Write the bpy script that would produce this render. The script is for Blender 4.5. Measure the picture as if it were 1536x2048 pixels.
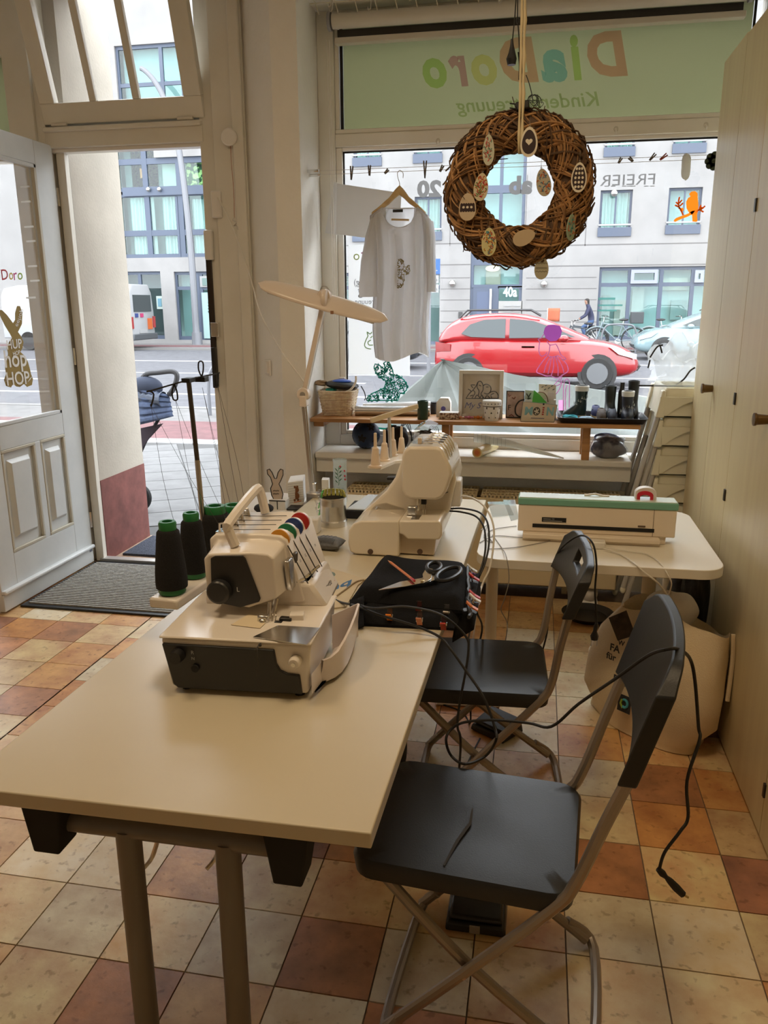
import bpy, math, random
from mathutils import Vector, Matrix, Euler
random.seed(7)
for o in list(bpy.data.objects): bpy.data.objects.remove(o)
scene = bpy.context.scene
COL = scene.collection
PI = math.pi
# ---------------------------------------------------------------- camera (solved from vanishing lines)
FPX, YAW, PITCH, ROLL, EYE = 1589.1, 0.190096, -0.256582, -0.00468, 1.6
_f = Vector((-math.sin(YAW)*math.cos(PITCH), math.cos(YAW)*math.cos(PITCH), math.sin(PITCH)))
_r0 = Vector((math.cos(YAW), math.sin(YAW), 0)); _u0 = _r0.cross(_f)
CR = _r0*math.cos(ROLL) + _u0*math.sin(ROLL); CU = _u0*math.cos(ROLL) - _r0*math.sin(ROLL)
cam = bpy.data.cameras.new('camera'); camo = bpy.data.objects.new('camera', cam); COL.objects.link(camo)
camo.matrix_world = Matrix(((CR.x,CU.x,-_f.x,0),(CR.y,CU.y,-_f.y,0),(CR.z,CU.z,-_f.z,EYE),(0,0,0,1)))
cam.sensor_fit = 'VERTICAL'; cam.sensor_height = 36; cam.lens = 36*FPX/2048; cam.clip_start = .05; cam.clip_end = 300
scene.camera = camo
def ray(x, y): return CR*((x-768)/FPX) - CU*((y-1024)/FPX) + _f
def PY(x, y, Y): d = ray(x, y); return Vector((0,0,EYE)) + d*(Y/d.y)
def PZ(x, y, z): d = ray(x, y); return Vector((0,0,EYE)) + d*((z-EYE)/d.z)
def PX(x, y, X): d = ray(x, y); return Vector((0,0,EYE)) + d*(X/d.x)
def PROJ(p):
    q = Vector(p)-Vector((0,0,EYE)); c = q.dot(_f)
    return (768+FPX*q.dot(CR)/c, 1024-FPX*q.dot(CU)/c, c)
# ---------------------------------------------------------------- world, light, exposure
w = bpy.data.worlds.new('overcast_sky'); scene.world = w; w.use_nodes = True
w.node_tree.nodes['Background'].inputs[0].default_value = (.90, .95, 1.0, 1)
w.node_tree.nodes['Background'].inputs[1].default_value = 5.5
vs = scene.view_settings; vs.view_transform = 'Standard'; vs.look = 'None'; vs.gamma = 1; vs.exposure = 0.52; vs.use_curve_mapping = False
def area(name, loc, rot, sx, sy, power, col):
    l = bpy.data.lights.new(name, 'AREA'); l.shape = 'RECTANGLE'; l.size = sx; l.size_y = sy; l.energy = power; l.color = col
    o = bpy.data.objects.new(name, l); COL.objects.link(o); o.location = loc; o.rotation_euler = rot; return o
LAMP_COL = (1.0, .76, .48)
LAMP_POWER = 8.5
# ---------------------------------------------------------------- materials
def lin(c): return tuple((v/12.92 if v <= .04045 else ((v+.055)/1.055)**2.4) for v in c)
def srgb(r, g, b): return lin((r/255, g/255, b/255))
MATS = {}
def mat(name, col, rough=.5, metal=0, noise=0, nscale=8, bump=0, bscale=60, emit=0, spec=.5, alpha=1, stretch=None, coat=0, trans=0, col2=None, objcol=False, spots=0):
    if name in MATS: return MATS[name]
    m = bpy.data.materials.new(name); m.use_nodes = True; MATS[name] = m
    nt = m.node_tree; b = nt.nodes['Principled BSDF']; L = nt.links
    b.inputs['Base Color'].default_value = (*col, 1); b.inputs['Roughness'].default_value = rough; b.inputs['Metallic'].default_value = metal
    b.inputs['Specular IOR Level'].default_value = spec; b.inputs['Coat Weight'].default_value = coat; b.inputs['Transmission Weight'].default_value = trans
    m.diffuse_color = (*col, 1)
    if emit: b.inputs['Emission Color'].default_value = (*col, 1); b.inputs['Emission Strength'].default_value = emit
    if alpha < 1: b.inputs['Alpha'].default_value = alpha
    if noise or bump or col2 or objcol:
        tc = nt.nodes.new('ShaderNodeTexCoord'); mp = nt.nodes.new('ShaderNodeMapping'); L.new(tc.outputs['Object'], mp.inputs[0])
        if stretch: mp.inputs['Scale'].default_value = stretch
    src = None
    if objcol:
        oi = nt.nodes.new('ShaderNodeObjectInfo'); src = oi.outputs['Color']
        ad = nt.nodes.new('ShaderNodeVectorMath'); ad.operation = 'ADD'; sc = nt.nodes.new('ShaderNodeVectorMath'); sc.operation = 'SCALE'; sc.inputs['Scale'].default_value = 37
        cb = nt.nodes.new('ShaderNodeCombineXYZ'); L.new(oi.outputs['Random'], cb.inputs[0]); L.new(oi.outputs['Random'], cb.inputs[1]); L.new(cb.outputs[0], sc.inputs[0])
        L.new(mp.outputs[0], ad.inputs[0]); L.new(sc.outputs[0], ad.inputs[1]); vec = ad.outputs[0]
    elif noise or bump or col2: vec = mp.outputs[0]
    if noise or col2:
        n = nt.nodes.new('ShaderNodeTexNoise'); n.inputs['Scale'].default_value = nscale; n.inputs['Detail'].default_value = 6; n.inputs['Roughness'].default_value = .6; L.new(vec, n.inputs['Vector'])
        mx = nt.nodes.new('ShaderNodeMix'); mx.data_type = 'RGBA'; mx.blend_type = 'MIX' if col2 else 'OVERLAY'
        if col2:
            rp = nt.nodes.new('ShaderNodeValToRGB'); rp.color_ramp.elements[0].position = .5-.5*max(.02, 1-noise); rp.color_ramp.elements[1].position = .5+.5*max(.02, 1-noise)
            L.new(n.outputs['Fac'], rp.inputs[0]); L.new(rp.outputs[0], mx.inputs[0]); mx.inputs[7].default_value = (*col2, 1)
        else:
            rp = nt.nodes.new('ShaderNodeValToRGB'); rp.color_ramp.elements[0].position = .3; rp.color_ramp.elements[1].position = .7
            L.new(n.outputs['Fac'], rp.inputs[0]); mx.inputs[0].default_value = noise; L.new(rp.outputs[0], mx.inputs[7])
        if src: L.new(src, mx.inputs[6])
        else: mx.inputs[6].default_value = (*col, 1)
        out = mx.outputs[2]
        if spots:
            n3 = nt.nodes.new('ShaderNodeTexNoise'); n3.inputs['Scale'].default_value = spots; n3.inputs['Detail'].default_value = 3; L.new(vec, n3.inputs['Vector'])
            r3 = nt.nodes.new('ShaderNodeValToRGB'); r3.color_ramp.elements[0].position = .30; r3.color_ramp.elements[0].color = (.60,.54,.48,1); r3.color_ramp.elements[1].position = .40
            L.new(n3.outputs['Fac'], r3.inputs[0]); m3 = nt.nodes.new('ShaderNodeMix'); m3.data_type = 'RGBA'; m3.blend_type = 'MULTIPLY'; m3.inputs[0].default_value = .8
            L.new(out, m3.inputs[6]); L.new(r3.outputs[0], m3.inputs[7]); out = m3.outputs[2]
        L.new(out, b.inputs['Base Color'])
    elif src: L.new(src, b.inputs['Base Color'])
    if bump:
        n2 = nt.nodes.new('ShaderNodeTexNoise'); n2.inputs['Scale'].default_value = bscale; n2.inputs['Detail'].default_value = 4; L.new(vec, n2.inputs['Vector'])
        bp = nt.nodes.new('ShaderNodeBump'); bp.inputs['Strength'].default_value = bump; bp.inputs['Distance'].default_value = .01; L.new(n2.outputs['Fac'], bp.inputs['Height']); L.new(bp.outputs[0], b.inputs['Normal'])
    return m
def glassmat(name, tint=(1,1,1), gloss=1.0, ior=1.5, haze=0, hazecol=(.8,.85,.85)):
    if name in MATS: return MATS[name]
    m = bpy.data.materials.new(name); m.use_nodes = True; MATS[name] = m; nt = m.node_tree; L = nt.links
    for n in list(nt.nodes):
        if n.type != 'OUTPUT_MATERIAL': nt.nodes.remove(n)
    out = [n for n in nt.nodes][0]
    t = nt.nodes.new('ShaderNodeBsdfTransparent'); t.inputs[0].default_value = (*tint, 1)
    g = nt.nodes.new('ShaderNodeBsdfGlossy'); g.inputs['Roughness'].default_value = .02
    fr = nt.nodes.new('ShaderNodeFresnel'); ge = nt.nodes.new('ShaderNodeNewGeometry'); mi = nt.nodes.new('ShaderNodeMix'); mi.data_type = 'FLOAT'
    mi.inputs[2].default_value = ior; mi.inputs[3].default_value = 1/ior; L.new(ge.outputs['Backfacing'], mi.inputs[0]); L.new(mi.outputs[0], fr.inputs[0])
    mx = nt.nodes.new('ShaderNodeMixShader'); L.new(fr.outputs[0], mx.inputs[0]); L.new(t.outputs[0], mx.inputs[1]); L.new(g.outputs[0], mx.inputs[2])
    last = mx
    if haze:
        d = nt.nodes.new('ShaderNodeBsdfDiffuse'); d.inputs[0].default_value = (*hazecol, 1)
        tr = nt.nodes.new('ShaderNodeBsdfTranslucent'); tr.inputs[0].default_value = (*hazecol, 1)
        a = nt.nodes.new('ShaderNodeMixShader'); a.inputs[0].default_value = .6; L.new(d.outputs[0], a.inputs[1]); L.new(tr.outputs[0], a.inputs[2])
        m2 = nt.nodes.new('ShaderNodeMixShader'); m2.inputs[0].default_value = haze; L.new(mx.outputs[0], m2.inputs[1]); L.new(a.outputs[0], m2.inputs[2]); last = m2
    L.new(last.outputs[0], out.inputs[0]); return m
def filmmat(name, col, thru=.75):
    """thin translucent film or cloth: reflects and lets diffuse light through"""
    if name in MATS: return MATS[name]
    m = bpy.data.materials.new(name); m.use_nodes = True; MATS[name] = m; nt = m.node_tree; L = nt.links
    for n in list(nt.nodes):
        if n.type != 'OUTPUT_MATERIAL': nt.nodes.remove(n)
    out = [n for n in nt.nodes][0]
    d = nt.nodes.new('ShaderNodeBsdfDiffuse'); d.inputs[0].default_value = (*col, 1)
    t = nt.nodes.new('ShaderNodeBsdfTranslucent'); t.inputs[0].default_value = (*col, 1)
    mx = nt.nodes.new('ShaderNodeMixShader'); mx.inputs[0].default_value = thru; L.new(d.outputs[0], mx.inputs[1]); L.new(t.outputs[0], mx.inputs[2]); L.new(mx.outputs[0], out.inputs[0])
    return m
def tintmat(name, col):
    """clear coloured film: filters what lies behind it"""
    if name in MATS: return MATS[name]
    m = bpy.data.materials.new(name); m.use_nodes = True; MATS[name] = m; nt = m.node_tree
    for n in list(nt.nodes):
        if n.type != 'OUTPUT_MATERIAL': nt.nodes.remove(n)
    t = nt.nodes.new('ShaderNodeBsdfTransparent'); t.inputs[0].default_value = (*col, 1); nt.links.new(t.outputs[0], nt.nodes[0].inputs[0]); return m
# ---------------------------------------------------------------- mesh building
class MB:
    def __init__(s): s.v = []; s.f = []; s.mi = []; s.cur = 0
    def add(s, vs, fs):
        o = len(s.v); s.v += [tuple(v) for v in vs]; s.f += [tuple(i+o for i in f) for f in fs]; s.mi += [s.cur]*len(fs); return s
    def box(s, c, d, R=None):
        x, y, z = d[0]/2, d[1]/2, d[2]/2; P = [Vector((a*x, b*y, e*z)) for a in (-1,1) for b in (-1,1) for e in (-1,1)]
        if R is not None: P = [R @ p for p in P]
        return s.add([p+Vector(c) for p in P], [(0,1,3,2),(4,6,7,5),(0,4,5,1),(2,3,7,6),(0,2,6,4),(1,5,7,3)])
    def bb(s, x0, x1, y0, y1, z0, z1): return s.box(((x0+x1)/2,(y0+y1)/2,(z0+z1)/2), (abs(x1-x0),abs(y1-y0),abs(z1-z0)))
    def hexa(s, P): return s.add(P, [(0,3,2,1),(4,5,6,7),(0,1,5,4),(1,2,6,5),(2,3,7,6),(3,0,4,7)])
    def prism(s, poly, off):
        """poly: list of 3d points, extruded by vector off"""
        n = len(poly); off = Vector(off); P = [Vector(p) for p in poly]; P += [p+off for p in P]
        return s.add(P, [tuple(range(n))[::-1], tuple(range(n,2*n))] + [(i,(i+1)%n,(i+1)%n+n,i+n) for i in range(n)])
    def ngon(s, poly): return s.add(poly, [tuple(range(len(poly)))])
    def ring_loft(s, rings, close=True, cap0=True, cap1=True):
        n = len(rings[0]); V = [p for r in rings for p in r]; F = []
        for k in range(len(rings)-1):
            for i in range(n if close else n-1):
                j = (i+1) % n; F.append((k*n+i, k*n+j, (k+1)*n+j, (k+1)*n+i))
        if cap0: F.append(tuple(range(n))[::-1])
        if cap1: F.append(tuple(range((len(rings)-1)*n, len(rings)*n)))
        return s.add(V, F)
    def cyl(s, a, b, r0, r1=None, n=16, cap=True):
        a, b = Vector(a), Vector(b); r1 = r0 if r1 is None else r1; d = (b-a).normalized()
        u = d.cross(Vector((0,0,1)) if abs(d.z) < .9 else Vector((1,0,0))).normalized(); v = d.cross(u)
        R = [[p + u*(r*math.cos(2*PI*i/n)) + v*(r*math.sin(2*PI*i/n)) for i in range(n)] for p, r in ((a,r0),(b,r1))]
        return s.ring_loft(R, cap0=cap, cap1=cap)
    def tube(s, pts, r, n=8, cap=True, closed=False):
        P = [Vector(p) for p in pts]; m = len(P); rs = r if isinstance(r, (list,tuple)) else [r]*m
        T = []
        for i in range(m):
            a = P[(i-1) % m] if (closed or i > 0) else P[0]; b = P[(i+1) % m] if (closed or i < m-1) else P[-1]
            t = (b-a); T.append(t.normalized() if t.length > 1e-9 else Vector((0,0,1)))
        u = T[0].cross(Vector((0,0,1)) if abs(T[0].z) < .9 else Vector((1,0,0))).normalized(); R = []
        for i in range(m):
            u = (u - T[i]*u.dot(T[i])); u = u.normalized() if u.length > 1e-6 else T[i].orthogonal().normalized(); v = T[i].cross(u)
            R.append([P[i] + u*(rs[i]*math.cos(2*PI*k/n)) + v*(rs[i]*math.sin(2*PI*k/n)) for k in range(n)])
        if closed: R.append(R[0]); return s.ring_loft(R, cap0=False, cap1=False)
        return s.ring_loft(R, cap0=cap, cap1=cap)
    def lathe(s, prof, c=(0,0,0), n=24, axis='z', R=None):
        """prof: list of (r, h)"""
        c = Vector(c); rings = []
        for r, h in prof:
            ring = []
            for i in range(n):
                a = 2*PI*i/n; p = Vector((r*math.cos(a), r*math.sin(a), h))
                if axis == 'y': p = Vector((p.x, p.z, p.y))
                if axis == 'x': p = Vector((p.z, p.x, p.y))
                if R is not None: p = R @ p
                ring.append(p+c)
            rings.append(ring)
        return s.ring_loft(rings, cap0=prof[0][0] > 1e-6, cap1=prof[-1][0] > 1e-6)
    def ball(s, c, r, n=16, m=10, R=None):
        r = r if isinstance(r, (tuple,list)) else (r,r,r); rings = []
        for k in range(m+1):
            t = PI*k/m; q = max(math.sin(t), 1e-4); ring = []
            for i in range(n):
                a = 2*PI*i/n; p = Vector((r[0]*q*math.cos(a), r[1]*q*math.sin(a), -r[2]*math.cos(t)))
                if R is not None: p = R @ p
                ring.append(p+Vector(c))
            rings.append(ring)
        return s.ring_loft(rings, cap0=False, cap1=False)
    def grid(s, fn, nu, nv):
        V = [fn(i/nu, j/nv) for j in range(nv+1) for i in range(nu+1)]
        return s.add(V, [(j*(nu+1)+i, j*(nu+1)+i+1, (j+1)*(nu+1)+i+1, (j+1)*(nu+1)+i) for j in range(nv) for i in range(nu)])
    def build(s, name, m, parent=None, smooth=30, bevel=0, solid=0, sub=0, segs=2):
        me = bpy.data.meshes.new(name); V = s.v
        if parent is not None:
            I = WM[parent.name].inverted(); V = [tuple(I @ Vector(v)) for v in V]
        me.from_pydata(V, [], s.f); me.validate(clean_customdata=False)
        ms = m if isinstance(m, (list,tuple)) else [m]
        for x in ms: me.materials.append(x)
        if len(ms) > 1:
            for p, i in zip(me.polygons, s.mi): p.material_index = i
        if smooth:
            for p in me.polygons: p.use_smooth = True
            me.set_sharp_from_angle(angle=math.radians(smooth))
        o = bpy.data.objects.new(name, me); COL.objects.link(o)
        if parent is not None: o.parent = parent; WM[o.name] = WM[parent.name]
        else: WM[o.name] = Matrix()
        if solid: md = o.modifiers.new('thickness', 'SOLIDIFY'); md.thickness = solid; md.offset = 0
        if bevel:
            md = o.modifiers.new('bevel', 'BEVEL'); md.width = bevel; md.segments = segs; md.limit_method = 'ANGLE'; md.angle_limit = math.radians(40)
        if sub: md = o.modifiers.new('sub', 'SUBSURF'); md.levels = sub; md.render_levels = sub
        return o
WM = {}
def props(o, label=None, cat=None, group=None, kind=None):
    if label: o['label'] = label
    if cat: o['category'] = cat
    if group: o['group'] = group
    if kind: o['kind'] = kind
    return o
def thing(name, label, cat, loc=(0,0,0), rz=0, group=None, kind=None):
    o = bpy.data.objects.new(name, None); COL.objects.link(o); o.location = loc; o.rotation_euler = (0,0,rz); o.empty_display_size = .05
    WM[o.name] = Matrix.Translation(Vector(loc)) @ Matrix.Rotation(rz, 4, 'Z'); return props(o, label, cat, group, kind)
def dup(root, loc, rz=0, label=None):
    def cp(o, par):
        c = o.copy(); COL.objects.link(c); c.parent = par
        for ch in [x for x in bpy.data.objects if x.parent == o]: cp(ch, c)
        return c
    c = cp(root, None); c.location = loc; c.rotation_euler = (0,0,rz)
    if label: c['label'] = label
    WM[c.name] = Matrix.Translation(Vector(loc)) @ Matrix.Rotation(rz, 4, 'Z'); return c
def struct(o, label=None): o['kind'] = 'structure'; return props(o, label)
def cr(pts, k=6, closed=False):
    """Catmull-Rom through 3d points"""
    P = [Vector(p) for p in pts]; out = []; n = len(P)
    for i in range(n if closed else n-1):
        a, b, c, d = (P[(i-1) % n] if closed or i else P[0]), P[i], P[(i+1) % n], (P[(i+2) % n] if closed or i+2 < n else P[-1])
        for j in range(k):
            t = j/k; out.append(.5*((2*b) + (c-a)*t + (2*a-5*b+4*c-d)*t*t + (3*b-a-3*c+d)*t**3))
    if not closed: out.append(P[-1])
    return out
def rrect(x0, x1, y0, y1, r, n=5):
    out = []
    for cx, cy, a0 in ((x1-r,y1-r,0),(x0+r,y1-r,90),(x0+r,y0+r,180),(x1-r,y0+r,270)):
        for i in range(n+1):
            a = math.radians(a0+90*i/n); out.append((cx+r*math.cos(a), cy+r*math.sin(a)))
    return out
_tc = {}
def text_geo(txt, shear=0, weight=0):
    key = (txt, shear, weight)
    if key in _tc: return _tc[key]
    cu = bpy.data.curves.new('t', 'FONT'); cu.body = txt; cu.size = 1; cu.shear = shear; cu.offset = weight; cu.resolution_u = 3
    o = bpy.data.objects.new('t', cu); COL.objects.link(o); dg = bpy.context.evaluated_depsgraph_get(); me = bpy.data.meshes.new_from_object(o.evaluated_get(dg))
    V = [v.co.copy() for v in me.vertices]; F = [tuple(p.vertices) for p in me.polygons]
    bpy.data.objects.remove(o); bpy.data.meshes.remove(me); bpy.data.curves.remove(cu)
    _tc[key] = (V, F); return V, F
def lettering(mb, txt, p, right, up, size=None, width=None, shear=0, weight=0, mirror=False):
    """flat printed letters: p lower left corner, right/up unit vectors; width fixes total width"""
    V, F = text_geo(txt, shear, weight)
    if not V: return
    x0, x1 = min(v.x for v in V), max(v.x for v in V); y1 = max(v.y for v in V)
    right, up, p = Vector(right).normalized(), Vector(up).normalized(), Vector(p)
    sx = width/(x1-x0) if width else size; sy = size if size else sx
    mb.add([p + right*(((x1-v.x) if mirror else (v.x-x0))*sx) + up*(v.y*sy) for v in V], F)
def simple(name, mb, m, label, cat, group=None, **k):
    return props(mb.build(name, m, None, **k), label, cat, group)
# shared materials
white_pl = mat('white_plastic', (.78,.75,.70), .28)
steel = mat('steel', (.62,.60,.57), .28, 1)
chrome = mat('chrome', (.75,.74,.72), .12, 1)
black_pl = mat('black_plastic', (.012,.012,.013), .38)
black_mat = mat('black_matte', (.012,.012,.013), .85)
rubber = mat('black_rubber', (.012,.012,.012), .55)
paint = mat('cream_paint', (.74,.71,.63), .45, noise=.12, nscale=3)
plaster = mat('white_plaster', (.82,.80,.75), .9, noise=.15, nscale=2.5, bump=.25, bscale=40)
cord_white = mat('white_cord', (.70,.66,.58), .45)
glass = glassmat('window_glass')
# ================================================================ ROOM
tile_m = mat('floor_tile', (.5,.4,.3), .42, noise=.38, nscale=7, bump=.12, bscale=30, objcol=True, spots=38)
grout = mat('grout', (.22,.16,.11), .8, noise=.3)
fl = struct(MB().bb(-4.3,1.4,-2.6,4.5,-.08,-.005).build('floor', grout))
PALETTE = [srgb(222,206,174), srgb(220,196,152), srgb(214,182,134), srgb(206,154,96), srgb(196,138,82), srgb(178,124,84), srgb(164,112,82), srgb(212,172,120)]
TW = [5,5,5,3,3,2,1.5,3]
T = .2325
tm = MB().box((0,0,0), (T-.004, T-.004, .008)).build('tile_source', tile_m, bevel=.0012, segs=1)
tmesh = tm.data; bpy.data.objects.remove(tm)
def tile_rects():
    for k in range(-10, 5):
        x = .3666 + T*k
        for j in range(-20, 11): yield x, 1.9576+T*j-T, k, j
    for k in range(1, 11):
        x = -1.947 - T*k
        for j in range(-22, 9): yield x, 2.794+T*j-T, k+100, j
seen, rest = [], []
for x, y, k, j in tile_rects():
    cx, cy = x+T/2, y+T/2
    if cy < -2.5 or cy > 4.37 or cx < -4.2 or cx > 1.3: continue
    vis = False
    if cx < .80:
        for dx in (0,1):
            for dy in (0,1):
                q = PROJ((x+dx*T, y+dy*T, 0))
                if q[2] > .2 and -20 < q[0] < 1556 and 0 < q[1] < 2090: vis = True
    (seen if vis else rest).append((cx, cy, k, j))
seen.sort(key=lambda t: t[0]**2+t[1]**2)
rest += seen[300:]; seen = seen[:300]
# colours read off the photograph for the tiles nearest the camera (column k, row j): 0 pale .. 7 tan
KNOWN = {(1,0):1,(1,-1):3,(0,0):0,(0,-1):1,(1,1):6,(0,1):2,(1,2):2,(0,2):4,(1,-2):0,(0,-2):6,(-1,0):0,(-1,1):5,(-1,2):1,(0,3):5}
rt = random.Random(5)
for cx, cy, k, j in seen:
    o = bpy.data.objects.new('tile', tmesh); COL.objects.link(o); o.parent = fl; o.location = (cx, cy, -.004)
    ci = KNOWN.get((k,j)); ci = rt.choices(range(8), TW)[0] if ci is None else ci
    c = PALETTE[ci]; f = rt.uniform(.88,1.1); o.color = (c[0]*f, c[1]*f, c[2]*f, 1)
pm = [mat('tile_far_%d' % i, PALETTE[i], .42, noise=.3, nscale=9) for i in range(8)]
mb = MB()
for cx, cy, k, j in rest: mb.cur = rt.choices(range(8), TW)[0]; mb.box((cx,cy,-.004), (T-.004,T-.004,.008))
o = mb.build('tile_field', pm, fl, smooth=0); o['kind'] = 'stuff'
# walls out of view: they close the room
wall_m = mat('warm_white_wall', (.74,.70,.62), .9, noise=.1)
struct(MB().bb(-4.3,1.4,-2.62,-2.5,0,3.4).build('wall_back', wall_m))
struct(MB().bb(-4.32,-4.2,-2.5,4.6,0,3.4).build('wall_left', wall_m))
struct(MB().bb(1.3,1.42,-2.5,4.6,0,3.4).build('wall_right', wall_m))
struct(MB().bb(-4.3,1.42,-2.6,4.70,3.3,3.42).build('ceiling', mat('ceiling_white', (.78,.76,.72), .9)))
# front wall: pillar with splayed door reveal, parapet below the window, lintel
mb = MB()
mb.prism([(-1.59,4.42,0),(-1.344,4.12,0),(-1.21,4.12,0),(-1.21,4.70,0),(-1.59,4.70,0)], (0,0,3.3))
mb.bb(-1.21,1.3,4.46,4.70,0,.775)
mb.bb(-1.21,1.3,4.12,4.70,3.06,3.3)
mb.bb(-4.2,-2.99,4.42,4.70,0,.80)
mb.bb(-4.2,-2.99,4.42,4.70,3.06,3.3)
struct(mb.build('wall_front', plaster, smooth=20), 'white plastered pillar and wall between the shop door and the display window')
# exterior reveal left of the door, painted red brown at the bottom
ext_pl = mat('exterior_render', (.44,.40,.34), .9, noise=.10, nscale=3, bump=.2, bscale=60)
red_base = mat('red_brown_base', srgb(120,72,66), .7, noise=.3, nscale=9)
mb = MB(); mb.bb(-3.02,-2.70,4.50,5.08,.52,3.6); mb.bb(-4.6,-3.02,4.72,5.08,-.1,.8)
rv = struct(mb.build('wall_outside', ext_pl), 'pale rendered wall beside the open shop door, red brown at its foot')
MB().bb(-3.02,-2.697,4.50,5.083,-.1,.52).build('painted_base', red_base, rv)
rnd = random.Random(3)
struct(MB().bb(-1.84,1.6,4.72,5.06,-.1,.78).build('wall_outside_below_window', ext_pl))
struct(MB().bb(-1.84,-1.22,4.72,5.06,.78,3.6).build('wall_outside_pillar', ext_pl))
step = struct(MB().bb(-2.70,-1.84,4.50,5.10,-.1,-.012).build('trim_1', mat('step_stone', srgb(150,126,104), .8, noise=.4, nscale=14)), 'worn stone doorstep outside the threshold')
# ---- door frame and tilted transom
df = thing('door_frame', None, None, (-2.3,4.45,0)); struct(df)
MB().bb(-2.99,-2.83,4.40,4.52,0,3.3).build('post', paint, df, bevel=.004)
MB().bb(-2.83,-2.775,4.42,4.50,0,3.3).build('post', paint, df, bevel=.003)
MB().bb(-2.752,-2.70,4.455,4.50,0,2.45).build('door_stop', paint, df, bevel=.003)
MB().bb(-1.86,-1.78,4.42,4.52,0,3.3).build('post', paint, df, bevel=.004)
MB().bb(-1.775,-1.59,4.395,4.50,0,3.3).build('casing_board', paint, df, bevel=.004)
MB().bb(-1.66,-1.595,4.375,4.40,0,3.3).build('casing_moulding', paint, df, bevel=.008)
MB().bb(-2.78,-1.84,4.41,4.50,2.455,2.565).build('header', paint, df, bevel=.004)
MB().bb(-2.78,-1.84,4.468,4.50,2.56,2.66).build('rebate', paint, df)
MB().bb(-2.78,-1.84,4.39,4.42,2.535,2.56).build('drip_moulding', paint, df, bevel=.006)
MB().bb(-2.78,-1.84,4.435,4.50,2.435,2.46).build('header_stop', white_pl, df, bevel=.002)
MB().bb(-2.72,-1.84,4.44,4.50,-.01,.022).build('threshold', mat('threshold_metal', (.55,.53,.5), .4, .8), df, bevel=.003)
MB().bb(-2.72,-1.84,4.405,4.44,-.02,.006).build('brush_strip', black_mat, df)
# latch keep hardware on the right post
MB().bb(-1.862,-1.83,4.405,4.44,1.20,1.95).build('strike_plate', mat('dark_bronze', (.05,.04,.035), .4, .7), df, bevel=.002)
MB().bb(-1.845,-1.80,4.38,4.42,1.42,1.50).build('strike_box', chrome, df, bevel=.003)
MB().bb(-1.85,-1.825,4.375,4.41,1.13,1.36).build('latch_bar', black_pl, df, bevel=.004)
MB().bb(-1.80,-1.74,4.375,4.40,2.06,2.20).build('contact_sensor', white_pl, df, bevel=.008)
for zz in (1.84,): MB().bb(-1.86,-1.81,4.385,4.42,zz,zz+.16).build('hook_plate', white_pl, df, bevel=.01)
# tilted transom sash, hinged at its foot
th = math.radians(16); SA = Vector((0,-math.sin(th),math.cos(th))); SN = Vector((0,math.cos(th),math.sin(th)))
def SP(x, s, n=0): return Vector((x,4.415,2.575)) + SA*s + SN*n
ts = thing('window_3', None, None, (-2.3,4.415,2.575)); struct(ts, 'cream transom window tilted inward above the open shop door')
def sbar(name, x0, x1, s0, s1, t0=-.005, t1=.045, m=paint, bev=.004):
    mb = MB(); mb.hexa([SP(x0,s0,t0),SP(x1,s0,t0),SP(x1,s0,t1),SP(x0,s0,t1),SP(x0,s1,t0),SP(x1,s1,t0),SP(x1,s1,t1),SP(x0,s1,t1)]); return mb.build(name, m, ts, bevel=bev)
sbar('bottom_rail', -2.775, -1.825, 0, .105); sbar('top_rail', -2.775, -1.825, .62, .70)
sbar('stile', -2.775, -2.685, .105, .62); sbar('stile', -1.925, -1.825, .105, .62)
for gx in (-2.455, -2.20): sbar('glazing_bar', gx-.02, gx+.02, .105, .62, .0, .03)
for a, b in ((-2.685,-2.469),(-2.441,-2.214),(-2.186,-1.925)): sbar('pane', a, b, .105, .62, .018, .022, glass, 0)
for hx in (-2.68, -1.93): MB().cyl((hx-.045,4.405,2.572),(hx+.045,4.405,2.572),.009,n=10).build('hinge', cord_white, ts)
# ---- shop door, opened at right angles into the room
dr = thing('door_1', None, None, (-2.775,4.42,0)); struct(dr, 'pale grey wooden shop door with a glass light, opened into the room')
dpaint = mat('door_paint', (.62,.65,.66), .42, noise=.12, nscale=4)
X1, X0 = -2.75, -2.795
def dbox(name, y0, y1, z0, z1, x0=X0, x1=X1, m=dpaint, bev=.003): return MB().bb(x0,x1,y0,y1,z0,z1).build(name, m, dr, bevel=bev)
Y0, Y1, GA, GB = 3.52, 4.42, 3.66, 4.245
dbox('stile', GB, Y1, .012, 2.47); dbox('stile', Y0, GA, .012, 2.47)
dbox('top_rail', GA, GB, 2.345, 2.47); dbox('lock_rail', GA, GB, .86, .985)
dbox('bottom_rail', GA, GB, .012, .30); dbox('mullion', 3.955, 4.005, .30, .86)
for a, b in ((GA,3.955),(4.005,GB)):
    dbox('panel_field', a, b, .30, .86, X0+.012, X1-.014)
    mb = MB(); p0 = [(X1-.014,a+.05,.37),(X1-.014,b-.05,.37),(X1-.014,b-.05,.80),(X1-.014,a+.05,.80)]
    p1 = [(X1+.006,a+.068,.39),(X1+.006,b-.068,.39),(X1+.006,b-.068,.78),(X1+.006,a+.068,.78)]
    mb.ring_loft([p0, p1], cap0=False); mb.build('raised_panel', dpaint, dr, smooth=20, bevel=.002)
    for (y0,y1,z0,z1) in ((a,b,.30,.318),(a,b,.842,.86),(a,a+.018,.318,.842),(b-.018,b,.318,.842)): dbox('panel_moulding', y0, y1, z0, z1, X1-.014, X1+.002, mat('door_bead', (.50,.47,.38), .5), .004)
bead = MATS['door_bead']
dbox('glazing_bead', GB-.022, GB, .985, 2.345, X1-.02, X1+.002, bead); dbox('glazing_bead', GA, GA+.022, .985, 2.345, X1-.02, X1+.002, bead)
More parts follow.
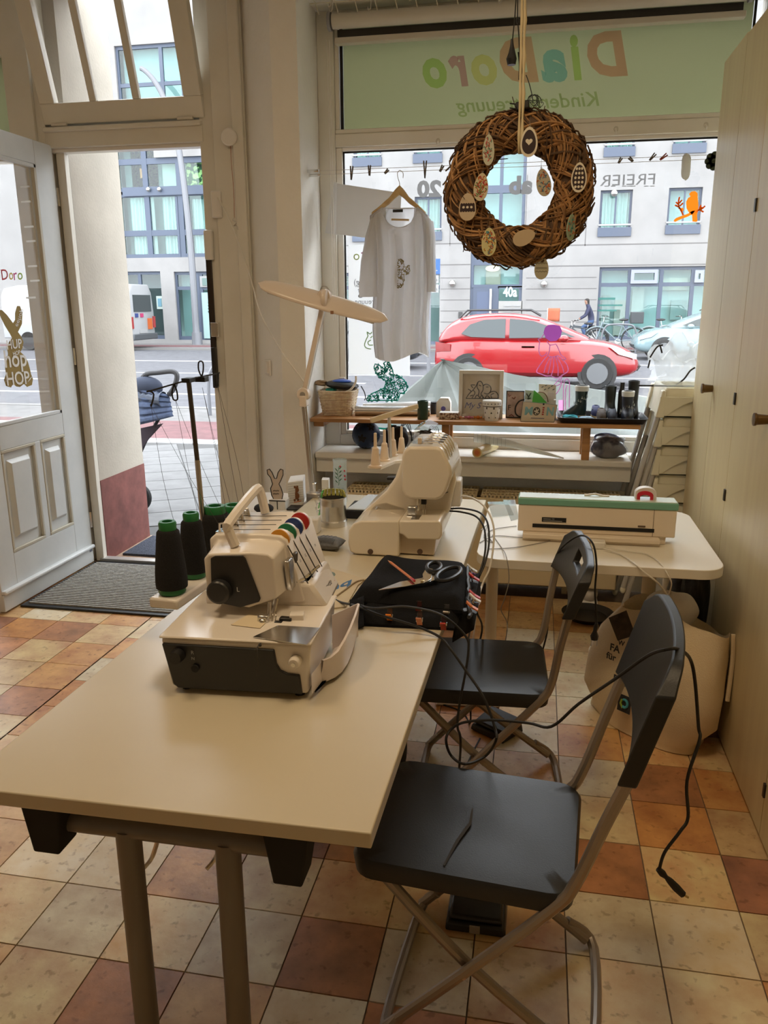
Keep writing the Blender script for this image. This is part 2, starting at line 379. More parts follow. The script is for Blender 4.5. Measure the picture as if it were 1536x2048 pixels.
dbox('glazing_bead', GA, GB, 2.325, 2.345, X1-.02, X1+.002); dbox('glazing_bead', GA, GB, .985, 1.005, X1-.02, X1+.002)
dbox('pane', GA, GB, .985, 2.345, X1-.026, X1-.022, glass, 0)
dbox('weather_bar', Y0, Y1-.01, .105, .128, X1-.005, X1+.028, bev=.008); dbox('kick_board', Y0, Y1-.01, .012, .105, X1-.005, X1+.010)
dbox('maker_plate', Y1-.055, Y1-.012, .085, .10, X1+.008, X1+.013, chrome, 0)
for zz in (.28, 1.3, 2.2): MB().cyl((-2.755,4.437,zz-.05),(-2.755,4.437,zz+.05),.011,n=10).build('hinge', chrome, dr)
def DG(x, y): return PX(x, y, X1-.020)
gold = mat('gold_film', srgb(150,125,50), .5)
mb = MB()
outl = [(22,775),(12,772),(8,760),(12,748),(10,735),(13,722),(16,708),(14,697),(18,684),(24,676),(20,668),(10,652),(2,636),(-4,620),(4,620),(14,630),(26,646),(30,640),(30,626),(34,612),(40,612),(45,626),(44,648),(36,664),(42,672),(47,684),(45,696),(41,704),(50,712),(56,724),(60,738),(62,748),(66,758),(64,770),(54,774),(48,768),(40,774),(32,773),(27,767)]
mb.ngon([DG(*p) for p in outl]); o = mb.build('rabbit_sticker', gold, dr, smooth=0); o['label'] = 'gold rabbit sticker lettered hop on the door glass'
mb = MB()
dn = Vector((.002,0,0))
for s, (x, y), wd in (('HOP',(14,771),46),('hop',(10,735),44),('HOP',(26,712),14),('HUP',(14,699),30)):
    a, b = DG(x,y), DG(x+wd,y-4); lettering(mb, s, a+dn, (b-a), (0,0,1), width=(b-a).length, weight=.015)
a = DG(30,652); b = DG(42,618); lettering(mb, 'eehop', a+dn, (b-a), (0,.9,-.2), width=(b-a).length)
for i in range(3):
    for sx in (14, 58):
        a, b = DG(sx+2*i-3, 764-2*i), DG(sx+2*i-1+(3 if sx>20 else -2), 756-2*i); mb.tube([a+dn,b+dn], .0015, 4)
mb.build('rabbit_lettering', mat('white_print', (.85,.85,.82), .6), dr, smooth=0)
for ch, (x, y), wd, c in (('D',(4,560),13,(190,50,60)),('o',(19,560),8,(200,170,60)),('r',(28,560),7,(200,60,140)),('o',(36,560),10,(150,180,60))):
    mb = MB(); a, b = DG(x,y), DG(x+wd,y-2); lettering(mb, ch, a, (b-a), (0,0,1), size=.075, width=(b-a).length, weight=.01); mb.build('letter', mat('door_letter_%s%d' % (ch,x), srgb(*c), .5), dr, smooth=0)
mb = MB()
for yy, xa in ((372,40),(402,42),(452,48),(481,52),(531,55),(560,60),(594,52)):
    a, b = DG(xa,yy), DG(xa+19,yy-1); mb.prism([a,b,b+Vector((0,0,-.010)),a+Vector((0,0,-.010))], (.0006,0,0))
mb.build('tape_strips', filmmat('clear_tape', (.85,.85,.83), .4), dr, smooth=0)
# ---- display window
ws = thing('window_1', None, None, (-.15,4.53,.8)); struct(ws, 'cream framed shop display window with a green film above')
def wbar(name, x0, x1, z0, z1, y0=4.48, y1=4.58, m=paint, bev=.004): return MB().bb(x0,x1,y0,y1,z0,z1).build(name, m, ws, bevel=bev)
wbar('frame_side', -1.21, -1.12, .80, 3.06); wbar('frame_bead', -1.12, -1.085, .86, 2.41, 4.495, 4.56); wbar('frame_side', .985, 1.10, .80, 3.06)
wbar('frame_bottom', -1.12, .985, .80, .862); wbar('frame_bead', -1.085, .985, .862, .885, 4.495, 4.56)
wbar('transom_bar', -1.12, .985, 2.41, 2.475); wbar('frame_bead', -1.085, .985, 2.392, 2.412, 4.495, 4.56, white_pl); wbar('frame_bead', -1.12, .985, 2.475, 2.498, 4.485, 4.56)
wbar('frame_top', -1.12, .985, 3.0, 3.06); wbar('frame_bead', -1.12, -1.095, 2.498, 3.0, 4.495, 4.56)
wbar('pane', -1.09, .985, .88, 2.40, 4.527, 4.533, glass, 0)
wbar('pane', -1.10, .985, 2.495, 3.005, 4.535, 4.541, glass, 0)
wbar('black_gasket', -1.092, -1.078, 2.497, 3.0, 4.505, 4.52, black_mat, 0); wbar('black_gasket', -1.086, -1.078, .885, 2.392, 4.512, 4.525, black_mat, 0); wbar('black_gasket', -1.08, .985, 2.385, 2.394, 4.512, 4.525, black_mat, 0)
wbar('black_gasket', .935, .945, 2.497, 3.0, 4.505, 4.52, black_mat, 0)
green_f = filmmat('green_window_film', (.45,.46,.33), .58)
wbar('green_film', -1.08, .935, 2.50, 3.0, 4.5300, 4.5312, green_f, 0)
def WG(x, y, d=0): return PY(x, y, 4.526-d)
# shop name on the film, seen from behind
TCOL = {'D':(.95,.60,.52),'i':(.72,.88,.42),'a':(.50,.80,.92),'D2':(.95,.62,.52),'o':(.95,.90,.52),'r':(.86,.55,.64),'o2':(.70,.86,.42)}
def gl(ch, x0, x1, y0, y1, key, weight=.02):
    """letter whose mirrored image fills the photo box x0..x1, baseline y1, cap top y0"""
    mb = MB(); a, b, c = PY(x0,y1,4.5285), PY(x1,y1,4.5285), PY(x0,y0,4.5285); V, F = text_geo(ch, .25, weight); ht = max(v.y for v in V)
    lettering(mb, ch, a, (1,0,0), (0,0,1), size=(c.z-a.z)/ht, width=abs(b.x-a.x), shear=.25, weight=weight, mirror=True)
    o = mb.build('film_letter', tintmat('film_letter_'+key, TCOL[key]), ws, smooth=0); return o
gl('D',1172,1256,65,151,'D',.045); gl('i',1136,1164,70,156,'i',.045); gl('a',1081,1134,100,160,'a',.045); gl('D',998,1078,77,163,'D2',.045)
gl('o',942,993,110,167,'o',.04); gl('r',895,937,112,170,'r',.04); gl('o',845,893,117,173,'o2',.04)
mb = MB(); a, b = PY(911,224,4.5285), PY(1199,206,4.5285); lettering(mb, 'Kinderbetreuung', Vector((a.x,4.5285,b.z-.012)), (1,0,0), (0,0,1), size=.095, width=b.x-a.x, shear=.25, weight=.01, mirror=True)
mb.build('film_word', tintmat('film_word', (.66,.74,.50)), ws, smooth=0)
grey_f = filmmat('grey_film', srgb(135,135,135), .5)
for s, x0, x1, y0, y1 in (('20',834,882,361,393),('ab',1017,1064,352,387)):
    mb = MB(); a, b, c = WG(x0,y1), WG(x1,y1), WG(x0,y0); V, F = text_geo(s, 0, .05); lettering(mb, s, a, (1,0,0), (0,0,1), size=(c.z-a.z)/max(v.y for v in V), width=b.x-a.x, weight=.05, mirror=True); mb.build('window_number' if s == '20' else 'window_word', grey_f, ws, smooth=0)
mb = MB(); a, b, c = WG(1200,372), WG(1309,372), WG(1200,350); lettering(mb, 'FREIER', a, (1,0,0), (0,0,1), size=(c.z-a.z)/.7, width=b.x-a.x, mirror=True)
for x in (1209,1222,1244,1254,1262,1288,1300): # serifs
    q = WG(x,373); mb.prism([q,q+Vector((.022,0,0)),q+Vector((.022,0,.003)),q+Vector((0,0,.003))], (0,.0005,0))
mb.build('window_word', grey_f, ws, smooth=0)
# stickers on the glass
def sticker(name, polys, m, label, lines=None, r=.003, d=.001):
    mb = MB()
    for p in polys: mb.ngon([WG(x,y,d) for x,y in p])
    for l in (lines or []): mb.tube(cr([WG(x,y,d) for x,y in l], 4), r, 5)
    o = mb.build(name, m, ws, smooth=0); o['label'] = label; return o
orange = filmmat('orange_film', srgb(232,130,30), .5)
sticker('bird_sticker', [[(1378,388),(1383,383),(1390,382),(1395,386),(1396,398),(1397,412),(1396,422),(1394,430),(1395,442),(1392,444),(1385,443),(1384,430),(1377,424),(1373,416),(1372,404),(1376,396),(1381,393)],
  [(1347,441),(1352,436),(1362,432),(1374,428),(1384,422),(1396,420),(1396,424),(1386,428),(1374,434),(1362,438),(1350,444)],
  [(1359,417),(1366,415),(1368,420),(1364,424),(1360,422)]], orange, 'orange bird on a twig, sticker on the window pane',
  [[(1366,430),(1362,420),(1356,412)],[(1359,418),(1357,405),(1359,394)],[(1358,410),(1352,404)],[(1359,406),(1364,400)],[(1358,414),(1350,410)],[(1360,412),(1366,406)],[(1395,421),(1403,418),(1410,412)],[(1398,420),(1402,410)],[(1400,420),(1407,424)],[(1398,420),(1404,414)]], .004)
teal = filmmat('teal_film', srgb(60,170,155), .5)
rng = random.Random(11)
hare = [(733,801),(742,788),(756,782),(768,776),(772,766),(770,760),(762,756),(752,746),(748,734),(750,728),(758,730),(768,738),(773,746),(770,738),(768,726),(773,722),(780,728),(785,740),(787,750),(798,752),(808,760),(814,772),(813,780),(806,786),(800,786),(798,794),(796,801)]
mb = MB(); mb.tube([WG(x,y,.001) for x,y in hare], .0035, 5, closed=True)
def inside(p, poly):
    c = False; n = len(poly)
    for i in range(n):
        (x1,y1),(x2,y2) = poly[i], poly[(i+1)%n]
        if (y1 > p[1]) != (y2 > p[1]) and p[0] < (x2-x1)*(p[1]-y1)/(y2-y1)+x1: c = not c
    return c
cnt = 0
while cnt < 210:
    p = (rng.uniform(733,815), rng.uniform(722,801))
    if not inside(p, hare): continue
    cnt += 1; a0 = rng.uniform(0,6.28); r = rng.uniform(2.5,5)
    l = [WG(p[0]+r*math.cos(a0+t*.8)*(1-.1*t), p[1]+r*math.sin(a0+t*.8)*(1-.1*t), .001) for t in range(5)]
    mb.tube(l, .0026, 4)
o = mb.build('rabbit_sticker', teal, ws, smooth=0); o['label'] = 'teal lace rabbit sticker low on the window pane'
mb = MB(); mb.tube([WG(x,y,.001) for x,y in [(750,850),(752,856),(770,858),(780,856),(785,850)]], .006, 5); mb.build('sticker_edge', teal, ws, smooth=0)
purple = filmmat('purple_film', srgb(140,70,140), .5); lilac = filmmat('lilac_film', srgb(214,160,206), .5)
sticker('girl_sticker_hair', [[(1090,655),(1096,650),(1108,649),(1120,652),(1124,662),(1121,674),(1112,682),(1100,683),(1091,676),(1087,665)]], purple, 'purple hair of the girl sticker on the window')
sticker('girl_sticker', [], lilac, 'lilac outline of a girl in a wide skirt, sticker on the window',
  [[(1088,668),(1082,676),(1076,678),(1080,684)],[(1079,684),(1078,702),(1082,712),(1090,710),(1094,704)],[(1094,682),(1100,690),(1112,688)],[(1100,690),(1098,705),(1094,710)],[(1112,688),(1118,700),(1122,710),(1132,718),(1124,720)],[(1096,711),(1104,714),(1116,711)],
   [(1096,711),(1086,722),(1075,738),(1074,745),(1082,748),(1092,752),(1102,752),(1114,756),(1128,748),(1136,742),(1134,730),(1124,718),(1116,711)],
   [(1100,714),(1092,730),(1088,745)],[(1103,714),(1099,735),(1096,748)],[(1107,714),(1107,735),(1102,752)],[(1111,713),(1116,735),(1116,752)],[(1113,712),(1124,732),(1128,746)],[(1120,756),(1112,766),(1106,772)],[(1124,752),(1120,764)]], .0025)
sticker('candle_sticker', [[(1117,800),(1128,800),(1128,826),(1117,826)]], lilac, 'lilac loops of the girl sticker near the window shelf',
  [[(1127,830),(1127,775),(1131,759),(1136,759),(1139,770),(1138,830)],[(1131,828),(1131,785),(1134,770)],[(1110,790),(1118,780),(1124,765)],[(1112,772),(1120,768),(1126,760)]], .0025)
# white poster on the pane, printed for the street
pst = filmmat('poster_paper', (.80,.82,.84), .45)
mb = MB(); mb.ngon([WG(697,490), WG(820,487), WG(820,752), WG(697,748)]); po = mb.build('poster', pst, ws, smooth=0); po['label'] = 'white poster on the window pane behind the shirt'
for s, x0, x1, y, c in (('o',707,719,520,(170,190,110)),('r',722,732,519,(190,140,170)),('ung)',708,735,570,(120,124,130)),('g',716,726,590,(120,124,130)),('etreuung',710,760,608,(120,124,130))):
    mb = MB(); a, b = WG(x0,y,.001), WG(x1,y,.001); lettering(mb, s, a, (1,0,0), (0,0,1), width=b.x-a.x, mirror=True); mb.build('poster_lettering', mat('poster_ink_%d' % x0, srgb(*c), .6), po, smooth=0)
mb = MB()
for l in ([(736,672),(732,680),(729,690),(733,696),(742,698)],[(736,672),(734,664),(740,668),(744,664)],[(742,680),(736,684),(738,690),(746,690)],[(745,672),(741,676)]): mb.tube(cr([WG(x,y,.001) for x,y in l],3), .003, 4)
mb.build('poster_drawing', mat('poster_green', srgb(150,180,130), .6), po, smooth=0)
# sill, apron, radiator niche
sl = MB().bb(-1.205,.50,4.22,4.50,.765,.80).build('trim_2', paint, bevel=.008); struct(sl, 'cream window sill board over the radiator')
MB().bb(-1.205,.50,4.245,4.275,.685,.766).build('apron', paint, sl, bevel=.003)
rd = thing('radiator', 'cream panel radiator with a slotted top grille under the window sill', 'radiator', (-.35,4.30,.0))
rm = mat('radiator_enamel', srgb(222,204,166), .4)
MB().bb(-1.02,.46,4.19,4.205,.10,.585).build('front_panel', rm, rd, bevel=.006); MB().bb(-1.02,.46,4.39,4.405,.10,.585).build('rear_panel', rm, rd, bevel=.006)
mb = MB()
for (x0,x1) in ((-1.02,-.30),(-.27,.46)):
    mb.bb(x0,x1,4.19,4.205,.583,.60); mb.bb(x0,x1,4.39,4.405,.583,.60); mb.bb(x0,x1,4.262,4.27,.585,.60); mb.bb(x0,x1,4.325,4.333,.585,.60)
    n = int((x1-x0)/.02)
    for i in range(n+1): mb.bb(x0+i*(x1-x0)/n-.004, x0+i*(x1-x0)/n+.004, 4.19,4.40,.587,.598)
mb.build('grille', rm, rd, smooth=0)
MB().bb(-1.0,.44,4.22,4.38,.12,.55).build('convector', mat('radiator_dark', (.10,.07,.04), .8), rd)
for x in (-.9,.20): MB().bb(x-.015,x+.015,4.36,4.40,0,.12).build('foot', rm, rd)
# left display window, mostly hidden behind the door
w2 = thing('window_2', None, None, (-3.6,4.53,.8)); struct(w2, 'second display window with green film, behind the open door')
MB().bb(-4.2,-4.1,4.48,4.58,.8,3.06).build('frame_side', paint, w2); MB().bb(-4.1,-2.99,4.48,4.58,.80,.87).build('frame_bottom', paint, w2); MB().bb(-4.1,-2.99,4.48,4.58,2.41,2.49).build('transom_bar', paint, w2); MB().bb(-4.1,-2.99,4.48,4.58,2.96,3.06).build('frame_top', paint, w2)
MB().bb(-4.1,-2.99,4.527,4.533,.87,2.41).build('pane', glass, w2); MB().bb(-4.1,-2.99,4.535,4.54,2.49,2.96).build('pane', glass, w2); MB().bb(-4.1,-2.99,4.525,4.5262,2.49,2.96).build('green_film', green_f, w2)
# ---- door mats
ribm = mat('ribbed_mat', srgb(150,148,142), .95, noise=.3, nscale=60)
mt = thing('door_mat', 'grey ribbed entrance mat with a black rubber edge inside the door', 'mat', (-2.28,4.01,0))
MB().bb(-2.73,-1.72,3.63,4.40,.001,.012).build('rubber_edge', rubber, mt, bevel=.003)
mb = MB()
for i in range(29):
    y = 3.665+i*.0247; mb.bb(-2.70,-1.75,y,y+.013,.010,.020)
mb.build('ribs', ribm, mt, smooth=0)
mb = MB().bb(-2.66,-1.95,4.62,5.05,-.012,.004); om = simple('outdoor_mat', mb, mat('blue_grey_mat', srgb(62,68,82), .95, noise=.9, nscale=150, bump=1, bscale=200), 'dark blue grey scraper mat on the doorstep outside', 'mat', bevel=.003)
# ---- cabinets along the right wall
birch = mat('birch_laminate', srgb(206,190,150), .36, noise=.08, nscale=3, stretch=(6,6,.35))
cab_edges = [4.0, 3.592, 3.178, 2.29, 1.40, .5, -.4]
ck = mat('knob_brown', srgb(110,85,50), .35, .6)
for i in range(len(cab_edges)-1):
    ya, yb = cab_edges[i], cab_edges[i+1]
    lab = ['pale birch end panel of the wall cupboards beside the window', 'narrow pale birch cupboard with a round metal knob near the window', 'pale birch wall cupboard with two barrel knobs and dark hinges', 'pale birch wall cupboard on the near side of the barrel knobs', 'pale birch wall cupboard two doors before the window end', 'pale birch wall cupboard at the far end of the row'][i]
    c = thing('wall_cupboard', lab, 'cupboard', (1.0,(ya+yb)/2,0), group='birch cupboards along the wall')
    MB().bb(.752,1.28,yb+.001,ya-.001,.0,2.595).build('carcass', birch, c)
    if i: MB().bb(.73,.752,yb+.002,ya-.002,.012,2.59).build('door', birch, c, bevel=.0015, segs=1)
    else: MB().bb(.73,.752,yb+.001,ya,.0,2.595).build('end_panel', birch, c)
    kn = {1: [(3.594,1.245)], 2: [(2.72,1.235),(2.286,.156)]}.get(i, [])
    for (ky, kz) in kn:
        if kz > .5: MB().lathe([(0,0),(.015,.0),(.018,.034),(.021,.037),(.021,.044),(0,.045)], (.73,ky,kz), 16, R=Matrix.Rotation(-PI/2,3,'Y')).build('knob', ck, c)
    if i in (1,2):
        for hz in (1.25, .88, 1.93, .17): 
            MB().bb(.724,.732,yb-.012 if i == 1 else yb-.008,yb+.006,hz-.022,hz+.022).build('hinge', mat('dark_hinge', (.05,.045,.04), .4, .6), c)
# ================================================================ STREET
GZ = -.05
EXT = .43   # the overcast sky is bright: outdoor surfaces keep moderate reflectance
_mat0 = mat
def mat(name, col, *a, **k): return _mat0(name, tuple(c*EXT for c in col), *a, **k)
def G(x, y): return PZ(x, y, GZ)
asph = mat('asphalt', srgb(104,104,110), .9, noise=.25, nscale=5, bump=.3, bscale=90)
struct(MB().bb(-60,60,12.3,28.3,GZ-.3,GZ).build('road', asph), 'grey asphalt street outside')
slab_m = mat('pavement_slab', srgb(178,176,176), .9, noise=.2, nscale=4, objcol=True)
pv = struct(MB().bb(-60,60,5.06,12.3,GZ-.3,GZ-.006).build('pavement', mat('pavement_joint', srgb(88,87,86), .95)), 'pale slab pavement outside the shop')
# slabs laid on the diagonal as in the photograph
S = .42; sm = MB().box((0,0,0), (S-.012,S-.012,.012)).build('slab_source', slab_m); sme = sm.data; bpy.data.objects.remove(sm)
rs = random.Random(2); cand = []
ca, sa = math.cos(math.radians(28)), math.sin(math.radians(28))
for i in range(-40, 40):
    for j in range(-40, 40):
        x, y = -3.6 + (i*S)*ca - (j*S)*sa, 7.2 + (i*S)*sa + (j*S)*ca
        if not (5.4 < y < 8.75): continue
        q = PROJ((x,y,GZ))
        if 180 < q[0] < 460 and 700 < q[1] < 1300 or (690 < q[0] < 900 and q[1] < 900): cand.append((x,y))
for (x, y) in cand[:300]:
    o = bpy.data.objects.new('slab', sme); COL.objects.link(o); o.parent = pv; o.location = (x,y,GZ-.006); o.rotation_euler = (0,0,math.radians(28)); v = rs.uniform(.076,.095); o.color = (v,v*.985,v*.985,1)
redp = mat('red_cycle_path', srgb(124,80,82), .9, noise=.25, nscale=6)
wl = mat('road_white', (.52,.52,.52), .8)
MB().bb(-60,60,9.3,10.8,GZ-.1,GZ+.004).build('cycle_path', redp, pv); MB().bb(-60,60,9.0,9.3,GZ-.1,GZ+.006).build('white_line', wl, pv)
MB().bb(-60,60,10.8,12.3,GZ-.1,GZ+.003).build('outer_paving', mat('outer_paving', srgb(128,126,125), .9, noise=.2, nscale=5), pv); MB().bb(-60,60,12.15,12.35,GZ-.2,GZ+.012).build('kerb', mat('kerb_stone', srgb(142,140,138), .9), pv)
rdm = thing('road_markings', None, None, (0,20,GZ)); struct(rdm, 'white lane lines on the street')
MB().bb(-60,60,22.6,22.85,GZ-.01,GZ+.006).build('line', wl, rdm); MB().bb(-60,60,14.1,14.28,GZ-.01,GZ+.006).build('line', wl, rdm)
for i in range(-9, 10): MB().bb(i*6-1.4+.5,i*6+1.9+.5,16.6,16.8,GZ-.01,GZ+.006).build('dash', wl, rdm)
MB().bb(-60,60,18.6,18.75,GZ-.01,GZ+.006).build('line', wl, rdm)
fp = struct(MB().bb(-60,60,28.3,33.0,GZ-.3,GZ+.06).build('far_pavement', mat('far_paving', srgb(134,131,130), .9, noise=.2)), 'pavement with a red cycle strip across the street')
MB().bb(-60,60,29.3,30.6,GZ,GZ+.066).build('cycle_path', redp, fp); MB().bb(-60,60,28.25,28.45,GZ-.2,GZ+.075).build('kerb', MATS['kerb_stone'], fp)
# ---- building across the street
YF = 32.0
def FP(x, y): return PY(x, y, YF)
def frect(x0, y0, x1, y1):
    a, b = FP(x0,y0), FP(x1,y1); c, d = FP(x0,y1), FP(x1,y0); X0, X1 = (a.x+c.x)/2, (b.x+d.x)/2; Z1, Z0 = (a.z+d.z)/2, (b.z+c.z)/2
    return X0, X1, Z0, Z1
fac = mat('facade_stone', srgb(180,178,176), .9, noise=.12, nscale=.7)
blue_fr = mat('blue_grey_frame', srgb(90,103,126), .55)
pane_m = glassmat('far_pane', (.88,.95,.95), ior=1.45)
curt = _mat0('pale_curtain', srgb(148,168,162), .9); room_d = _mat0('dim_room', srgb(92,110,106), .9); room_l = _mat0('pale_room', srgb(132,156,153), .9); foliage_m = mat('foliage_reflection', srgb(60,96,58), .9, noise=.95, nscale=5, col2=srgb(150,180,110))  # green noise colour stands in for foliage reflected in the panes
bl = thing('apartment_building', 'pale stone building across the street with blue grey window frames', 'building', (0,YF,GZ))
sash = [(706,215,762,332),(828,210,884,325),(1212,200,1272,312),(1350,195,1415,305),(706,392,762,482),(829,393,883,480),(1199,380,1263,472),(1335,375,1402,467)]
stair = (943,190,1049,692); shop = (1195,533,1440,682); shopl = (640,545,879,690)
holesL = [(232,85,436,208),(238,285,430,515),(246,543,325,678),(352,543,436,680)]
ho = [frect(*r) for r in sash+[stair,shop,shopl]+holesL]
def wall_holes(mb, x0, x1, z0, z1, holes, Y, dep):
    xs = sorted({x0,x1}|{v for h in holes for v in h[:2]}); zs = sorted({z0,z1}|{v for h in holes for v in h[2:]})
    for i in range(len(xs)-1):
        for j in range(len(zs)-1):
            cx, cz = (xs[i]+xs[i+1])/2, (zs[j]+zs[j+1])/2
            if any(h[0]<cx<h[1] and h[2]<cz<h[3] for h in holes): continue
            mb.add([(xs[i],Y,zs[j]),(xs[i+1],Y,zs[j]),(xs[i+1],Y,zs[j+1]),(xs[i],Y,zs[j+1])], [(0,1,2,3)])
    for a,b,c,d in holes:
        for p,q in (((a,c),(a,d)),((a,d),(b,d)),((b,d),(b,c)),((b,c),(a,c))): mb.add([(p[0],Y,p[1]),(q[0],Y,q[1]),(q[0],Y+dep,q[1]),(p[0],Y+dep,p[1])], [(0,1,2,3)])
mb = MB(); wall_holes(mb, -60, 60, GZ, 13.5, ho, YF, .35); mb.build('facade', fac, bl, smooth=0)
MB().bb(-60,60,YF+2.2,YF+2.3,GZ,13.5).build('inner_wall', room_d, bl); MB().bb(-60,60,YF+.3,YF+2.3,13.4,13.5).build('roof', fac, bl)
def win(rect, cur=1, split=1, back=None, ledge=True):
    x0,x1,z0,z1 = rect; f = .08
    mb = MB(); y0, y1 = YF+.12, YF+.20
    for a in ((x0,x0+f,z0,z1),(x1-f,x1,z0,z1),(x0+f,x1-f,z0,z0+f),(x0+f,x1-f,z1-f,z1)): mb.bb(a[0],a[1],y0,y1,a[2],a[3])
    for k in range(1, split+1): xm = x0+(x1-x0)*k/(split+1); mb.bb(xm-.03,xm+.03,y0+.01,y1-.01,z0+f,z1-f)
    w = mb.build('window', blue_fr, bl, smooth=0)
    MB().bb(x0+f,x1-f,YF+.155,YF+.16,z0+f,z1-f).build('pane', pane_m, w)
    if ledge:
        MB().bb(x0-.03,x1+.03,YF-.06,YF+.12,z0-.02,z0+.30).build('sill_panel', blue_fr, w); MB().bb(x0-.02,x1+.02,YF-.05,YF-.02,z0+.36,z0+.42).build('rail', wl, w)
    if cur: folds(w, x0, x1, z0, z1)
    else: MB().bb(x0,x1,YF+.5,YF+.55,z0,z1).build('room', back or room_l, w)
def folds(par, x0, x1, z0, z1, m=curt, y=.32):
    n = max(24, int((x1-x0)*40)); fn = lambda u, v: (x0+(x1-x0)*u, YF+y+.05*math.sin(u*n*1.1)+.03*math.sin(u*n*.37+2), z0+(z1-z0)*v)
    MB().grid(fn, n*2, 1).build('curtain', m, par)
for i, r in enumerate(sash): win(ho[i], cur=i not in (1,3,7), split=1)
# stairwell band with entrance
x0,x1,z0,z1 = ho[len(sash)]
mb = MB(); mb.bb(x0,x0+.12,YF+.05,YF+.2,z0,z1); mb.bb(x1-.12,x1,YF+.05,YF+.2,z0,z1)
for (ya,yb) in ((497,530),(370,386),(284,300)):
    a = frect(943,ya,1049,yb); mb.bb(x0+.12,x1-.12,YF+.06,YF+.19,a[2],a[3])
a = frect(1000,190,1004,500); mb.bb(a[0],a[1]+.05,YF+.07,YF+.18,a[2],a[3])
st = mb.build('stair_glazing', blue_fr, bl, smooth=0)
MB().bb(x0,x1,YF+.14,YF+.145,z0,z1).build('pane', pane_m, st); MB().bb(x0,x1,YF+.6,YF+.65,z0,z1).build('room', room_l, st)
a = frect(970,530,1000,572); MB().bb(a[0],a[1],YF+.5,YF+.55,a[2],a[3]).build('hall_wall', mat('hall_wall', srgb(205,200,180), .9), st)
q = FP(984,536); MB().ball((q.x,YF+.42,q.z), (.28,.1,.12)).build('hall_lamp', mat('hall_lamp', (1,.85,.6), .5, emit=1.5), st)
a = frect(945,575,996,692); dd = MB().bb(a[0],a[1],YF+.02,YF+.10,a[2],a[3]).build('entrance_door', blue_fr, bl)
MB().bb(a[0]+.15,a[1]-.35,YF+.012,YF+.03,a[2]+.2,a[3]-.15).build('door_panel', mat('blue_panel', srgb(98,112,142), .6), dd); h = frect(979,578,983,640); MB().bb(h[0],h[1],YF-.08,YF+.0,h[2],h[3]).build('handle', steel, dd)
a = frect(996,572,1049,577); MB().bb(a[0],a[1],YF+.02,YF+.1,a[2],a[3]).build('door_transom', blue_fr, dd); a = frect(943,569,1049,575); MB().bb(a[0],a[1],YF+.02,YF+.1,a[2],a[3]).build('door_transom', blue_fr, dd)
a = frect(996,602,1043,692); mbx = MB().bb(a[0],a[1],YF+.0,YF+.10,a[2],a[3]).build('mailbox_panel', mat('mailbox', srgb(190,188,184), .5), bl)
for k in range(8):
    r = frect(1008+18*(k%2),610+5.5*(k//2),1023+18*(k%2),613+5.5*(k//2)); MB().bb(r[0],r[1],YF-.03,YF+.0,r[2],r[3]).build('mail_slot', wl, mbx)
a, b = FP(1006,593), FP(1034,593); mb = MB(); lettering(mb, '40a', (a.x,YF+.0,a.z), (1,0,0), (0,0,1), width=b.x-a.x, size=.50, weight=.03); mb.build('house_number', mat('number_white', (.75,.78,.78), .6), bl, smooth=0)
# shop glazing at the right
def glazing(rect, vs, hs, m=blue_fr, name='shop_glazing', back=room_l, th=.07):
    x0,x1,z0,z1 = rect; mb = MB()
    for x in vs: q = FP(x,600).x; mb.bb(q-th,q+th,YF+.1,YF+.2,z0,z1)
    for y in hs: z = FP((vs[0]+vs[-1])/2,y).z; mb.bb(x0,x1,YF+.11,YF+.19,z-th,z+th)
    mb.bb(x0,x1,YF+.105,YF+.195,z0,z0+.15); mb.bb(x0,x1,YF+.105,YF+.195,z1-.12,z1)
    g = mb.build(name, m, bl, smooth=0); MB().bb(x0,x1,YF+.15,YF+.155,z0,z1).build('pane', pane_m, g); MB().bb(x0,x1,YF+.7,YF+.75,z0,z1).build('room', back, g); return g
sg = glazing(ho[len(sash)+1], [1197,1257,1320,1383], [569])
for (r, c) in (((1262,539,1316,567),(170,176,190)),((1390,540,1408,565),(170,176,190))):
    a = frect(*r); mb = MB()
    for e in ((a[0],a[0]+.12,a[2],a[3]),(a[1]-.12,a[1],a[2],a[3]),(a[0]+.12,a[1]-.12,a[2],a[2]+.12),(a[0]+.12,a[1]-.12,a[3]-.12,a[3])): mb.bb(e[0],e[1],YF+.02,YF+.12,e[2],e[3])
    mb.build('vent_window', mat('vent_frame', srgb(176,182,200), .5), sg, smooth=0)
for r, c in (((1205,590,1222,650),(150,168,160)),((1266,575,1290,640),(176,190,182)),((1330,555,1380,580),(190,204,190)),((1345,600,1378,640),(130,160,158)),((1230,600,1254,672),(176,180,168))):
    a = frect(*r); MB().bb(a[0],a[1],YF+.5,YF+.6,a[2],a[3]).build('display_board', _mat0('board_%d' % r[0], tuple(v*.55 for v in srgb(*c)), .9), sg)
a = FP(1197,597)
mb = MB(); mb.bb(a.x,a.x+.62,YF+.09,YF+.095,a.z-.05,a.z+.03); mb.bb(a.x,a.x+.9,YF+.09,YF+.095,a.z-.28,a.z-.22); mb.bb(a.x,a.x+.7,YF+.09,YF+.095,a.z-.47,a.z-.41); mb.build('window_print', mat('teal_print', srgb(50,130,120), .7), sg, smooth=0)
glazing(ho[len(sash)+2], [700,760,840], [575], back=room_d)
for (x, y) in ((905,567),(1088,568),(1228,387)):
    q = FP(x,y); MB().ball((q.x,YF-.08,q.z), .13, 10, 6).build('wall_lamp', steel, bl)
a = FP(921,630); MB().bb(a.x-.08,a.x+.08,YF-.03,YF,a.z-.12,a.z+.12).build('bell_plate', mat('dark_plate', (.08,.08,.08), .5), bl)
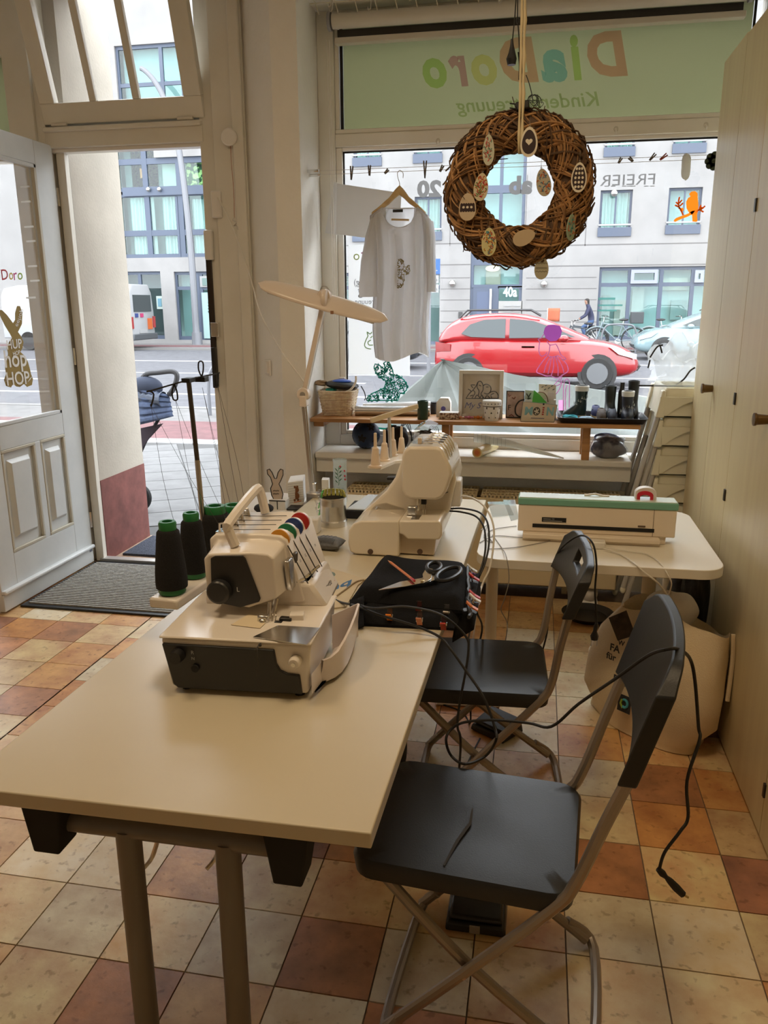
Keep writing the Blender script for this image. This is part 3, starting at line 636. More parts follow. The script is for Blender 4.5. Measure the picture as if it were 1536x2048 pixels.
# joints in the stone cladding
mb = MB(); jy = YF-.004
for yy in (556,578,600,622,644,666):
    for (xa,xb) in ((881,940),(1052,1193)): p, q = FP(xa,yy), FP(xb,yy); mb.bb(p.x,q.x,jy,YF,p.z-.015,p.z+.015)
for yy in (492,533):
    for (xa,xb) in ((640,941),(1051,1460)): p, q = FP(xa,yy), FP(xb,yy-2); mb.bb(p.x,q.x,jy,YF,p.z-.02,p.z+.02)
for xx in (902,1055,1178): p, q = FP(xx,350), FP(xx,492); mb.bb(p.x-.015,p.x+.015,jy,YF,q.z,p.z)
mb.build('cladding_joints', mat('stone_joint', srgb(134,131,130), .9), bl, smooth=0)
# left part: the big blue glazing seen through the door
gA = glazing(ho[len(sash)+3], [270,352,391], [165], back=room_l); gB = glazing(ho[len(sash)+4], [246,306,371,425], [320,380,386,465], back=room_d, th=.11)
def fr(x0,y0,x1,y1,m,d=.5,par=None,name='room'): a = frect(x0,y0,x1,y1); return MB().bb(a[0],a[1],YF+d,YF+d+.05,a[2],a[3]).build(name, m, par or gB)
fr(307,292,425,313, fac, -.01, name='wall_panel'); fr(244,372,425,390, blue_fr, .02, name='spandrel_panel')
fr(314,320,362,370, mat('white_room', srgb(196,220,204), .9)); fr(364,316,425,370, foliage_m, .45, name='reflected_foliage'); fr(344,326,359,368, mat('shelf_white', srgb(214,222,208), .9), .4, name='cabinet'); fr(246,296,300,372, foliage_m, .7, name='reflected_foliage')  # green panels: reflection of foliage in the glass, put in as colour
fr(273,334,289,354, mat('orange_chair', srgb(206,140,64), .7), .3, name='chair_back')
for r in ((252,392,306,464),(317,392,369,464),(376,396,424,464),(259,467,312,514),(322,467,376,514),(380,467,425,514)): a = frect(*r); folds(gB, a[0]+.05, a[1]-.05, a[2], a[3])
for r in ((352,392,356,514),(371,392,378,514)): fr(*r, blue_fr, .08, name='mullion')
for x in (298,320): q = FP(x,379); MB().ball((q.x,YF-.06,q.z), .09, 8, 6).build('spot_lamp', steel, gB)
g3 = glazing(ho[len(sash)+5], [280,325], [], back=mat('dark_room', srgb(96,104,104), .9)); g4 = glazing(ho[len(sash)+6], [352,396,402,436], [576], back=room_l)
a = frect(399,552,432,574); MB().bb(a[0],a[1],YF+.04,YF+.1,a[2],a[3]).build('vent_window', wl, g4); a = frect(404,556,430,571); MB().bb(a[0],a[1],YF+.02,YF+.05,a[2],a[3]).build('vent_pane', room_d, g4)
a = frect(405,585,436,677); MB().bb(a[0],a[1],YF+.03,YF+.08,a[2],a[3]).build('door_leaf', room_l, g4)
mb = MB()
for k in range(4): r = frect(416,604+6*k,430,607+6*k); mb.bb(r[0],r[1],YF+.0,YF+.03,r[2],r[3])
mb.build('door_print', mat('dark_print', (.05,.08,.08), .7), g4, smooth=0)
a = frect(312,592,326,618); MB().bb(a[0],a[1],YF+.05,YF+.1,a[2],a[3]).build('notice', mat('notice', srgb(196,214,206), .8), g3); a = frect(315,597,322,613); MB().bb(a[0],a[1],YF+.03,YF+.05,a[2],a[3]).build('notice_print', mat('notice_blue', srgb(110,160,180), .8), g3)
# ---- lamp post
mb = MB(); base = G(395,692); YL = base.y
pts = [base]+[PY(x,y,YL) for x,y in ((391,640),(385,540),(378,460),(370,385),(362,325),(355,285),(344,240),(326,192),(306,158),(288,140),(281,137))]
mb.tube(cr(pts,4), [.17 if i < 3 else .14-.0012*i for i in range(len(cr(pts,4)))], 10)
lp = thing('street_lamp', 'tall curved grey street lamp post across the street', 'lamp post', base); mb.build('post', mat('galvanised', srgb(150,152,158), .5, .3), lp)
MB().cyl(base, base+Vector((0,0,.55)), .22, .2, 12).build('base_sleeve', MATS['galvanised'], lp)
# ---- cars
tyre = mat('tyre', (.02,.02,.02), .8); rim_m = mat('rim', (.28,.29,.30), .4, .5); carglass = mat('car_glass', (.05,.07,.075), .08); lampg = mat('headlamp', (.75,.78,.8), .15)
def car(name, label, origin, col, s=1, flip=1, hatch=True, L=4.06, H=1.46):
    """origin: ground point below the rear bumper; car points to +X (flip=1)"""
    o = Vector(origin); t = thing(name, label, 'car', o); body = mat(name+'_paint', col, .22, coat=.6)
    def W(x, y, z): return o + Vector((flip*x*s, y*s, z*s))
    prof = [(0,.42,.60,.62),(.02,.30,.90,.72),(.25,.22,.98,.82),(.8,.20,1.00,.86),(1.7,.18,.97,.87),(2.6,.18,.97,.87),(3.1,.19,.95,.86),(3.55,.20,.88,.83),(3.88,.22,.74,.75),(4.06,.34,.52,.58)]
    rings = []
    for x, zb, zt, hw in prof:
        x *= L/4.06; mid = (zb+zt)/2
        rings.append([W(x,-hw*.86,zb),W(x,-hw,zb+.1),W(x,-hw,mid),W(x,-hw*.97,zt-.04),W(x,-hw*.80,zt),W(x,hw*.80,zt),W(x,hw*.97,zt-.04),W(x,hw,mid),W(x,hw,zb+.1),W(x,hw*.86,zb)])
    MB().ring_loft(rings).build('body', body, t, smooth=50, sub=1)
    g = [(.04,.90,.96,.70),(.22,.95,1.22,.68),(.5,.95,1.40,.66),(1.0,.95,H,.66),(1.6,.95,H,.66),(2.05,.95,1.40,.66),(2.6,.95,1.18,.68),(3.15,.93,.97,.70)]
    rings = [[W(x,-.80,zb-.08),W(x,-.78,zb),W(x,-hw,zt-.05),W(x,-hw*.8,zt),W(x,hw*.8,zt),W(x,hw,zt-.05),W(x,.78,zb),W(x,.80,zb-.08)] for x,zb,zt,hw in g]
    MB().ring_loft(rings).build('cabin', body, t, smooth=50, sub=1)
    for sy in (-1,1):
        def S(x, z): return W(x, sy*(.815-.15*max(0,(z-.92))/.5), z)
        for poly in ([(.55,1.06),(.72,1.24),(1.0,1.33),(1.42,1.35),(1.42,.98),(.75,1.0)],[(1.50,.98),(1.50,1.35),(1.95,1.31),(2.45,1.14),(2.78,1.0)]):
            MB().prism([S(*p) for p in poly], (0,sy*.012,0)).build('side_window', carglass, t, smooth=0)
        for wx in (.72, 3.22):
            c = W(wx,sy*.78,.31); wb = MB().lathe([(.10,-.09),(.29,-.09),(.315,-.06),(.315,.06),(.29,.09),(.10,.09)], c, 20, 'y').build('wheel', tyre, t)
            MB().lathe([(0,0),(.2,.005),(.215,.015),(.0,.02)] if False else [(0.001,-.02),(.2,-.02),(.21,.0),(.2,.02),(.001,.02)], c+Vector((0,sy*.085*s,0)), 16, 'y').build('rim', rim_m, wb)
            MB().cyl(W(wx,sy*.70,.31), W(wx,sy*.846,.31), .375*s, n=20).build('wheel_arch', rubber, t)
        MB().prism([W(3.42,sy*.82,.82),W(3.95,sy*.70,.68),W(3.95,sy*.70,.58),W(3.6,sy*.82,.68)], (0,sy*.03,0)).build('headlamp', lampg, t)
        MB().prism([W(.03,sy*.70,.90),W(.34,sy*.80,.86),W(.34,sy*.80,.72),W(.04,sy*.70,.70)], (0,sy*.03,0)).build('tail_lamp', mat('tail_red', (.4,.02,.02), .3), t)
        MB().bb(*sorted((W(1.75,0,0).x,W(2.0,0,0).x)),W(0,sy*.87,0).y-.01,W(0,sy*.89,0).y+.01,W(0,0,.80).z,W(0,0,.83).z).build('door_handle', body, t)
        MB().ball(W(2.55,sy*.92,.98), (.10*s,.07*s,.07*s), 10, 6).build('mirror', body, t)
    for sy in (-.55,.55): MB().tube([W(.5,sy,H-.09),W(.65,sy,H+.05),W(1.9,sy,H+.05),W(2.1,sy,H-.06)], .02*s, 6).build('roof_rail', black_pl, t)
    MB().prism([W(3.98,-.45,.34),W(4.04,-.45,.44),W(4.04,.45,.44),W(3.98,.45,.34)], (flip*.04,0,0)).build('grille', black_pl, t)
    return t
ra = G(1190,776); car('red_car', 'red hatchback driving along the street', (ra.x-3.22,17.0,GZ), srgb(186,14,28))
car('pale_blue_car', 'pale blue car seen by its front wing, beyond the bicycles', (G(1265,718).x+4.0,25.4,GZ), srgb(160,190,196), flip=-1)
car('dark_grey_car', 'dark grey car behind the red one', (G(840,722).x-3.6,21.0,GZ), srgb(52,60,68))
# parked van: box body with a rear seen from the shop
vb = G(270,697); vx, vy = vb.x+.85, 27.4
vn = thing('delivery_van', 'white van parked across the street, rear doors in view', 'van', (vx,vy,GZ))
vw = mat('van_white', (.52,.53,.54), .3)
rings = []
for x, ins in ((0,.06),(-.05,0),(-1.5,0),(-4.6,0),(-5.3,.12)):
    y0, y1, z0, z1 = vy+ins, vy+1.9-ins, GZ+.45, GZ+2.38-ins; rings.append([Vector((vx+x,a,b)) for a,b in ((y0,z0),(y1,z0),(y1,z0+.9),(y1-.10,z1-.25),(y1-.3,z1),(y0+.3,z1),(y0+.10,z1-.25),(y0,z0+.9))])
MB().ring_loft(rings).build('body', vw, vn, smooth=40, bevel=.03)
MB().bb(vx-.02,vx+.03,vy+.28,vy+1.62,GZ+1.40,GZ+2.0).build('rear_window', carglass, vn); MB().bb(vx-.15,vx+.10,vy+.02,vy+1.88,GZ+.38,GZ+.60).build('bumper', mat('grey_bumper', (.10,.11,.12), .6), vn, bevel=.03)
for a in (vy-.005, vy+1.72): MB().bb(vx-.15,vx+.03,a,a+.18,GZ+.80,GZ+1.22).build('tail_lamp', mat('tail_red2', (.5,.03,.03), .3), vn)
MB().bb(vx,vx+.035,vy+1.30,vy+1.62,GZ+.75,GZ+1.15).build('orange_plate', mat('orange_plate', srgb(226,110,40), .6), vn)
MB().bb(vx,vx+.035,vy+.6,vy+1.15,GZ+.62,GZ+.76).build('number_plate', mat('plate_grey', (.55,.55,.55), .6), vn)
for a, c in ((.35,(60,80,150)),(.75,(214,60,120))): MB().bb(vx,vx+.03,vy+a,vy+a+.22,GZ+1.20,GZ+1.34).build('door_sticker', mat('van_sticker_%d' % int(a*100), srgb(*c), .6), vn)
for x in (-.9,-4.2): MB().lathe([(.10,-.12),(.33,-.12),(.36,0),(.33,.12),(.10,.12)], (vx+x,vy+.12,GZ+.36), 18, 'y').build('wheel', tyre, vn)
# ---- bicycles, stands, cyclist
def bike(name, label, cx, y, col, flip=1, basket=False, s=1, group=None, sh=.90):
    t = thing(name, label, 'bicycle', (cx,y,GZ+.06), group=group); B = lambda x, z, dy=0: Vector((cx+flip*x*s, y+dy, GZ+.06+z*s)); fm = mat(name+'_frame_'+str(int(cx*10)), col, .4)
    for wx in (-.52,.52):
        wb = MB().tube([B(wx+.33*math.cos(a*PI/12), .34+.33*math.sin(a*PI/12)) for a in range(24)], .022, 6, closed=True).build('wheel', tyre, t)
        mb = MB()
        for a in range(12): mb.tube([B(wx,.34), B(wx+.32*math.cos(a*PI/6),.34+.32*math.sin(a*PI/6))], .004, 3)
        mb.build('spokes', steel, wb)
    fr_ = MB()
    for a, b in (((-.52,.34),(-.08,.30)),((-.08,.30),(.38,.70)),((-.20,.72),(.36,.80)),((-.20,.78),(-.08,.30)),((-.52,.34),(-.20,.72)),((.36,.85),(.52,.34))): fr_.tube([B(*a),B(*b)], .022, 6)
    fr_.build('frame', fm, t); MB().tube([B(.34,.85),B(.33,.98),B(.28,1.0,-.0)], .014, 6).build('stem', steel, t); MB().tube([B(.22,.99,-.28),B(.33,.99,-.1),B(.33,.99,.1),B(.22,.99,.28)], .013, 6).build('handlebar', black_pl, t)
    MB().ball(B(-.22,sh), (.15,.07,.04), 10, 6).build('saddle', black_pl, t); MB().tube([B(-.19,.70),B(-.22,sh-.02)], .013, 6).build('seat_post', steel, t)
    for wx, a0, a1 in ((-.52,20,170),(.52,40,150)): MB().tube([B(wx+.37*math.cos(math.radians(a)), .34+.37*math.sin(math.radians(a))) for a in range(a0,a1,12)], .02, 5).build('mudguard', fm, t)
    MB().lathe([(.001,-.01),(.09,-.01),(.09,.01),(.001,.01)], B(-.08,.30), 12, 'y').build('chainring', steel, t)
    if basket: MB().bb(min(B(-.75,0).x,B(-.4,0).x),max(B(-.75,0).x,B(-.4,0).x),y-.17,y+.17,B(0,.80).z,B(0,1.12).z).build('basket', mat('grey_basket', srgb(80,86,90), .7), t, bevel=.02)
    return t
b1 = PZ(1225,712,GZ); bike('city_bicycle', 'pale blue city bicycle with a rear basket, leaning at the stand', G(1226,706).x, 28.0, srgb(150,170,178), -1, True, 1.15)
bike('dark_bicycle', 'dark bicycle with chrome mudguards behind the red car bonnet', G(1160,704).x, 28.6, srgb(60,70,78), -1, False, 1.0)
bike('silver_bicycle', 'silver bicycle half hidden behind the pale blue car', G(1325,704).x, 28.2, srgb(200,206,208), 1, False, 1.15)
def hoop(x, y, label, ww=.75, hh=.8, dy=.0):
    mb = MB(); pts = [(-ww/2,0),(-ww/2,hh*.6),(-ww/2+.08,hh*.88),(-ww/2+.25,hh),(ww/2-.25,hh),(ww/2-.08,hh*.88),(ww/2,hh*.6),(ww/2,0)]
    mb.tube(cr([Vector((x+a,y+dy*a,GZ+b)) for a,b in pts],3), .03, 8); return simple('bicycle_stand', mb, MATS['galvanised'], label, 'bicycle stand')
hoop(G(1235,708).x, 27.6, 'galvanised hoop stand beside the pale blue bicycle', 1.1, .95)
q = G(421,831); hoop(q.x+.42, q.y, 'galvanised hoop stand at the near kerb beyond the doorway', .85, .82)
mb = MB(); q2 = G(445,832); mb.tube([Vector((q2.x+.32+.33*math.cos(a*PI/14), q2.y-.1, GZ+.36+.33*math.sin(a*PI/14))) for a in range(28)], .03, 6, closed=True); kb = thing('kerb_bicycle', 'bicycle wheel showing past the door post at the kerb', 'bicycle', (q2.x+.32,q2.y-.1,GZ)); mb.build('wheel', tyre, kb)
mb = MB()
for a in range(10): mb.tube([Vector((q2.x+.32,q2.y-.1,GZ+.36)), Vector((q2.x+.32+.32*math.cos(a*PI/5), q2.y-.1, GZ+.36+.32*math.sin(a*PI/5)))], .004, 3)
mb.build('spokes', steel, kb); MB().tube([Vector((q2.x+.32,q2.y-.1,GZ+.36)),Vector((q2.x+.7,q2.y-.1,GZ+.9)),Vector((q2.x+1.2,q2.y-.1,GZ+.85))], .025, 6).build('frame', MATS['galvanised'], kb)
# cyclist
cy_y = 29.6; cx = PY(1176,650,cy_y).x
cyb = bike('moving_bicycle', 'bicycle ridden past the shop front by a person in a navy jacket', cx-.12, cy_y, srgb(70,80,90), -1, False, 1.0, sh=.79)
cyb.location.z = cyb.location.z  # rests on the far pavement
Vn = {'pelvis':(.12,0,.98),'waist':(.10,0,1.15),'chest':(.0,0,1.42),'neck':(-.05,0,1.56),'head':(-.08,0,1.66),'crown':(-.09,0,1.78),
 'shl':(-.0,-.19,1.45),'ell':(-.10,-.24,1.20),'hal':(-.32,-.26,1.06),'shr':(-.0,.19,1.45),'elr':(-.10,.24,1.20),'har':(-.32,.26,1.06),
 'hil':(.10,-.11,.94),'knl':(-.22,-.12,.78),'anl':(-.02,-.12,.40),'tol':(-.20,-.12,.34),'hir':(.10,.11,.94),'knr':(-.08,.12,.60),'anr':(.10,.12,.24),'tor':(-.08,.12,.16)}
rad = {'pelvis':.15,'waist':.13,'chest':.165,'neck':.06,'head':.10,'crown':.085,'shl':.07,'ell':.05,'hal':.04,'shr':.07,'elr':.05,'har':.04,'hil':.095,'knl':.065,'anl':.045,'tol':.04,'hir':.095,'knr':.065,'anr':.045,'tor':.04}
ed = [('pelvis','waist'),('waist','chest'),('chest','neck'),('neck','head'),('head','crown'),('chest','shl'),('shl','ell'),('ell','hal'),('chest','shr'),('shr','elr'),('elr','har'),('pelvis','hil'),('hil','knl'),('knl','anl'),('anl','tol'),('pelvis','hir'),('hir','knr'),('knr','anr'),('anr','tor')]
names = list(Vn); me = bpy.data.meshes.new('person'); me.from_pydata([Vn[n] for n in names], [(names.index(a),names.index(b)) for a,b in ed], [])
po_ = bpy.data.objects.new('person', me); COL.objects.link(po_); md = po_.modifiers.new('skin','SKIN')
for i, n in enumerate(names): me.skin_vertices[0].data[i].radius = (rad[n],rad[n])
me.skin_vertices[0].data[0].use_root = True; md2 = po_.modifiers.new('sub','SUBSURF'); md2.levels = 2; md2.render_levels = 2
me2 = bpy.data.meshes.new_from_object(po_.evaluated_get(bpy.context.evaluated_depsgraph_get())); po_.modifiers.clear(); po_.data = me2
for m_ in (mat('navy_jacket', srgb(54,58,92), .8), mat('blue_jeans', srgb(74,104,150), .8), mat('skin', srgb(196,150,126), .6), mat('dark_hair', srgb(40,34,32), .8), rubber): me2.materials.append(m_)
for p in me2.polygons:
    c = p.center; p.use_smooth = True
    p.material_index = (3 if (c.z > 1.70 or c.x > -.07) else 2) if c.z > 1.575 else (0 if c.z > 1.03 and not (c.x < -.29) else (2 if c.z > 1.03 and c.x < -.29 else (4 if (c.z < .34 and c.x < .03 or c.z < .2) else 1)))
po_.location = (cx,cy_y,GZ+.02); WM[po_.name] = Matrix.Translation(po_.location); props(po_, 'person in navy jacket and jeans riding a bicycle past the shop front', 'person')
# parking sign with a pole, partly behind the shirt
sy = 13.0; a, b = PY(846,518,sy), PY(880,548,sy); sg_ = thing('parking_sign', 'blue parking sign with two small plates on a grey pole', 'sign', (a.x+.1,sy,GZ))
MB().cyl((a.x+.1,sy+.03,GZ),(a.x+.1,sy+.03,a.z+.05),.03,n=10).build('pole', MATS['galvanised'], sg_)
MB().bb(a.x,b.x,sy-.01,sy+.01,b.z,a.z).build('blue_plate', mat('sign_blue', srgb(24,104,190), .5), sg_)
mb = MB(); lettering(mb, 'P', (b.x-.20,sy-.013,b.z+.10), (1,0,0), (0,0,1), size=.19, weight=.03); mb.bb(b.x-.20,b.x-.04,sy-.014,sy-.012,b.z+.045,b.z+.06); mb.ngon([(b.x-.22,sy-.013,b.z+.052),(b.x-.17,sy-.013,b.z+.08),(b.x-.17,sy-.013,b.z+.025)]); mb.build('sign_print', wl, sg_, smooth=0)
for (ya,yb) in ((551,566),(569,585)): c, d = PY(846,ya,sy), PY(877,yb,sy); pl_ = MB().bb(c.x,d.x,sy-.01,sy+.01,d.z,c.z).build('small_plate', wl, sg_); mb = MB(); lettering(mb, '18h', (c.x+.14,sy-.013,d.z+.03), (1,0,0), (0,0,1), size=.07); mb.build('plate_print', mat('dark_print', (.05,.08,.08), .7), pl_, smooth=0)
# orange flag on the far pavement near the bicycles
q = PY(1105,640,29.2); fg = thing('safety_flag', 'small orange flag on a thin rod behind the red car', 'flag', (q.x,29.2,GZ+.06)); MB().cyl((q.x-.18,29.2,GZ),(q.x-.18,29.2,q.z+.4),.012,n=6).build('rod', steel, fg)
MB().grid(lambda u,v: (q.x-.18+.42*u, 29.2+.05*math.sin(u*6), q.z-.05+.45*v), 8, 4).build('cloth', mat('orange_cloth', srgb(226,120,84), .8), fg, solid=.004)
# ---- pale tarpaulin tent directly outside the window
tarp = filmmat('pale_tarpaulin', (.30,.325,.315), .45)
ap = PY(884,718,5.75); tp = thing('tarpaulin_tent', 'pale green tarpaulin stretched to a peak just outside the window', 'tarpaulin', (ap.x,5.75,GZ))
base_ring = [PY(722,858,5.35), PY(800,905,5.25), PY(960,930,5.22), PY(1140,935,5.22), PY(1340,900,5.30), PY(1440,818,5.7), PY(1340,800,6.3), PY(1000,790,6.8), PY(780,800,6.3)]
for p in base_ring: p.z = min(p.z, 1.0)
n = len(base_ring); R_ = []
for k in range(9):
    t = k/8; ring = []
    for i in range(n*6):
        a_, f_ = divmod(i, 6); b0, b1_ = base_ring[a_], base_ring[(a_+1)%n]; q = b0.lerp(b1_, f_/6); p = ap.lerp(q, t)
        sag = -.10*math.sin(PI*t)*math.sin(PI*f_/6) - .02*math.sin(PI*t); ring.append(p+Vector((0,0,sag+.004*math.sin(i*1.7+k*2.3))))
    R_.append(ring)
R_.append([Vector((p.x,p.y,GZ)) for p in R_[-1]])
R_[0] = [ap+Vector((.02*math.cos(2*PI*i/(n*6)),.02*math.sin(2*PI*i/(n*6)),0)) for i in range(n*6)]
MB().ring_loft(R_, cap1=False).build('cover', tarp, tp, smooth=60)
# ---- pushchair outside the door
pc = G(303,1022); px0, py0 = pc.x, pc.y
pp = thing('pushchair', 'dark pushchair with denim blue hood parked outside the door', 'pushchair', (px0-.25,py0,GZ))
wc = PY(303,995,py0)
R0 = wc.z-GZ
MB().tube([Vector((wc.x-.12+ (R0-.02)*math.cos(a*PI/14), py0, GZ+R0+(R0-.02)*math.sin(a*PI/14))) for a in range(28)], .026, 8, closed=True).build('wheel', tyre, pp)
MB().tube([Vector((wc.x-.12+(R0-.05)*math.cos(a*PI/14), py0, GZ+R0+(R0-.05)*math.sin(a*PI/14))) for a in range(28)], .012, 6, closed=True).build('rim', rim_m, pp)
mb = MB()
for a in range(5): mb.tube([Vector((wc.x-.12,py0,GZ+R0)), Vector((wc.x-.12+(R0-.05)*math.cos(a*PI/2.5),py0,GZ+R0+(R0-.05)*math.sin(a*PI/2.5)))], .008, 5)
mb.build('spokes', black_pl, pp)
MB().tube([Vector((wc.x-.7+ (R0-.02)*math.cos(a*PI/14), py0, GZ+R0+(R0-.02)*math.sin(a*PI/14))) for a in range(28)], .026, 8, closed=True).build('wheel', tyre, pp)
U = lambda x, y, d=0: PY(x, y, py0+d)
MB().tube(cr([U(276,775),U(290,750),U(318,745),U(345,743),U(354,752),U(348,775),U(338,790)],5), .020, 10).build('handle', mat('foam_grip', (.10,.10,.11), .7), pp)
MB().tube([U(338,785),U(322,830),U(290,885),U(270,930),U(255,980)], .014, 8).build('frame', black_pl, pp)
MB().tube([U(255,785),U(250,900),U(262,980)], .014, 8).build('frame', black_pl, pp)
def hood(u, v):
    p = U(262,765).lerp(U(338,790),u).lerp(U(270,850).lerp(U(346,832),u), v); return p+Vector((0,-.18*math.sin(PI*u)*(.4+.6*v)-.01*math.sin(v*30),0))
MB().grid(hood, 14, 14).build('hood', mat('denim', srgb(92,108,142), .9, noise=.3, nscale=30), pp, solid=.012)
def roll_(u, v):
    a = 2*PI*v; p = U(265,790).lerp(U(330,798),u); return p+Vector((0,.08*math.cos(a)-.03,.055*math.sin(a)*(1+.15*math.sin(u*40))))
MB().grid(roll_, 30, 14).build('rolled_blanket', mat('grey_blanket', srgb(126,136,156), .9), pp)
MB().ball(U(292,775), (.14,.09,.09), 16, 10).build('bundle', mat('dark_denim', srgb(70,80,104), .9), pp)
MB().grid(lambda u,v: U(262,860).lerp(U(332,845),u).lerp(U(258,945).lerp(U(300,880),u),v)+Vector((0,-.05,0)), 6, 6).build('basket_fabric', mat('mauve_cloth', srgb(92,80,92), .9), pp, solid=.01)

mat = _mat0
# ================================================================ FURNITURE
ZT = .73
tab_m = mat('cream_laminate', srgb(208,197,172), .30, noise=.04, nscale=2)
edge_m = mat('cream_edge', srgb(206,190,164), .45)
leg_grey = mat('grey_tube', srgb(118,112,106), .4, .15)
# --- long worktable
tb = thing('sewing_table', 'long cream folding worktable carrying two overlock machines', 'table', (-.65,2.3,0))
def tx(y, side): return (-.2443 if side else -1.037) + .0153*(y-1.1405)
YN, YFAR = 1.1405, 3.55
top = [Vector((tx(YN,0),YN-.008,ZT)),Vector((tx(YN,1),YN,ZT)),Vector((tx(YFAR,1),YFAR,ZT)),Vector((tx(YFAR,0),YFAR,ZT))]
MB().prism([p-Vector((0,0,.031)) for p in top], (0,0,.031)).build('tabletop', [tab_m], tb, bevel=.0025)
# near leg frame: crossbar between black brackets and two tubes
cb0, cb1 = PY(95,1632,YN+.15), PY(610,1705,YN+.15)
zc = .622
for yb, nm in ((1.215,''),(YFAR-.35,'')):
    MB().cyl((-.87,yb,zc),(-.42,yb,zc),.021,n=16).build('crossbar', leg_grey, tb)
    for xx in (-.895, -.41):
        mb = MB(); w_ = .045
        mb.hexa([Vector((xx-.025,yb-w_,ZT-.155)),Vector((xx+.03,yb-w_,ZT-.155)),Vector((xx+.03,yb+w_*.4,ZT-.155)),Vector((xx-.025,yb+w_*.4,ZT-.155)),Vector((xx-.045,yb-w_,ZT-.031)),Vector((xx+.045,yb-w_,ZT-.031)),Vector((xx+.045,yb+w_,ZT-.031)),Vector((xx-.045,yb+w_,ZT-.031))]); mb.build('bracket', black_mat, tb, bevel=.004)
    for px in (258, 455):
        q = PY(px,1680,yb); xx = q.x if yb < 2 else (-.745 if px == 258 else -.53)
        MB().cyl((xx,yb,zc),(xx+.0,yb,.0),.0245,n=16).build('leg', leg_grey, tb)
    MB().cyl((-.98,yb,.02),(-.32,yb,.02),.02,n=12).build('foot_bar', leg_grey, tb)
for px in (310, 437): a, b, c = PY(px+8,1672,YN+.22), PY(px-6,1715,YN+.22), PY(px-24,1738,YN+.20); MB().tube(cr([a,b,c],4), .005, 6).build('lock_hook', steel, tb)
# --- second table with rounded corners
t2 = thing('side_table', 'white table with rounded corners carrying the cutting plotter', 'table', (.2,3.1,0))
pl = [Vector((x,y,0)) for x,y in rrect(-.19,.655,2.685,3.50,.09,8)]
z2 = .728
MB().prism([p+Vector((0,0,z2-.034)) for p in pl], (0,0,.034)).build('tabletop', mat('white_laminate', srgb(232,226,212), .3), t2, bevel=.002)
for (x, y) in ((.470,3.13),(.60,3.44),(-.165,3.47)): MB().cyl((x,y,0),(x,y,z2-.034),.027,n=18).build('leg', mat('cream_leg', srgb(224,208,178), .4), t2)
# --- small cabinet between worktable and pillar
ZQ = .705
scb = thing('side_cabinet', 'low white cabinet beside the far end of the worktable', 'cabinet', (-1.17,3.3,0)); MB().bb(-1.33,-1.06,3.0,3.62,.05,ZQ-.02).build('carcass', white_pl, scb, bevel=.003); MB().bb(-1.34,-1.045,2.99,3.63,ZQ-.02,ZQ).build('top', white_pl, scb, bevel=.003); MB().bb(-1.31,-1.08,2.985,3.0,.08,ZQ-.03).build('door', white_pl, scb, bevel=.003)
for x_ in (-1.31,-1.08):
    for y_ in (3.02,3.60): MB().cyl((x_,y_,0),(x_,y_,.05),.015,n=10).build('foot', rubber, scb)
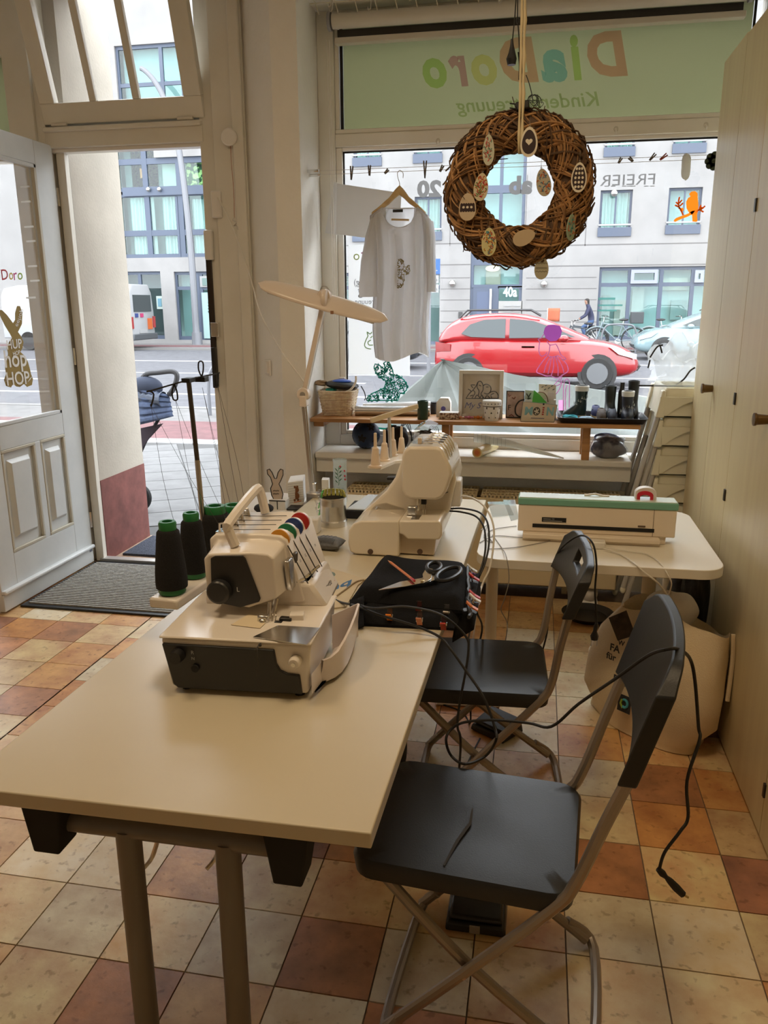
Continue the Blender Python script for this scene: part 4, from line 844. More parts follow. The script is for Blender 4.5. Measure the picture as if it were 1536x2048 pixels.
# --- folding chairs
seat_m = mat('chair_black', (.013,.014,.015), .42, noise=.1, nscale=20, bump=.05, bscale=300); tube_m = mat('chair_tube', srgb(150,140,130), .30, .6)
def chair(name, label, cx, cy, rz, hole, zb0, zt0, xb, slope):
    t = thing(name, label, 'chair', (cx,cy,0), rz); Mx = WM[t.name]; W = lambda x, y, z: Mx @ Vector((x,y,z))
    h = .195
    # seat: slightly dished slab with turned down rim
    def sring(d, z, r=.05): return [W(a,b,z) for a,b in rrect(-.36+d,.115-d,-h-.008+d,h+.008-d,r)]
    mb = MB(); mb.ring_loft([sring(.02,.405),sring(.004,.41),sring(0,.445),sring(.006,.455),sring(.05,.456),sring(.12,.452)]); mb.build('seat', seat_m, t, smooth=50)
    for s in (-1,1):
        y = s*(h+.004)
        MB().tube(cr([W(-.285,y,.02),W(-.107,y,.217),W(.07,y,.420),W(.112,y,.49),W(.112+(xb-.112)*.6,y+s*.014,.49+(zb0-.49)*.6),W(xb+.006,y+s*.026,zb0+.015)],5), .0125, 10).build('back_leg', tube_m, t)
        y2 = s*(h-.022)
        MB().tube([W(-.31,y2,.435),W(-.105,y2,.215),W(.13,y2,.05),W(.175,y2,.015)] if False else cr([W(-.31,y2,.43),W(-.10,y2,.218),W(.15,y2,-.0+.03)],4), .0125, 10).build('front_leg', tube_m, t)
        MB().lathe([(.001,-.02),(.006,-.02),(.006,.02),(.001,.02)], W(-.105,s*(h-.005),.217), 10, 'y').build('rivet', chrome, t)
    MB().tube(cr([W(-.24,-h,.07),W(-.285,-h+.02,.016),W(-.285,h-.02,.016),W(-.24,h,.07)],5), .0125, 10).build('floor_bar', tube_m, t)
    MB().tube(cr([W(.10,-h+.02,.075),W(.17,-h+.03,.016),W(.17,h-.03,.016),W(.10,h-.02,.075)],5), .0125, 10).build('floor_bar', tube_m, t)
    # curved backrest following the leaning tubes, thicker at the ends
    nu, nv = 24, 10
    def bp(u, v, side):
        yy = (u*2-1)*(h+.046); e = abs(u*2-1); zb = zb0+.012*(1-e*e); zt_ = zt0+(.0 if hole else .012)*(1-e**2) - .035*max(0,e-.8)/.2
        z = zb+(zt_-zb)*v; lean = xb+(z-zb0)*slope; x = lean + .022*(1-e**2) + side*(.011+.007*e**6)
        return W(x, yy, z)
    def cut(u, v): return hole and .34 < u < .62 and .50 < v < .80
    mb = MB(); idx = {}
    def vid(i, j, s_):
        k = (i,j,s_)
        if k not in idx: idx[k] = len(mb.v); mb.v.append(tuple(bp(i/nu,j/nv,s_)))
        return idx[k]
    cell = {(i,j): not cut((i+.5)/nu,(j+.5)/nv) for i in range(nu) for j in range(nv)}
    for (i,j), ok in cell.items():
        if not ok: continue
        for s_ in (-1,1):
            f = [vid(i,j,s_),vid(i+1,j,s_),vid(i+1,j+1,s_),vid(i,j+1,s_)]; mb.f.append(tuple(f if s_ < 0 else f[::-1])); mb.mi.append(0)
        for di,dj,a,b in ((-1,0,(i,j+1),(i,j)),(1,0,(i+1,j),(i+1,j+1)),(0,-1,(i,j),(i+1,j)),(0,1,(i+1,j+1),(i,j+1))):
            if not cell.get((i+di,j+dj), False): mb.f.append((vid(*a,-1),vid(*b,-1),vid(*b,1),vid(*a,1))[::-1]); mb.mi.append(0)
    mb.build('backrest', seat_m, t, smooth=45, bevel=.004)
    return t
nch = chair('folding_chair', 'black folding chair with a plain solid backrest, a cord draped over it', .02, 1.585, math.radians(-4.5), False, .745, .968, .190, .28)
chair('folding_chair', 'black folding chair with a handle slot in its backrest', -.045, 2.420, math.radians(3.2), True, .718, .868, .146, .36)
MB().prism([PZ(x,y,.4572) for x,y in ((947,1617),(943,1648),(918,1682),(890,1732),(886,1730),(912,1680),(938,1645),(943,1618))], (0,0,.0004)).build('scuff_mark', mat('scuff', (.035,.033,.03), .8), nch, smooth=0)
# --- stack of low plastic chairs with tube legs
kid_m = mat('ivory_plastic', srgb(226,220,196), .35); kleg = mat('kid_chair_tube', srgb(186,182,176), .4, .1)
def kid(k, label):
    z0 = k*.1425; x0, x1, y0, y1 = .595, .93, 4.03, 4.43; t = thing('child_chair', label, 'chair', ((x0+x1)/2,(y0+y1)/2,z0), group='stacked ivory chairs')
    zt, zs = z0+.63, z0+.50
    def ring(i, z, r=.03): return [Vector((a,b,z)) for a,b in rrect(x0+i,x1-i,y0+i,y1-i,r,4)]
    mb = MB(); mb.ring_loft([ring(-.018,zs-.0),ring(-.004,zs+.06),ring(.004,zt-.012),ring(.010,zt),ring(.028,zt),ring(.034,zt-.012),ring(.034,zt-.115)]); mb.build('seat_shell', kid_m, t, smooth=50)
    # curved apron on the front and notched leg sockets
    pts = [(x0-.012,zs)]+[(x0+.02+(x1-x0-.04)*i/12, zs+.075*math.sin(PI*i/12)) for i in range(13)]+[(x1+.012,zs),(x1+.012,zs+.09),(x0-.012,zs+.09)]
    MB().prism([Vector((a,y0-.022,b)) for a,b in pts], (0,.02,0)).build('front_apron', kid_m, t, smooth=30)
    for (xx, yy, dx, dy) in ((x0,y0,-.115,.0),(x0,y1-.04,-.115,.0),(x1,y0,.115,.0),(x1,y1-.04,.115,.0)):
        a = Vector((xx,yy,zs+.06)); b = Vector((xx+dx,yy+dy,z0+.035))
        sx_ = 1 if dx < 0 else -1; MB().hexa([a+Vector((sx_*p_,q_,r_)) for p_,q_,r_ in ((-.028,-.025,-.070),(.012,-.025,-.070),(.012,.045,-.070),(-.028,.045,-.070),(-.006,-.02,.06),(.012,-.02,.06),(.012,.04,.06),(-.006,.04,.06))]).build('leg_socket', kid_m, t, bevel=.006)
        MB().cyl(a+(b-a)*.10, b, .0135, n=12).build('leg', kleg, t); MB().ball(b-Vector((0,0,.012)), (.0152,.0152,.023), 12, 8).build('foot_cap', kid_m, t)
for k, lab in enumerate(('ivory plastic child chair at the bottom of the stack','ivory plastic child chair second from the bottom of the stack','ivory plastic child chair in the middle of the stack','ivory plastic child chair second from the top of the stack','ivory plastic child chair on top of the stack')): kid(k, lab)
# --- wooden shelf bench on the sill
pine = mat('pine_board', srgb(176,128,78), .55, noise=.3, nscale=6, stretch=(.4,5,5))
sh = thing('shelf_bench', 'narrow pine shelf standing on the window sill', 'shelf', (-.35,4.3,.80))
ZS = 1.0
MB().bb(-1.205,.52,4.15,4.46,ZS-.020,ZS).build('board', pine, sh, bevel=.002)
for x in (-.475,.262): MB().bb(x-.02,x+.02,4.225,4.26,.80,ZS-.02).build('leg', pine, sh, bevel=.002); MB().bb(x-.02,x+.02,4.40,4.44,.80,ZS-.02).build('leg', pine, sh, bevel=.002)
MB().bb(-1.205,-1.15,4.22,4.40,ZS-.055,ZS-.02).build('bearer', pine, sh, bevel=.002)
# --- ceiling lamps of the room (behind and above the camera)
for (lx, ly, lab) in ((-1.5,1.5,'square ceiling lamp above the door side of the worktable'),(.0,1.4,'square ceiling lamp above the folding chairs')):
    lm = thing('ceiling_lamp', lab, 'lamp', (lx,ly,3.3)); MB().bb(lx-.32,lx+.32,ly-.32,ly+.32,3.24,3.30).build('housing', white_pl, lm, bevel=.01); MB().bb(lx-.29,lx+.29,ly-.29,ly+.29,3.232,3.24).build('diffuser', mat('lamp_diffuser', LAMP_COL, .5, emit=3), lm)
    area('ceiling_light', (lx,ly,3.22), (0,0,0), .55, .55, LAMP_POWER, LAMP_COL)
# --- small wall fittings
mb = MB(); q = PY(460,275,4.375); mb.lathe([(0.001,0),(.040,0),(.044,-.006),(.044,-.018),(.038,-.022),(.001,-.022)], q+Vector((0,.0,0)), 28, 'y')
wa = thing('door_gong', 'round white disc on the door casing with a red cord', 'door chime', q); mb.build('disc', white_pl, wa)
a = PY(461,290,4.365); MB().tube(cr([a,PY(463,330,4.366),PY(467,375,4.366),PY(469,435,4.366)],3), .0012, 5).build('red_cord', mat('red_cord', srgb(160,70,40), .8), wa)
MB().tube(cr([PY(469,435,4.366),PY(465,440,4.36),PY(473,445,4.36),PY(467,452,4.36),PY(474,452,4.36),PY(476,460,4.36)],4), .002, 5).build('wire_hook', steel, wa)
# light switch on the splayed reveal
ang = math.atan2(-.30,.246); c0 = Vector((-1.467,4.268,0)); zq = PY(531,735,4.27).z; Rz = Matrix.Rotation(ang,3,'Z'); nrm = Vector((-.30,-.246,0)).normalized()
ls = thing('light_switch', 'white rocker light switch on the pillar beside the door', 'switch', (c0.x,c0.y,zq)); MB().box(c0+Vector((0,0,zq))+nrm*.006, (.075,.012,.085), Rz).build('plate', white_pl, ls, bevel=.004); MB().box(c0+Vector((0,0,zq))+nrm*.015, (.05,.012,.062), Rz).build('rocker', white_pl, ls, bevel=.003)
# ================================================================ MACHINES
shell = mat('machine_shell', srgb(230,222,212), .22); dark_p = mat('machine_black', (.022,.022,.023), .35); tin_m = mat('guide_metal', (.6,.6,.6), .22, 1)
th_m = mat('thread_dark', (.05,.045,.04), .8)
def pol(pts, Y, zmin=None):
    P_ = [PY(x,y,Y) for x,y in pts]
    if zmin is not None:
        for p in P_: p.z = max(p.z, zmin)
    return P_
# ---- near overlocker
O0 = Vector((-.815,1.552,ZT)); ca_, sa_ = math.cos(math.radians(3.5)), math.sin(math.radians(3.5))
def OL(u, v, w): return Vector((O0.x+u*ca_-v*sa_, O0.y+u*sa_+v*ca_, O0.z+w))
ov = thing('overlock_machine', 'white and black overlock sewing machine near the chairs with a waste tray', 'sewing machine', OL(.16,.14,0), math.radians(3.5))
mb = MB(); mb.hexa([OL(.012,.006,.012),OL(.335,.006,.012),OL(.335,.30,.012),OL(.012,.30,.012),OL(-.004,0,.136),OL(.345,0,.136),OL(.345,.30,.136),OL(-.004,.30,.136)]); mb.build('base', shell, ov, bevel=.008, segs=3)
for (u,v) in ((.04,.03),(.31,.03),(.04,.27),(.31,.27)): MB().cyl(OL(u,v,0),OL(u,v,.014),.012,n=10).build('foot', rubber, ov)
MB().prism([OL(*p,.136) for p in ((-.006,-.004),(.347,-.004),(.350,.30),(-.006,.30))], (0,0,.006)).build('cloth_plate', shell, ov, bevel=.004)
MB().prism([OL(u,-.006+.006*(1-w/.13),w) for u,w in ((0.0,.124),(.262,.122),(.266,.088),(.274,.072),(.29,.064),(.318,.062),(.322,.014),(.03,.012),(.018,.022))], (0,.02,0)).build('side_panel', dark_p, ov, bevel=.003)
MB().prism([OL(u,.004,w) for u,w in ((.27,.125),(.335,.125),(.335,.075),(.30,.07),(.278,.08))], (0,.004,0)).build('recess', mat('machine_grey', srgb(196,184,176), .4), ov)
MB().lathe([(.001,-.022),(.011,-.022),(.014,-.016),(.014,.0),(.001,0)], OL(.312,-.001,.098), 20, 'y').build('stitch_dial', shell, ov); MB().lathe([(.001,-.026),(.005,-.026),(.005,-.02),(.001,-.02)], OL(.312,-.001,.098), 12, 'y').build('dial_screw', chrome, ov)
MB().lathe([(.001,-.022),(.014,-.022),(.016,-.01),(.016,.0),(.001,0)], OL(.040,-.007,.100), 20, 'y').build('width_knob', black_pl, ov)
MB().lathe([(.001,-.003),(.009,-.003),(.009,.0),(.001,0)], OL(.077,-.007,.068), 16, 'y').build('socket', black_mat, ov)
mb = MB(); lettering(mb, 'R', OL(.071,-.0095,.104), (ca_,sa_,0), (0,0,1), size=.012); lettering(mb, 'N', OL(.071,-.0095,.09), (ca_,sa_,0), (0,0,1), size=.010); mb.build('panel_print', mat('grey_print', (.4,.4,.4), .6), ov, smooth=0)
mb = MB(); mb.prism([PZ(x,y,.8735) for x,y in ((506,1275),(556,1252),(640,1257),(613,1291))], (0,0,.002)); mb.build('needle_plate', tin_m, ov)
mb = MB(); mb.prism([PZ(x,y,.8732) for x,y in ((462,1250),(497,1229),(540,1237),(520,1257))], (0,0,.0008)); mb.build('plate_label', mat('label_cream', srgb(222,206,176), .6), ov)
# waste tray with a wavy rim
path = [(640,1366,.800),(655,1362,.802),(670,1355,.810),(684,1344,.826),(696,1326,.836),(706,1300,.838),(713,1275,.838)]
out = [(PZ(x,y,.742), z) for x,y,z in path]; inn = OL(.350,.0,0)
mb = MB(); lo = [p for p,z in out]; hi = [Vector((p.x+.010,p.y,z)) for p,z in out]
lo_i = [Vector((p.x-.006,p.y+.003,.748)) for p,z in out]; hi_i = [Vector((p.x+.004,p.y+.003,z)) for p,z in out]
mb.ring_loft([lo,hi,hi_i,lo_i], close=False, cap0=False, cap1=False)
back = [OL(.348,.01,.02), OL(.348,.06,.02), OL(.348,.27,.02)]
fl_ = [Vector((p.x,p.y,.745)) for p in lo_i] + [Vector((OL(.348,.27,0).x,OL(.348,.27,0).y,.745)), Vector((OL(.348,.01,0).x,OL(.348,.01,0).y,.745))]
mb.prism(fl_[::-1], (0,0,-.003))
e = hi_i[-1]; k = OL(.345,.25,.12); mb.prism([Vector((e.x,e.y,.745)),Vector((e.x,e.y,.838)),Vector((k.x,k.y,.838)),Vector((k.x,k.y,.745))], (0,-.004,0))
e = hi_i[0]; k = OL(.345,.0,.06); mb.prism([Vector((e.x,e.y,.745)),Vector((e.x,e.y,.795)),Vector((k.x,k.y,.795)),Vector((k.x,k.y,.745))], (0,.004,0))
mb.build('waste_tray', mat('tray_plastic', srgb(224,214,210), .3), ov, smooth=50)
# head overhanging the plate and tower behind it
def prof(y, xs): return [Vector((x,y,z)) for x,z in xs]
near = [(-.765,.910),(-.735,.898),(-.66,.892),(-.628,.905),(-.590,.920),(-.592,1.02),(-.605,1.030),(-.650,1.032),(-.755,1.022),(-.768,1.01)]
n2 = [(-.770,.910),(-.735,.898),(-.66,.892),(-.62,.905),(-.575,.925),(-.590,1.03),(-.605,1.040),(-.650,1.042),(-.76,1.035),(-.773,1.02)]
n3 = [(-.785,.89),(-.735,.87),(-.66,.87),(-.60,.875),(-.545,.885),(-.585,1.042),(-.600,1.052),(-.650,1.055),(-.77,1.048),(-.785,1.035)]
n4 = [(-.80,.865),(-.735,.865),(-.66,.865),(-.58,.865),(-.525,.865),(-.580,1.046),(-.596,1.058),(-.650,1.060),(-.78,1.052),(-.795,1.04)]
MB().ring_loft([prof(1.700,near),prof(1.775,n2),prof(1.780,n3),prof(1.985,n4)]).build('head', shell, ov, smooth=40, bevel=.005, segs=3)
MB().hexa([OL(.03,.20,.136),OL(.342,.22,.136),OL(.340,.40,.136),OL(.02,.40,.136),OL(.03,.22,.20),OL(.30,.22,.20),OL(.30,.40,.20),OL(.02,.40,.20)]).build('tower_foot', shell, ov, bevel=.01)
MB().hexa([Vector((-.60,1.80,.862)),Vector((-.508,1.80,.862)),Vector((-.508,1.975,.862)),Vector((-.60,1.975,.862)),Vector((-.60,1.80,.93)),Vector((-.535,1.80,.93)),Vector((-.535,1.975,.93)),Vector((-.60,1.975,.93))]).build('looper_cover', shell, ov, bevel=.006)
MB().prism(pol([(422,1116),(431,1111),(486,1110),(492,1116),(522,1196),(519,1203),(482,1214),(430,1203),(424,1196)],1.699), (0,-.004,0)).build('face_panel', dark_p, ov, bevel=.003)
c = PY(442,1180,1.694); MB().lathe([(.001,-.026),(.024,-.026),(.029,-.02),(.029,.0),(.001,0)], c, 28, 'y').build('hand_wheel', dark_p, ov, bevel=.003)
mb = MB(); lettering(mb, 'L', PY(474,1183,1.6945), (1,0,0), (0,0,1), size=.016); mb.build('panel_print', mat('white_print', (.85,.85,.82), .6), ov, smooth=0)
MB().prism([Vector((-.588,1.79,.925)),Vector((-.583,1.79,1.005)),Vector((-.583,1.815,1.005)),Vector((-.588,1.815,.925))], (.016,0,0)).build('tinted_cover', mat('smoke_grey', (.12,.11,.10), .2), ov, bevel=.003)
MB().hexa([Vector((-.578,1.745,.925)),Vector((-.565,1.745,.925)),Vector((-.565,1.785,.925)),Vector((-.578,1.785,.925)),Vector((-.584,1.745,1.0)),Vector((-.571,1.745,1.0)),Vector((-.571,1.785,1.0)),Vector((-.584,1.785,1.0))]).build('thread_lever_cover', tin_m, ov, bevel=.003)
MB().tube([Vector((-.565,1.78,.935)),Vector((-.55,1.80,.938)),Vector((-.53,1.87,.950))], .004, 6).build('lever', chrome, ov)
DC = [(214,150,50),(30,120,80),(40,60,120),(180,44,40)]
for i, cc in enumerate(DC):
    y = 1.800+.044*i; x = -.606+.004*i; z = 1.040+.003*i
    dl = MB().lathe([(.001,-.010),(.020,-.010),(.024,-.006),(.024,.006),(.020,.010),(.001,.010)], (x,y,z), 24, 'y').build('tension_dial', shell, ov)
    MB().lathe([(.018,-.0135),(.0255,-.0115),(.0255,-.0065),(.018,-.0065)], (x,y,z), 24, 'y').build('colour_ring', mat('dial_%d' % i, srgb(*cc), .4), dl)
    xt, xb = -.575, -.535
    mb = MB(); mb.hexa([Vector((-.5345,y-.024,.935)),Vector((-.532,y-.024,.935)),Vector((-.532,y-.022,.935)),Vector((-.5345,y-.022,.935)),Vector((-.583,y-.024,1.03)),Vector((-.580,y-.024,1.03)),Vector((-.580,y-.022,1.03)),Vector((-.583,y-.022,1.03))]); mb.build('thread_slot', th_m, ov)
    mb = MB(); a = Vector((-.553,y-.014,.985)); lettering(mb, '0%d' % (i+1), a, (0,1,0), (-.4,0,.92), size=.011); mb.build('slot_number', th_m, ov, smooth=0)
q = Vector((-.5085,1.84,.876)); mb = MB(); lettering(mb, 'bernette', q+Vector((.0,.0,.012)), (0,1,0), (-.36,0,.93), size=.022, shear=.2); mb.build('maker_name', mat('dark_print2', (.08,.07,.07), .6), ov, smooth=0)
MB().prism([q+Vector((.001,.06,.0)),q+Vector((.001,.11,.0)),q+Vector((-.0025,.11,.009)),q+Vector((-.0025,.06,.009))], (.001,0,0)).build('red_tag', mat('red_tag', srgb(196,44,44), .5), ov)
hb = cr([Vector((-.70,1.735,1.035)),Vector((-.715,1.735,1.075)),Vector((-.715,1.745,1.092)),Vector((-.715,1.93,1.128)),Vector((-.710,1.955,1.115)),Vector((-.70,1.958,1.060))], 3)
MB().tube(hb, .0125, 8).build('handle', shell, ov)
mb = MB()
for i in range(4):
    y = 1.80+.045*i; mb.tube([Vector((-.765,y,1.045)),Vector((-.765,y,1.070)),Vector((-.745,y+.012,1.072)),Vector((-.735,y,1.05))], .0035, 6); mb.ball((-.752,y+.018,1.058), .009, 10, 6); mb.bb(-.775,-.735,y-.004,y+.03,1.044,1.05)
mb.build('thread_guides', chrome, ov)
mb = MB()
for i in range(4):
    y = 1.80+.044*i; mb.tube([Vector((-.76,y,1.056)),Vector((-.70,y,1.058)),Vector((-.632,y,1.062))], .0009, 4)
mb.build('top_threads', th_m, ov)
# needle bar, foot
MB().cyl((-.612,1.712,.905),(-.608,1.69,.875),.005,n=8).build('needle_bar', chrome, ov); MB().cyl((-.590,1.70,.92),(-.592,1.68,.89),.006,n=8).build('needle_clamp', chrome, ov)
mb = MB()
for d in (0,.008): mb.cyl((-.592+d,1.682,.895),(-.594+d,1.674,.868),.0012,n=6)
mb.build('needles', chrome, ov)
c = PY(527,1238,1.672); MB().box(c, (.026,.018,.022)).build('foot_block', tin_m, ov, bevel=.004); MB().ball(c+Vector((.0,-.008,-.004)), .009).build('foot_screw', chrome, ov)
mb = MB(); mb.box(PY(556,1250,1.668), (.055,.012,.006)); mb.box(PY(545,1256,1.655), (.034,.03,.004)); mb.build('presser_foot', tin_m, ov, bevel=.001)
mb = MB(); mb.box(PY(572,1242,1.690), (.030,.018,.020)); mb.box(PY(557,1249,1.675), (.02,.015,.016)); mb.build('looper', black_pl, ov, bevel=.003)
MB().box(PY(594,1233,1.705), (.034,.03,.018), Matrix.Rotation(.2,3,'Z')).build('plate_block', shell, ov, bevel=.002)
mb = MB(); mb.tube(cr([PY(538,1258,1.645),PY(528,1280,1.60),PY(515,1295,1.535),PY(516,1325,1.530),PY(513,1352,1.530)],5), .0016, 5)
for x, y in ((530,1270),(520,1290),(512,1300)): mb.ball(PY(x,y,1.60 if y < 1280 else 1.535), .004, 8, 6)
mb.build('thread_tail', th_m, ov)
# spool platform, antenna, cones
cz = .858; cpx = [(345,1184),(390,1152),(436,1122),(472,1100)]; cps = [PZ(x,y,cz) for x,y in cpx]
d = (cps[3]-cps[0]).normalized(); nrm2 = Vector((-d.y,d.x,0)); 
MB().prism([cps[0]-d*.05+nrm2*.042-Vector((0,0,.030)), cps[0]-d*.05-nrm2*.042-Vector((0,0,.030)), cps[3]+d*.06-nrm2*.042-Vector((0,0,.030)), cps[3]+d*.06+nrm2*.042-Vector((0,0,.030))], (0,0,.028)).build('spool_platform', shell, ov, bevel=.006)
MB().bb(-.86,-.78,1.93,2.05,.74,.84).build('platform_arm', shell, ov, bevel=.006)
ab = PY(408,1045,2.10); at_ = PY(377,760,2.10); af = PZ(418,1140,cz)
MB().cyl(Vector((ab.x+.002,2.10,cz-.03)), ab.lerp(at_,.45), .0075, n=10).build('antenna_lower', steel, ov); MB().cyl(ab.lerp(at_,.44), at_, .0068, n=10).build('antenna_upper', mat('dark_pole', (.10,.09,.08), .35, .8), ov)
MB().bb(at_.x-.012,at_.x+.012,at_.y-.02,at_.y+.02,at_.z-.006,at_.z+.006).build('antenna_cap', black_pl, ov)
e0, e1 = PY(300,782,1.98), PY(434,747,2.24)
gb = MB(); gb.tube(cr([e0+Vector((0,0,-.035)),e0+Vector((0,0,-.04)),e0+Vector((.004,.012,-.01)),e0+Vector((-.002,0,0)),e0,at_,e1,e1+Vector((.002,.004,-.002)),e1+Vector((0,.0,-.036)),e1+Vector((-.008,.0,-.036)),e1+Vector((-.008,0,-.004))],3), .0024, 6)
m1, m2 = e0.lerp(at_,.62), at_.lerp(e1,.45)
for m_, s_ in ((m1,-1),(m2,1)): gb.tube(cr([m_,m_+Vector((-.008,.0,s_*.02)),m_+Vector((-.006,0,s_*.042)),m_+Vector((.006,0,s_*.042)),m_+Vector((.006,0,s_*.02)),m_],3), .0022, 6)
gb.build('thread_guide_bar', mat('dark_wire', (.03,.03,.03), .4, .6), ov); MB().box(m2+Vector((0,0,-.006)), (.03,.03,.014)).build('guide_clip', black_pl, ov)
green_p = mat('green_spool', srgb(34,120,62), .4); yarn = mat('black_yarn', (.010,.010,.011), .95, noise=.3, nscale=300, bump=.6, bscale=500)
gpts = [e0+Vector((0,0,-.04)), m1+Vector((0,0,-.042)), m2+Vector((0,0,-.03)), e1+Vector((0,0,-.036))]
prevs = [PZ(340,1050,.98)]
CL = ['tall slim black thread cone at the near end of the spool stand','slim black thread cone second on the spool stand','wide black thread cone third on the spool stand','wide black thread cone at the far end of the spool stand']
CD = [(.042,.030,.160),(.038,.029,.150),(.0455,.041,.135),(.050,.046,.110)]
for i, cpt in enumerate(cps):
    rb, rt_, hh = CD[i]; t = thing('thread_cone', CL[i], 'thread cone', cpt, group='black thread cones on the overlock machine')
    MB().lathe([(rb*.80,0),(rb*.86,.004),(rb*.82,.016),(rt_*.75,hh+.016),(rt_*.78,hh+.030),(rt_*.70,hh+.036),(rt_*.45,hh+.036),(rt_*.42,hh+.01)], cpt, 28).build('spool', green_p, t, smooth=40)
    MB().lathe([(rb*.8,.013),(rb*.98,.016),(rb,.03),(rb*.92+rt_*.08,.06),(rt_*1.06,hh*.93),(rt_*.98,hh+.008),(rt_*.8,hh+.014),(rt_*.6,hh+.014)], cpt, 28).build('yarn', yarn, t, smooth=50)
    tp_ = cpt+Vector((rt_*.9,0,hh)); g_ = gpts[i]
    MB().tube(cr([tp_, tp_.lerp(g_,.5)+Vector((.006*(i-1),0,-.02)), g_],4), .00055, 4).build('thread', th_m, t)
    en = Vector((-.762,1.80+.045*i,1.06)); MB().tube(cr([g_, g_.lerp(en,.5)+Vector((0,0,-.012)), en],4), .00055, 4).build('thread', th_m, t)
# ---- far coverlock machine
cv = thing('coverlock_machine', 'cream white coverlock machine with empty spool pins at the far end of the table', 'sewing machine', (-.46,2.82,ZT))
shell2 = mat('cover_shell', srgb(232,222,204), .18)
YA = 2.64
bp_ = [(697,1062),(706,1048),(722,1042),(878,1042),(884,1052),(884,1075),(878,1082),(815,1080),(806,1072),(798,1072),(798,1108),(866,1110),(868,1116),(712,1112),(700,1104),(696,1085)]
a, b = PY(696,1112,YA), PY(886,1042,YA)
MB().prism(pol([(697,1062),(706,1048),(722,1042),(798,1042),(798,1116),(712,1113),(700,1104),(696,1085)],YA,ZT+.004), (0,.40,0)).build('base', shell2, cv, smooth=40, bevel=.006, segs=3)
MB().prism(pol([(798,1042),(878,1042),(884,1052),(884,1072),(878,1080),(815,1079),(806,1070),(798,1068)],YA), (0,.40,0)).build('free_arm', shell2, cv, smooth=40, bevel=.006, segs=3)
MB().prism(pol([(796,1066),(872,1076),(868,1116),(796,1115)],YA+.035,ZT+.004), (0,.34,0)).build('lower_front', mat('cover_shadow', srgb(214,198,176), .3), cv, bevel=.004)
for x in (741,840): c = PY(x,1103,YA-.0); MB().lathe([(.001,-.004),(.010,-.004),(.010,0),(.001,0)], c, 14, 'y').build('screw_cap', mat('brown_cap', (.10,.06,.04), .5), cv)
for (x,y) in ((720,1113),(850,1113)): q = PY(x,y,YA+.05); MB().cyl((q.x,q.y,ZT),(q.x,q.y,ZT+.03),.012,n=10).build('foot', rubber, cv)
MB().prism(pol([(712,1044),(724,1026),(748,1004),(772,982),(790,955),(800,928),(812,905),(900,905),(912,960),(900,1020),(884,1044)],2.80), (0,.25,0)).build('body', shell2, cv, smooth=40, bevel=.012, segs=3)
MB().prism(pol([(803,915),(807,902),(818,894),(872,894),(884,898),(902,935),(904,950),(892,985),(884,996),(872,1001),(820,999),(808,992),(803,980)],2.685), (0,.30,0)).build('head', shell2, cv, smooth=40, bevel=.010, segs=3)
MB().prism(pol([(733,1044),(740,1022),(762,1018),(800,1030),(806,1044)],2.70), (0,.10,0)).build('clear_cover', glassmat('clear_plastic', (.93,.92,.90), ior=1.45), cv, bevel=.004)
tz = PY(840,893,2.685).z
MB().lathe([(.001,0),(.034,0),(.034,.003),(.001,.003)], (PY(835,893,2.685).x,2.74,tz+.004), 28).build('dial_window', glassmat('clear_plastic'), cv); MB().box((PY(836,893,2.685).x,2.73,tz+.012), (.014,.014,.022)).build('dial_post', mat('cover_shadow', srgb(214,198,176), .3), cv, bevel=.002)
q = PY(842,893,2.70); MB().prism([Vector((q.x-.035,2.74,tz)),Vector((q.x+.035,2.74,tz)),Vector((q.x+.035,2.74,tz+.05)),Vector((q.x,2.74,tz+.065)),Vector((q.x-.03,2.74,tz+.05))], (0,.16,0)).build('clear_guard', glassmat('clear_plastic'), cv)
mb = MB(); qx = PY(884,900,2.69).x
for i in range(5):
    y = 2.72+.05*i; mb.tube(cr([Vector((qx-.07,y,tz+.006)),Vector((qx-.02,y,tz+.010)),Vector((qx+.010,y,tz-.02)),Vector((qx+.022,y,tz-.06)),Vector((qx+.024,y,tz-.10))],3), .003, 6)
mb.build('thread_channels', chrome, cv)
mb = MB()
for i in range(4): mb.tube([Vector((qx-.06,2.74+.05*i,tz+.007)),Vector((qx+.0,2.745+.05*i,tz+.008))], .002, 5)
mb.build('slots', th_m, cv)
mb = MB(); qq = PY(893,940,2.75); mb.tube([qq+Vector((.008+.006*math.cos(a*.8),.004*a*.8,.010*math.sin(a*.8)+.004*a-.03)) for a in range(20)], .0016, 5); mb.build('spring', th_m, cv)
MB().bb(qx+.008,qx+.014,2.70,2.74,tz-.14,tz-.04).build('face_plate', tin_m, cv)
for (px_, py_) in ((838,1008),): 
    q = PY(836,1005,2.72); MB().cyl(q+Vector((0,0,.03)), q+Vector((0,0,-.03)), .005, n=8).build('presser_bar', chrome, cv); MB().box(q+Vector((-.020,-.005,-.028)), (.032,.022,.03)).build('foot_clamp', tin_m, cv, bevel=.004); MB().box(q+Vector((-.012,-.01,-.050)), (.055,.03,.008)).build('presser_foot', tin_m, cv, bevel=.002)
    r = PY(846,1000,2.72); MB().bb(r.x-.006,r.x+.012,2.715,2.735,r.z-.015,r.z+.01).build('needle_clamp', black_pl, cv)
    mb = MB()
    for k in range(2): mb.cyl((r.x+.008*k,2.722,r.z-.01),(r.x+.008*k,2.722,r.z-.055),.001,n=5)
    mb.build('needles', chrome, cv)
q = PZ(852,1036,PY(800,1042,YA).z+.002); MB().bb(q.x-.05,q.x+.05,q.y-.03,q.y+.035,q.z-.004,q.z+.001).build('needle_plate', tin_m, cv)
MB().tube(cr([PY(848,1000,2.72),PY(862,995,2.72),PY(880,990,2.74),PY(896,984,2.80)],4), .0016, 5).build('needle_cord', rubber, cv)
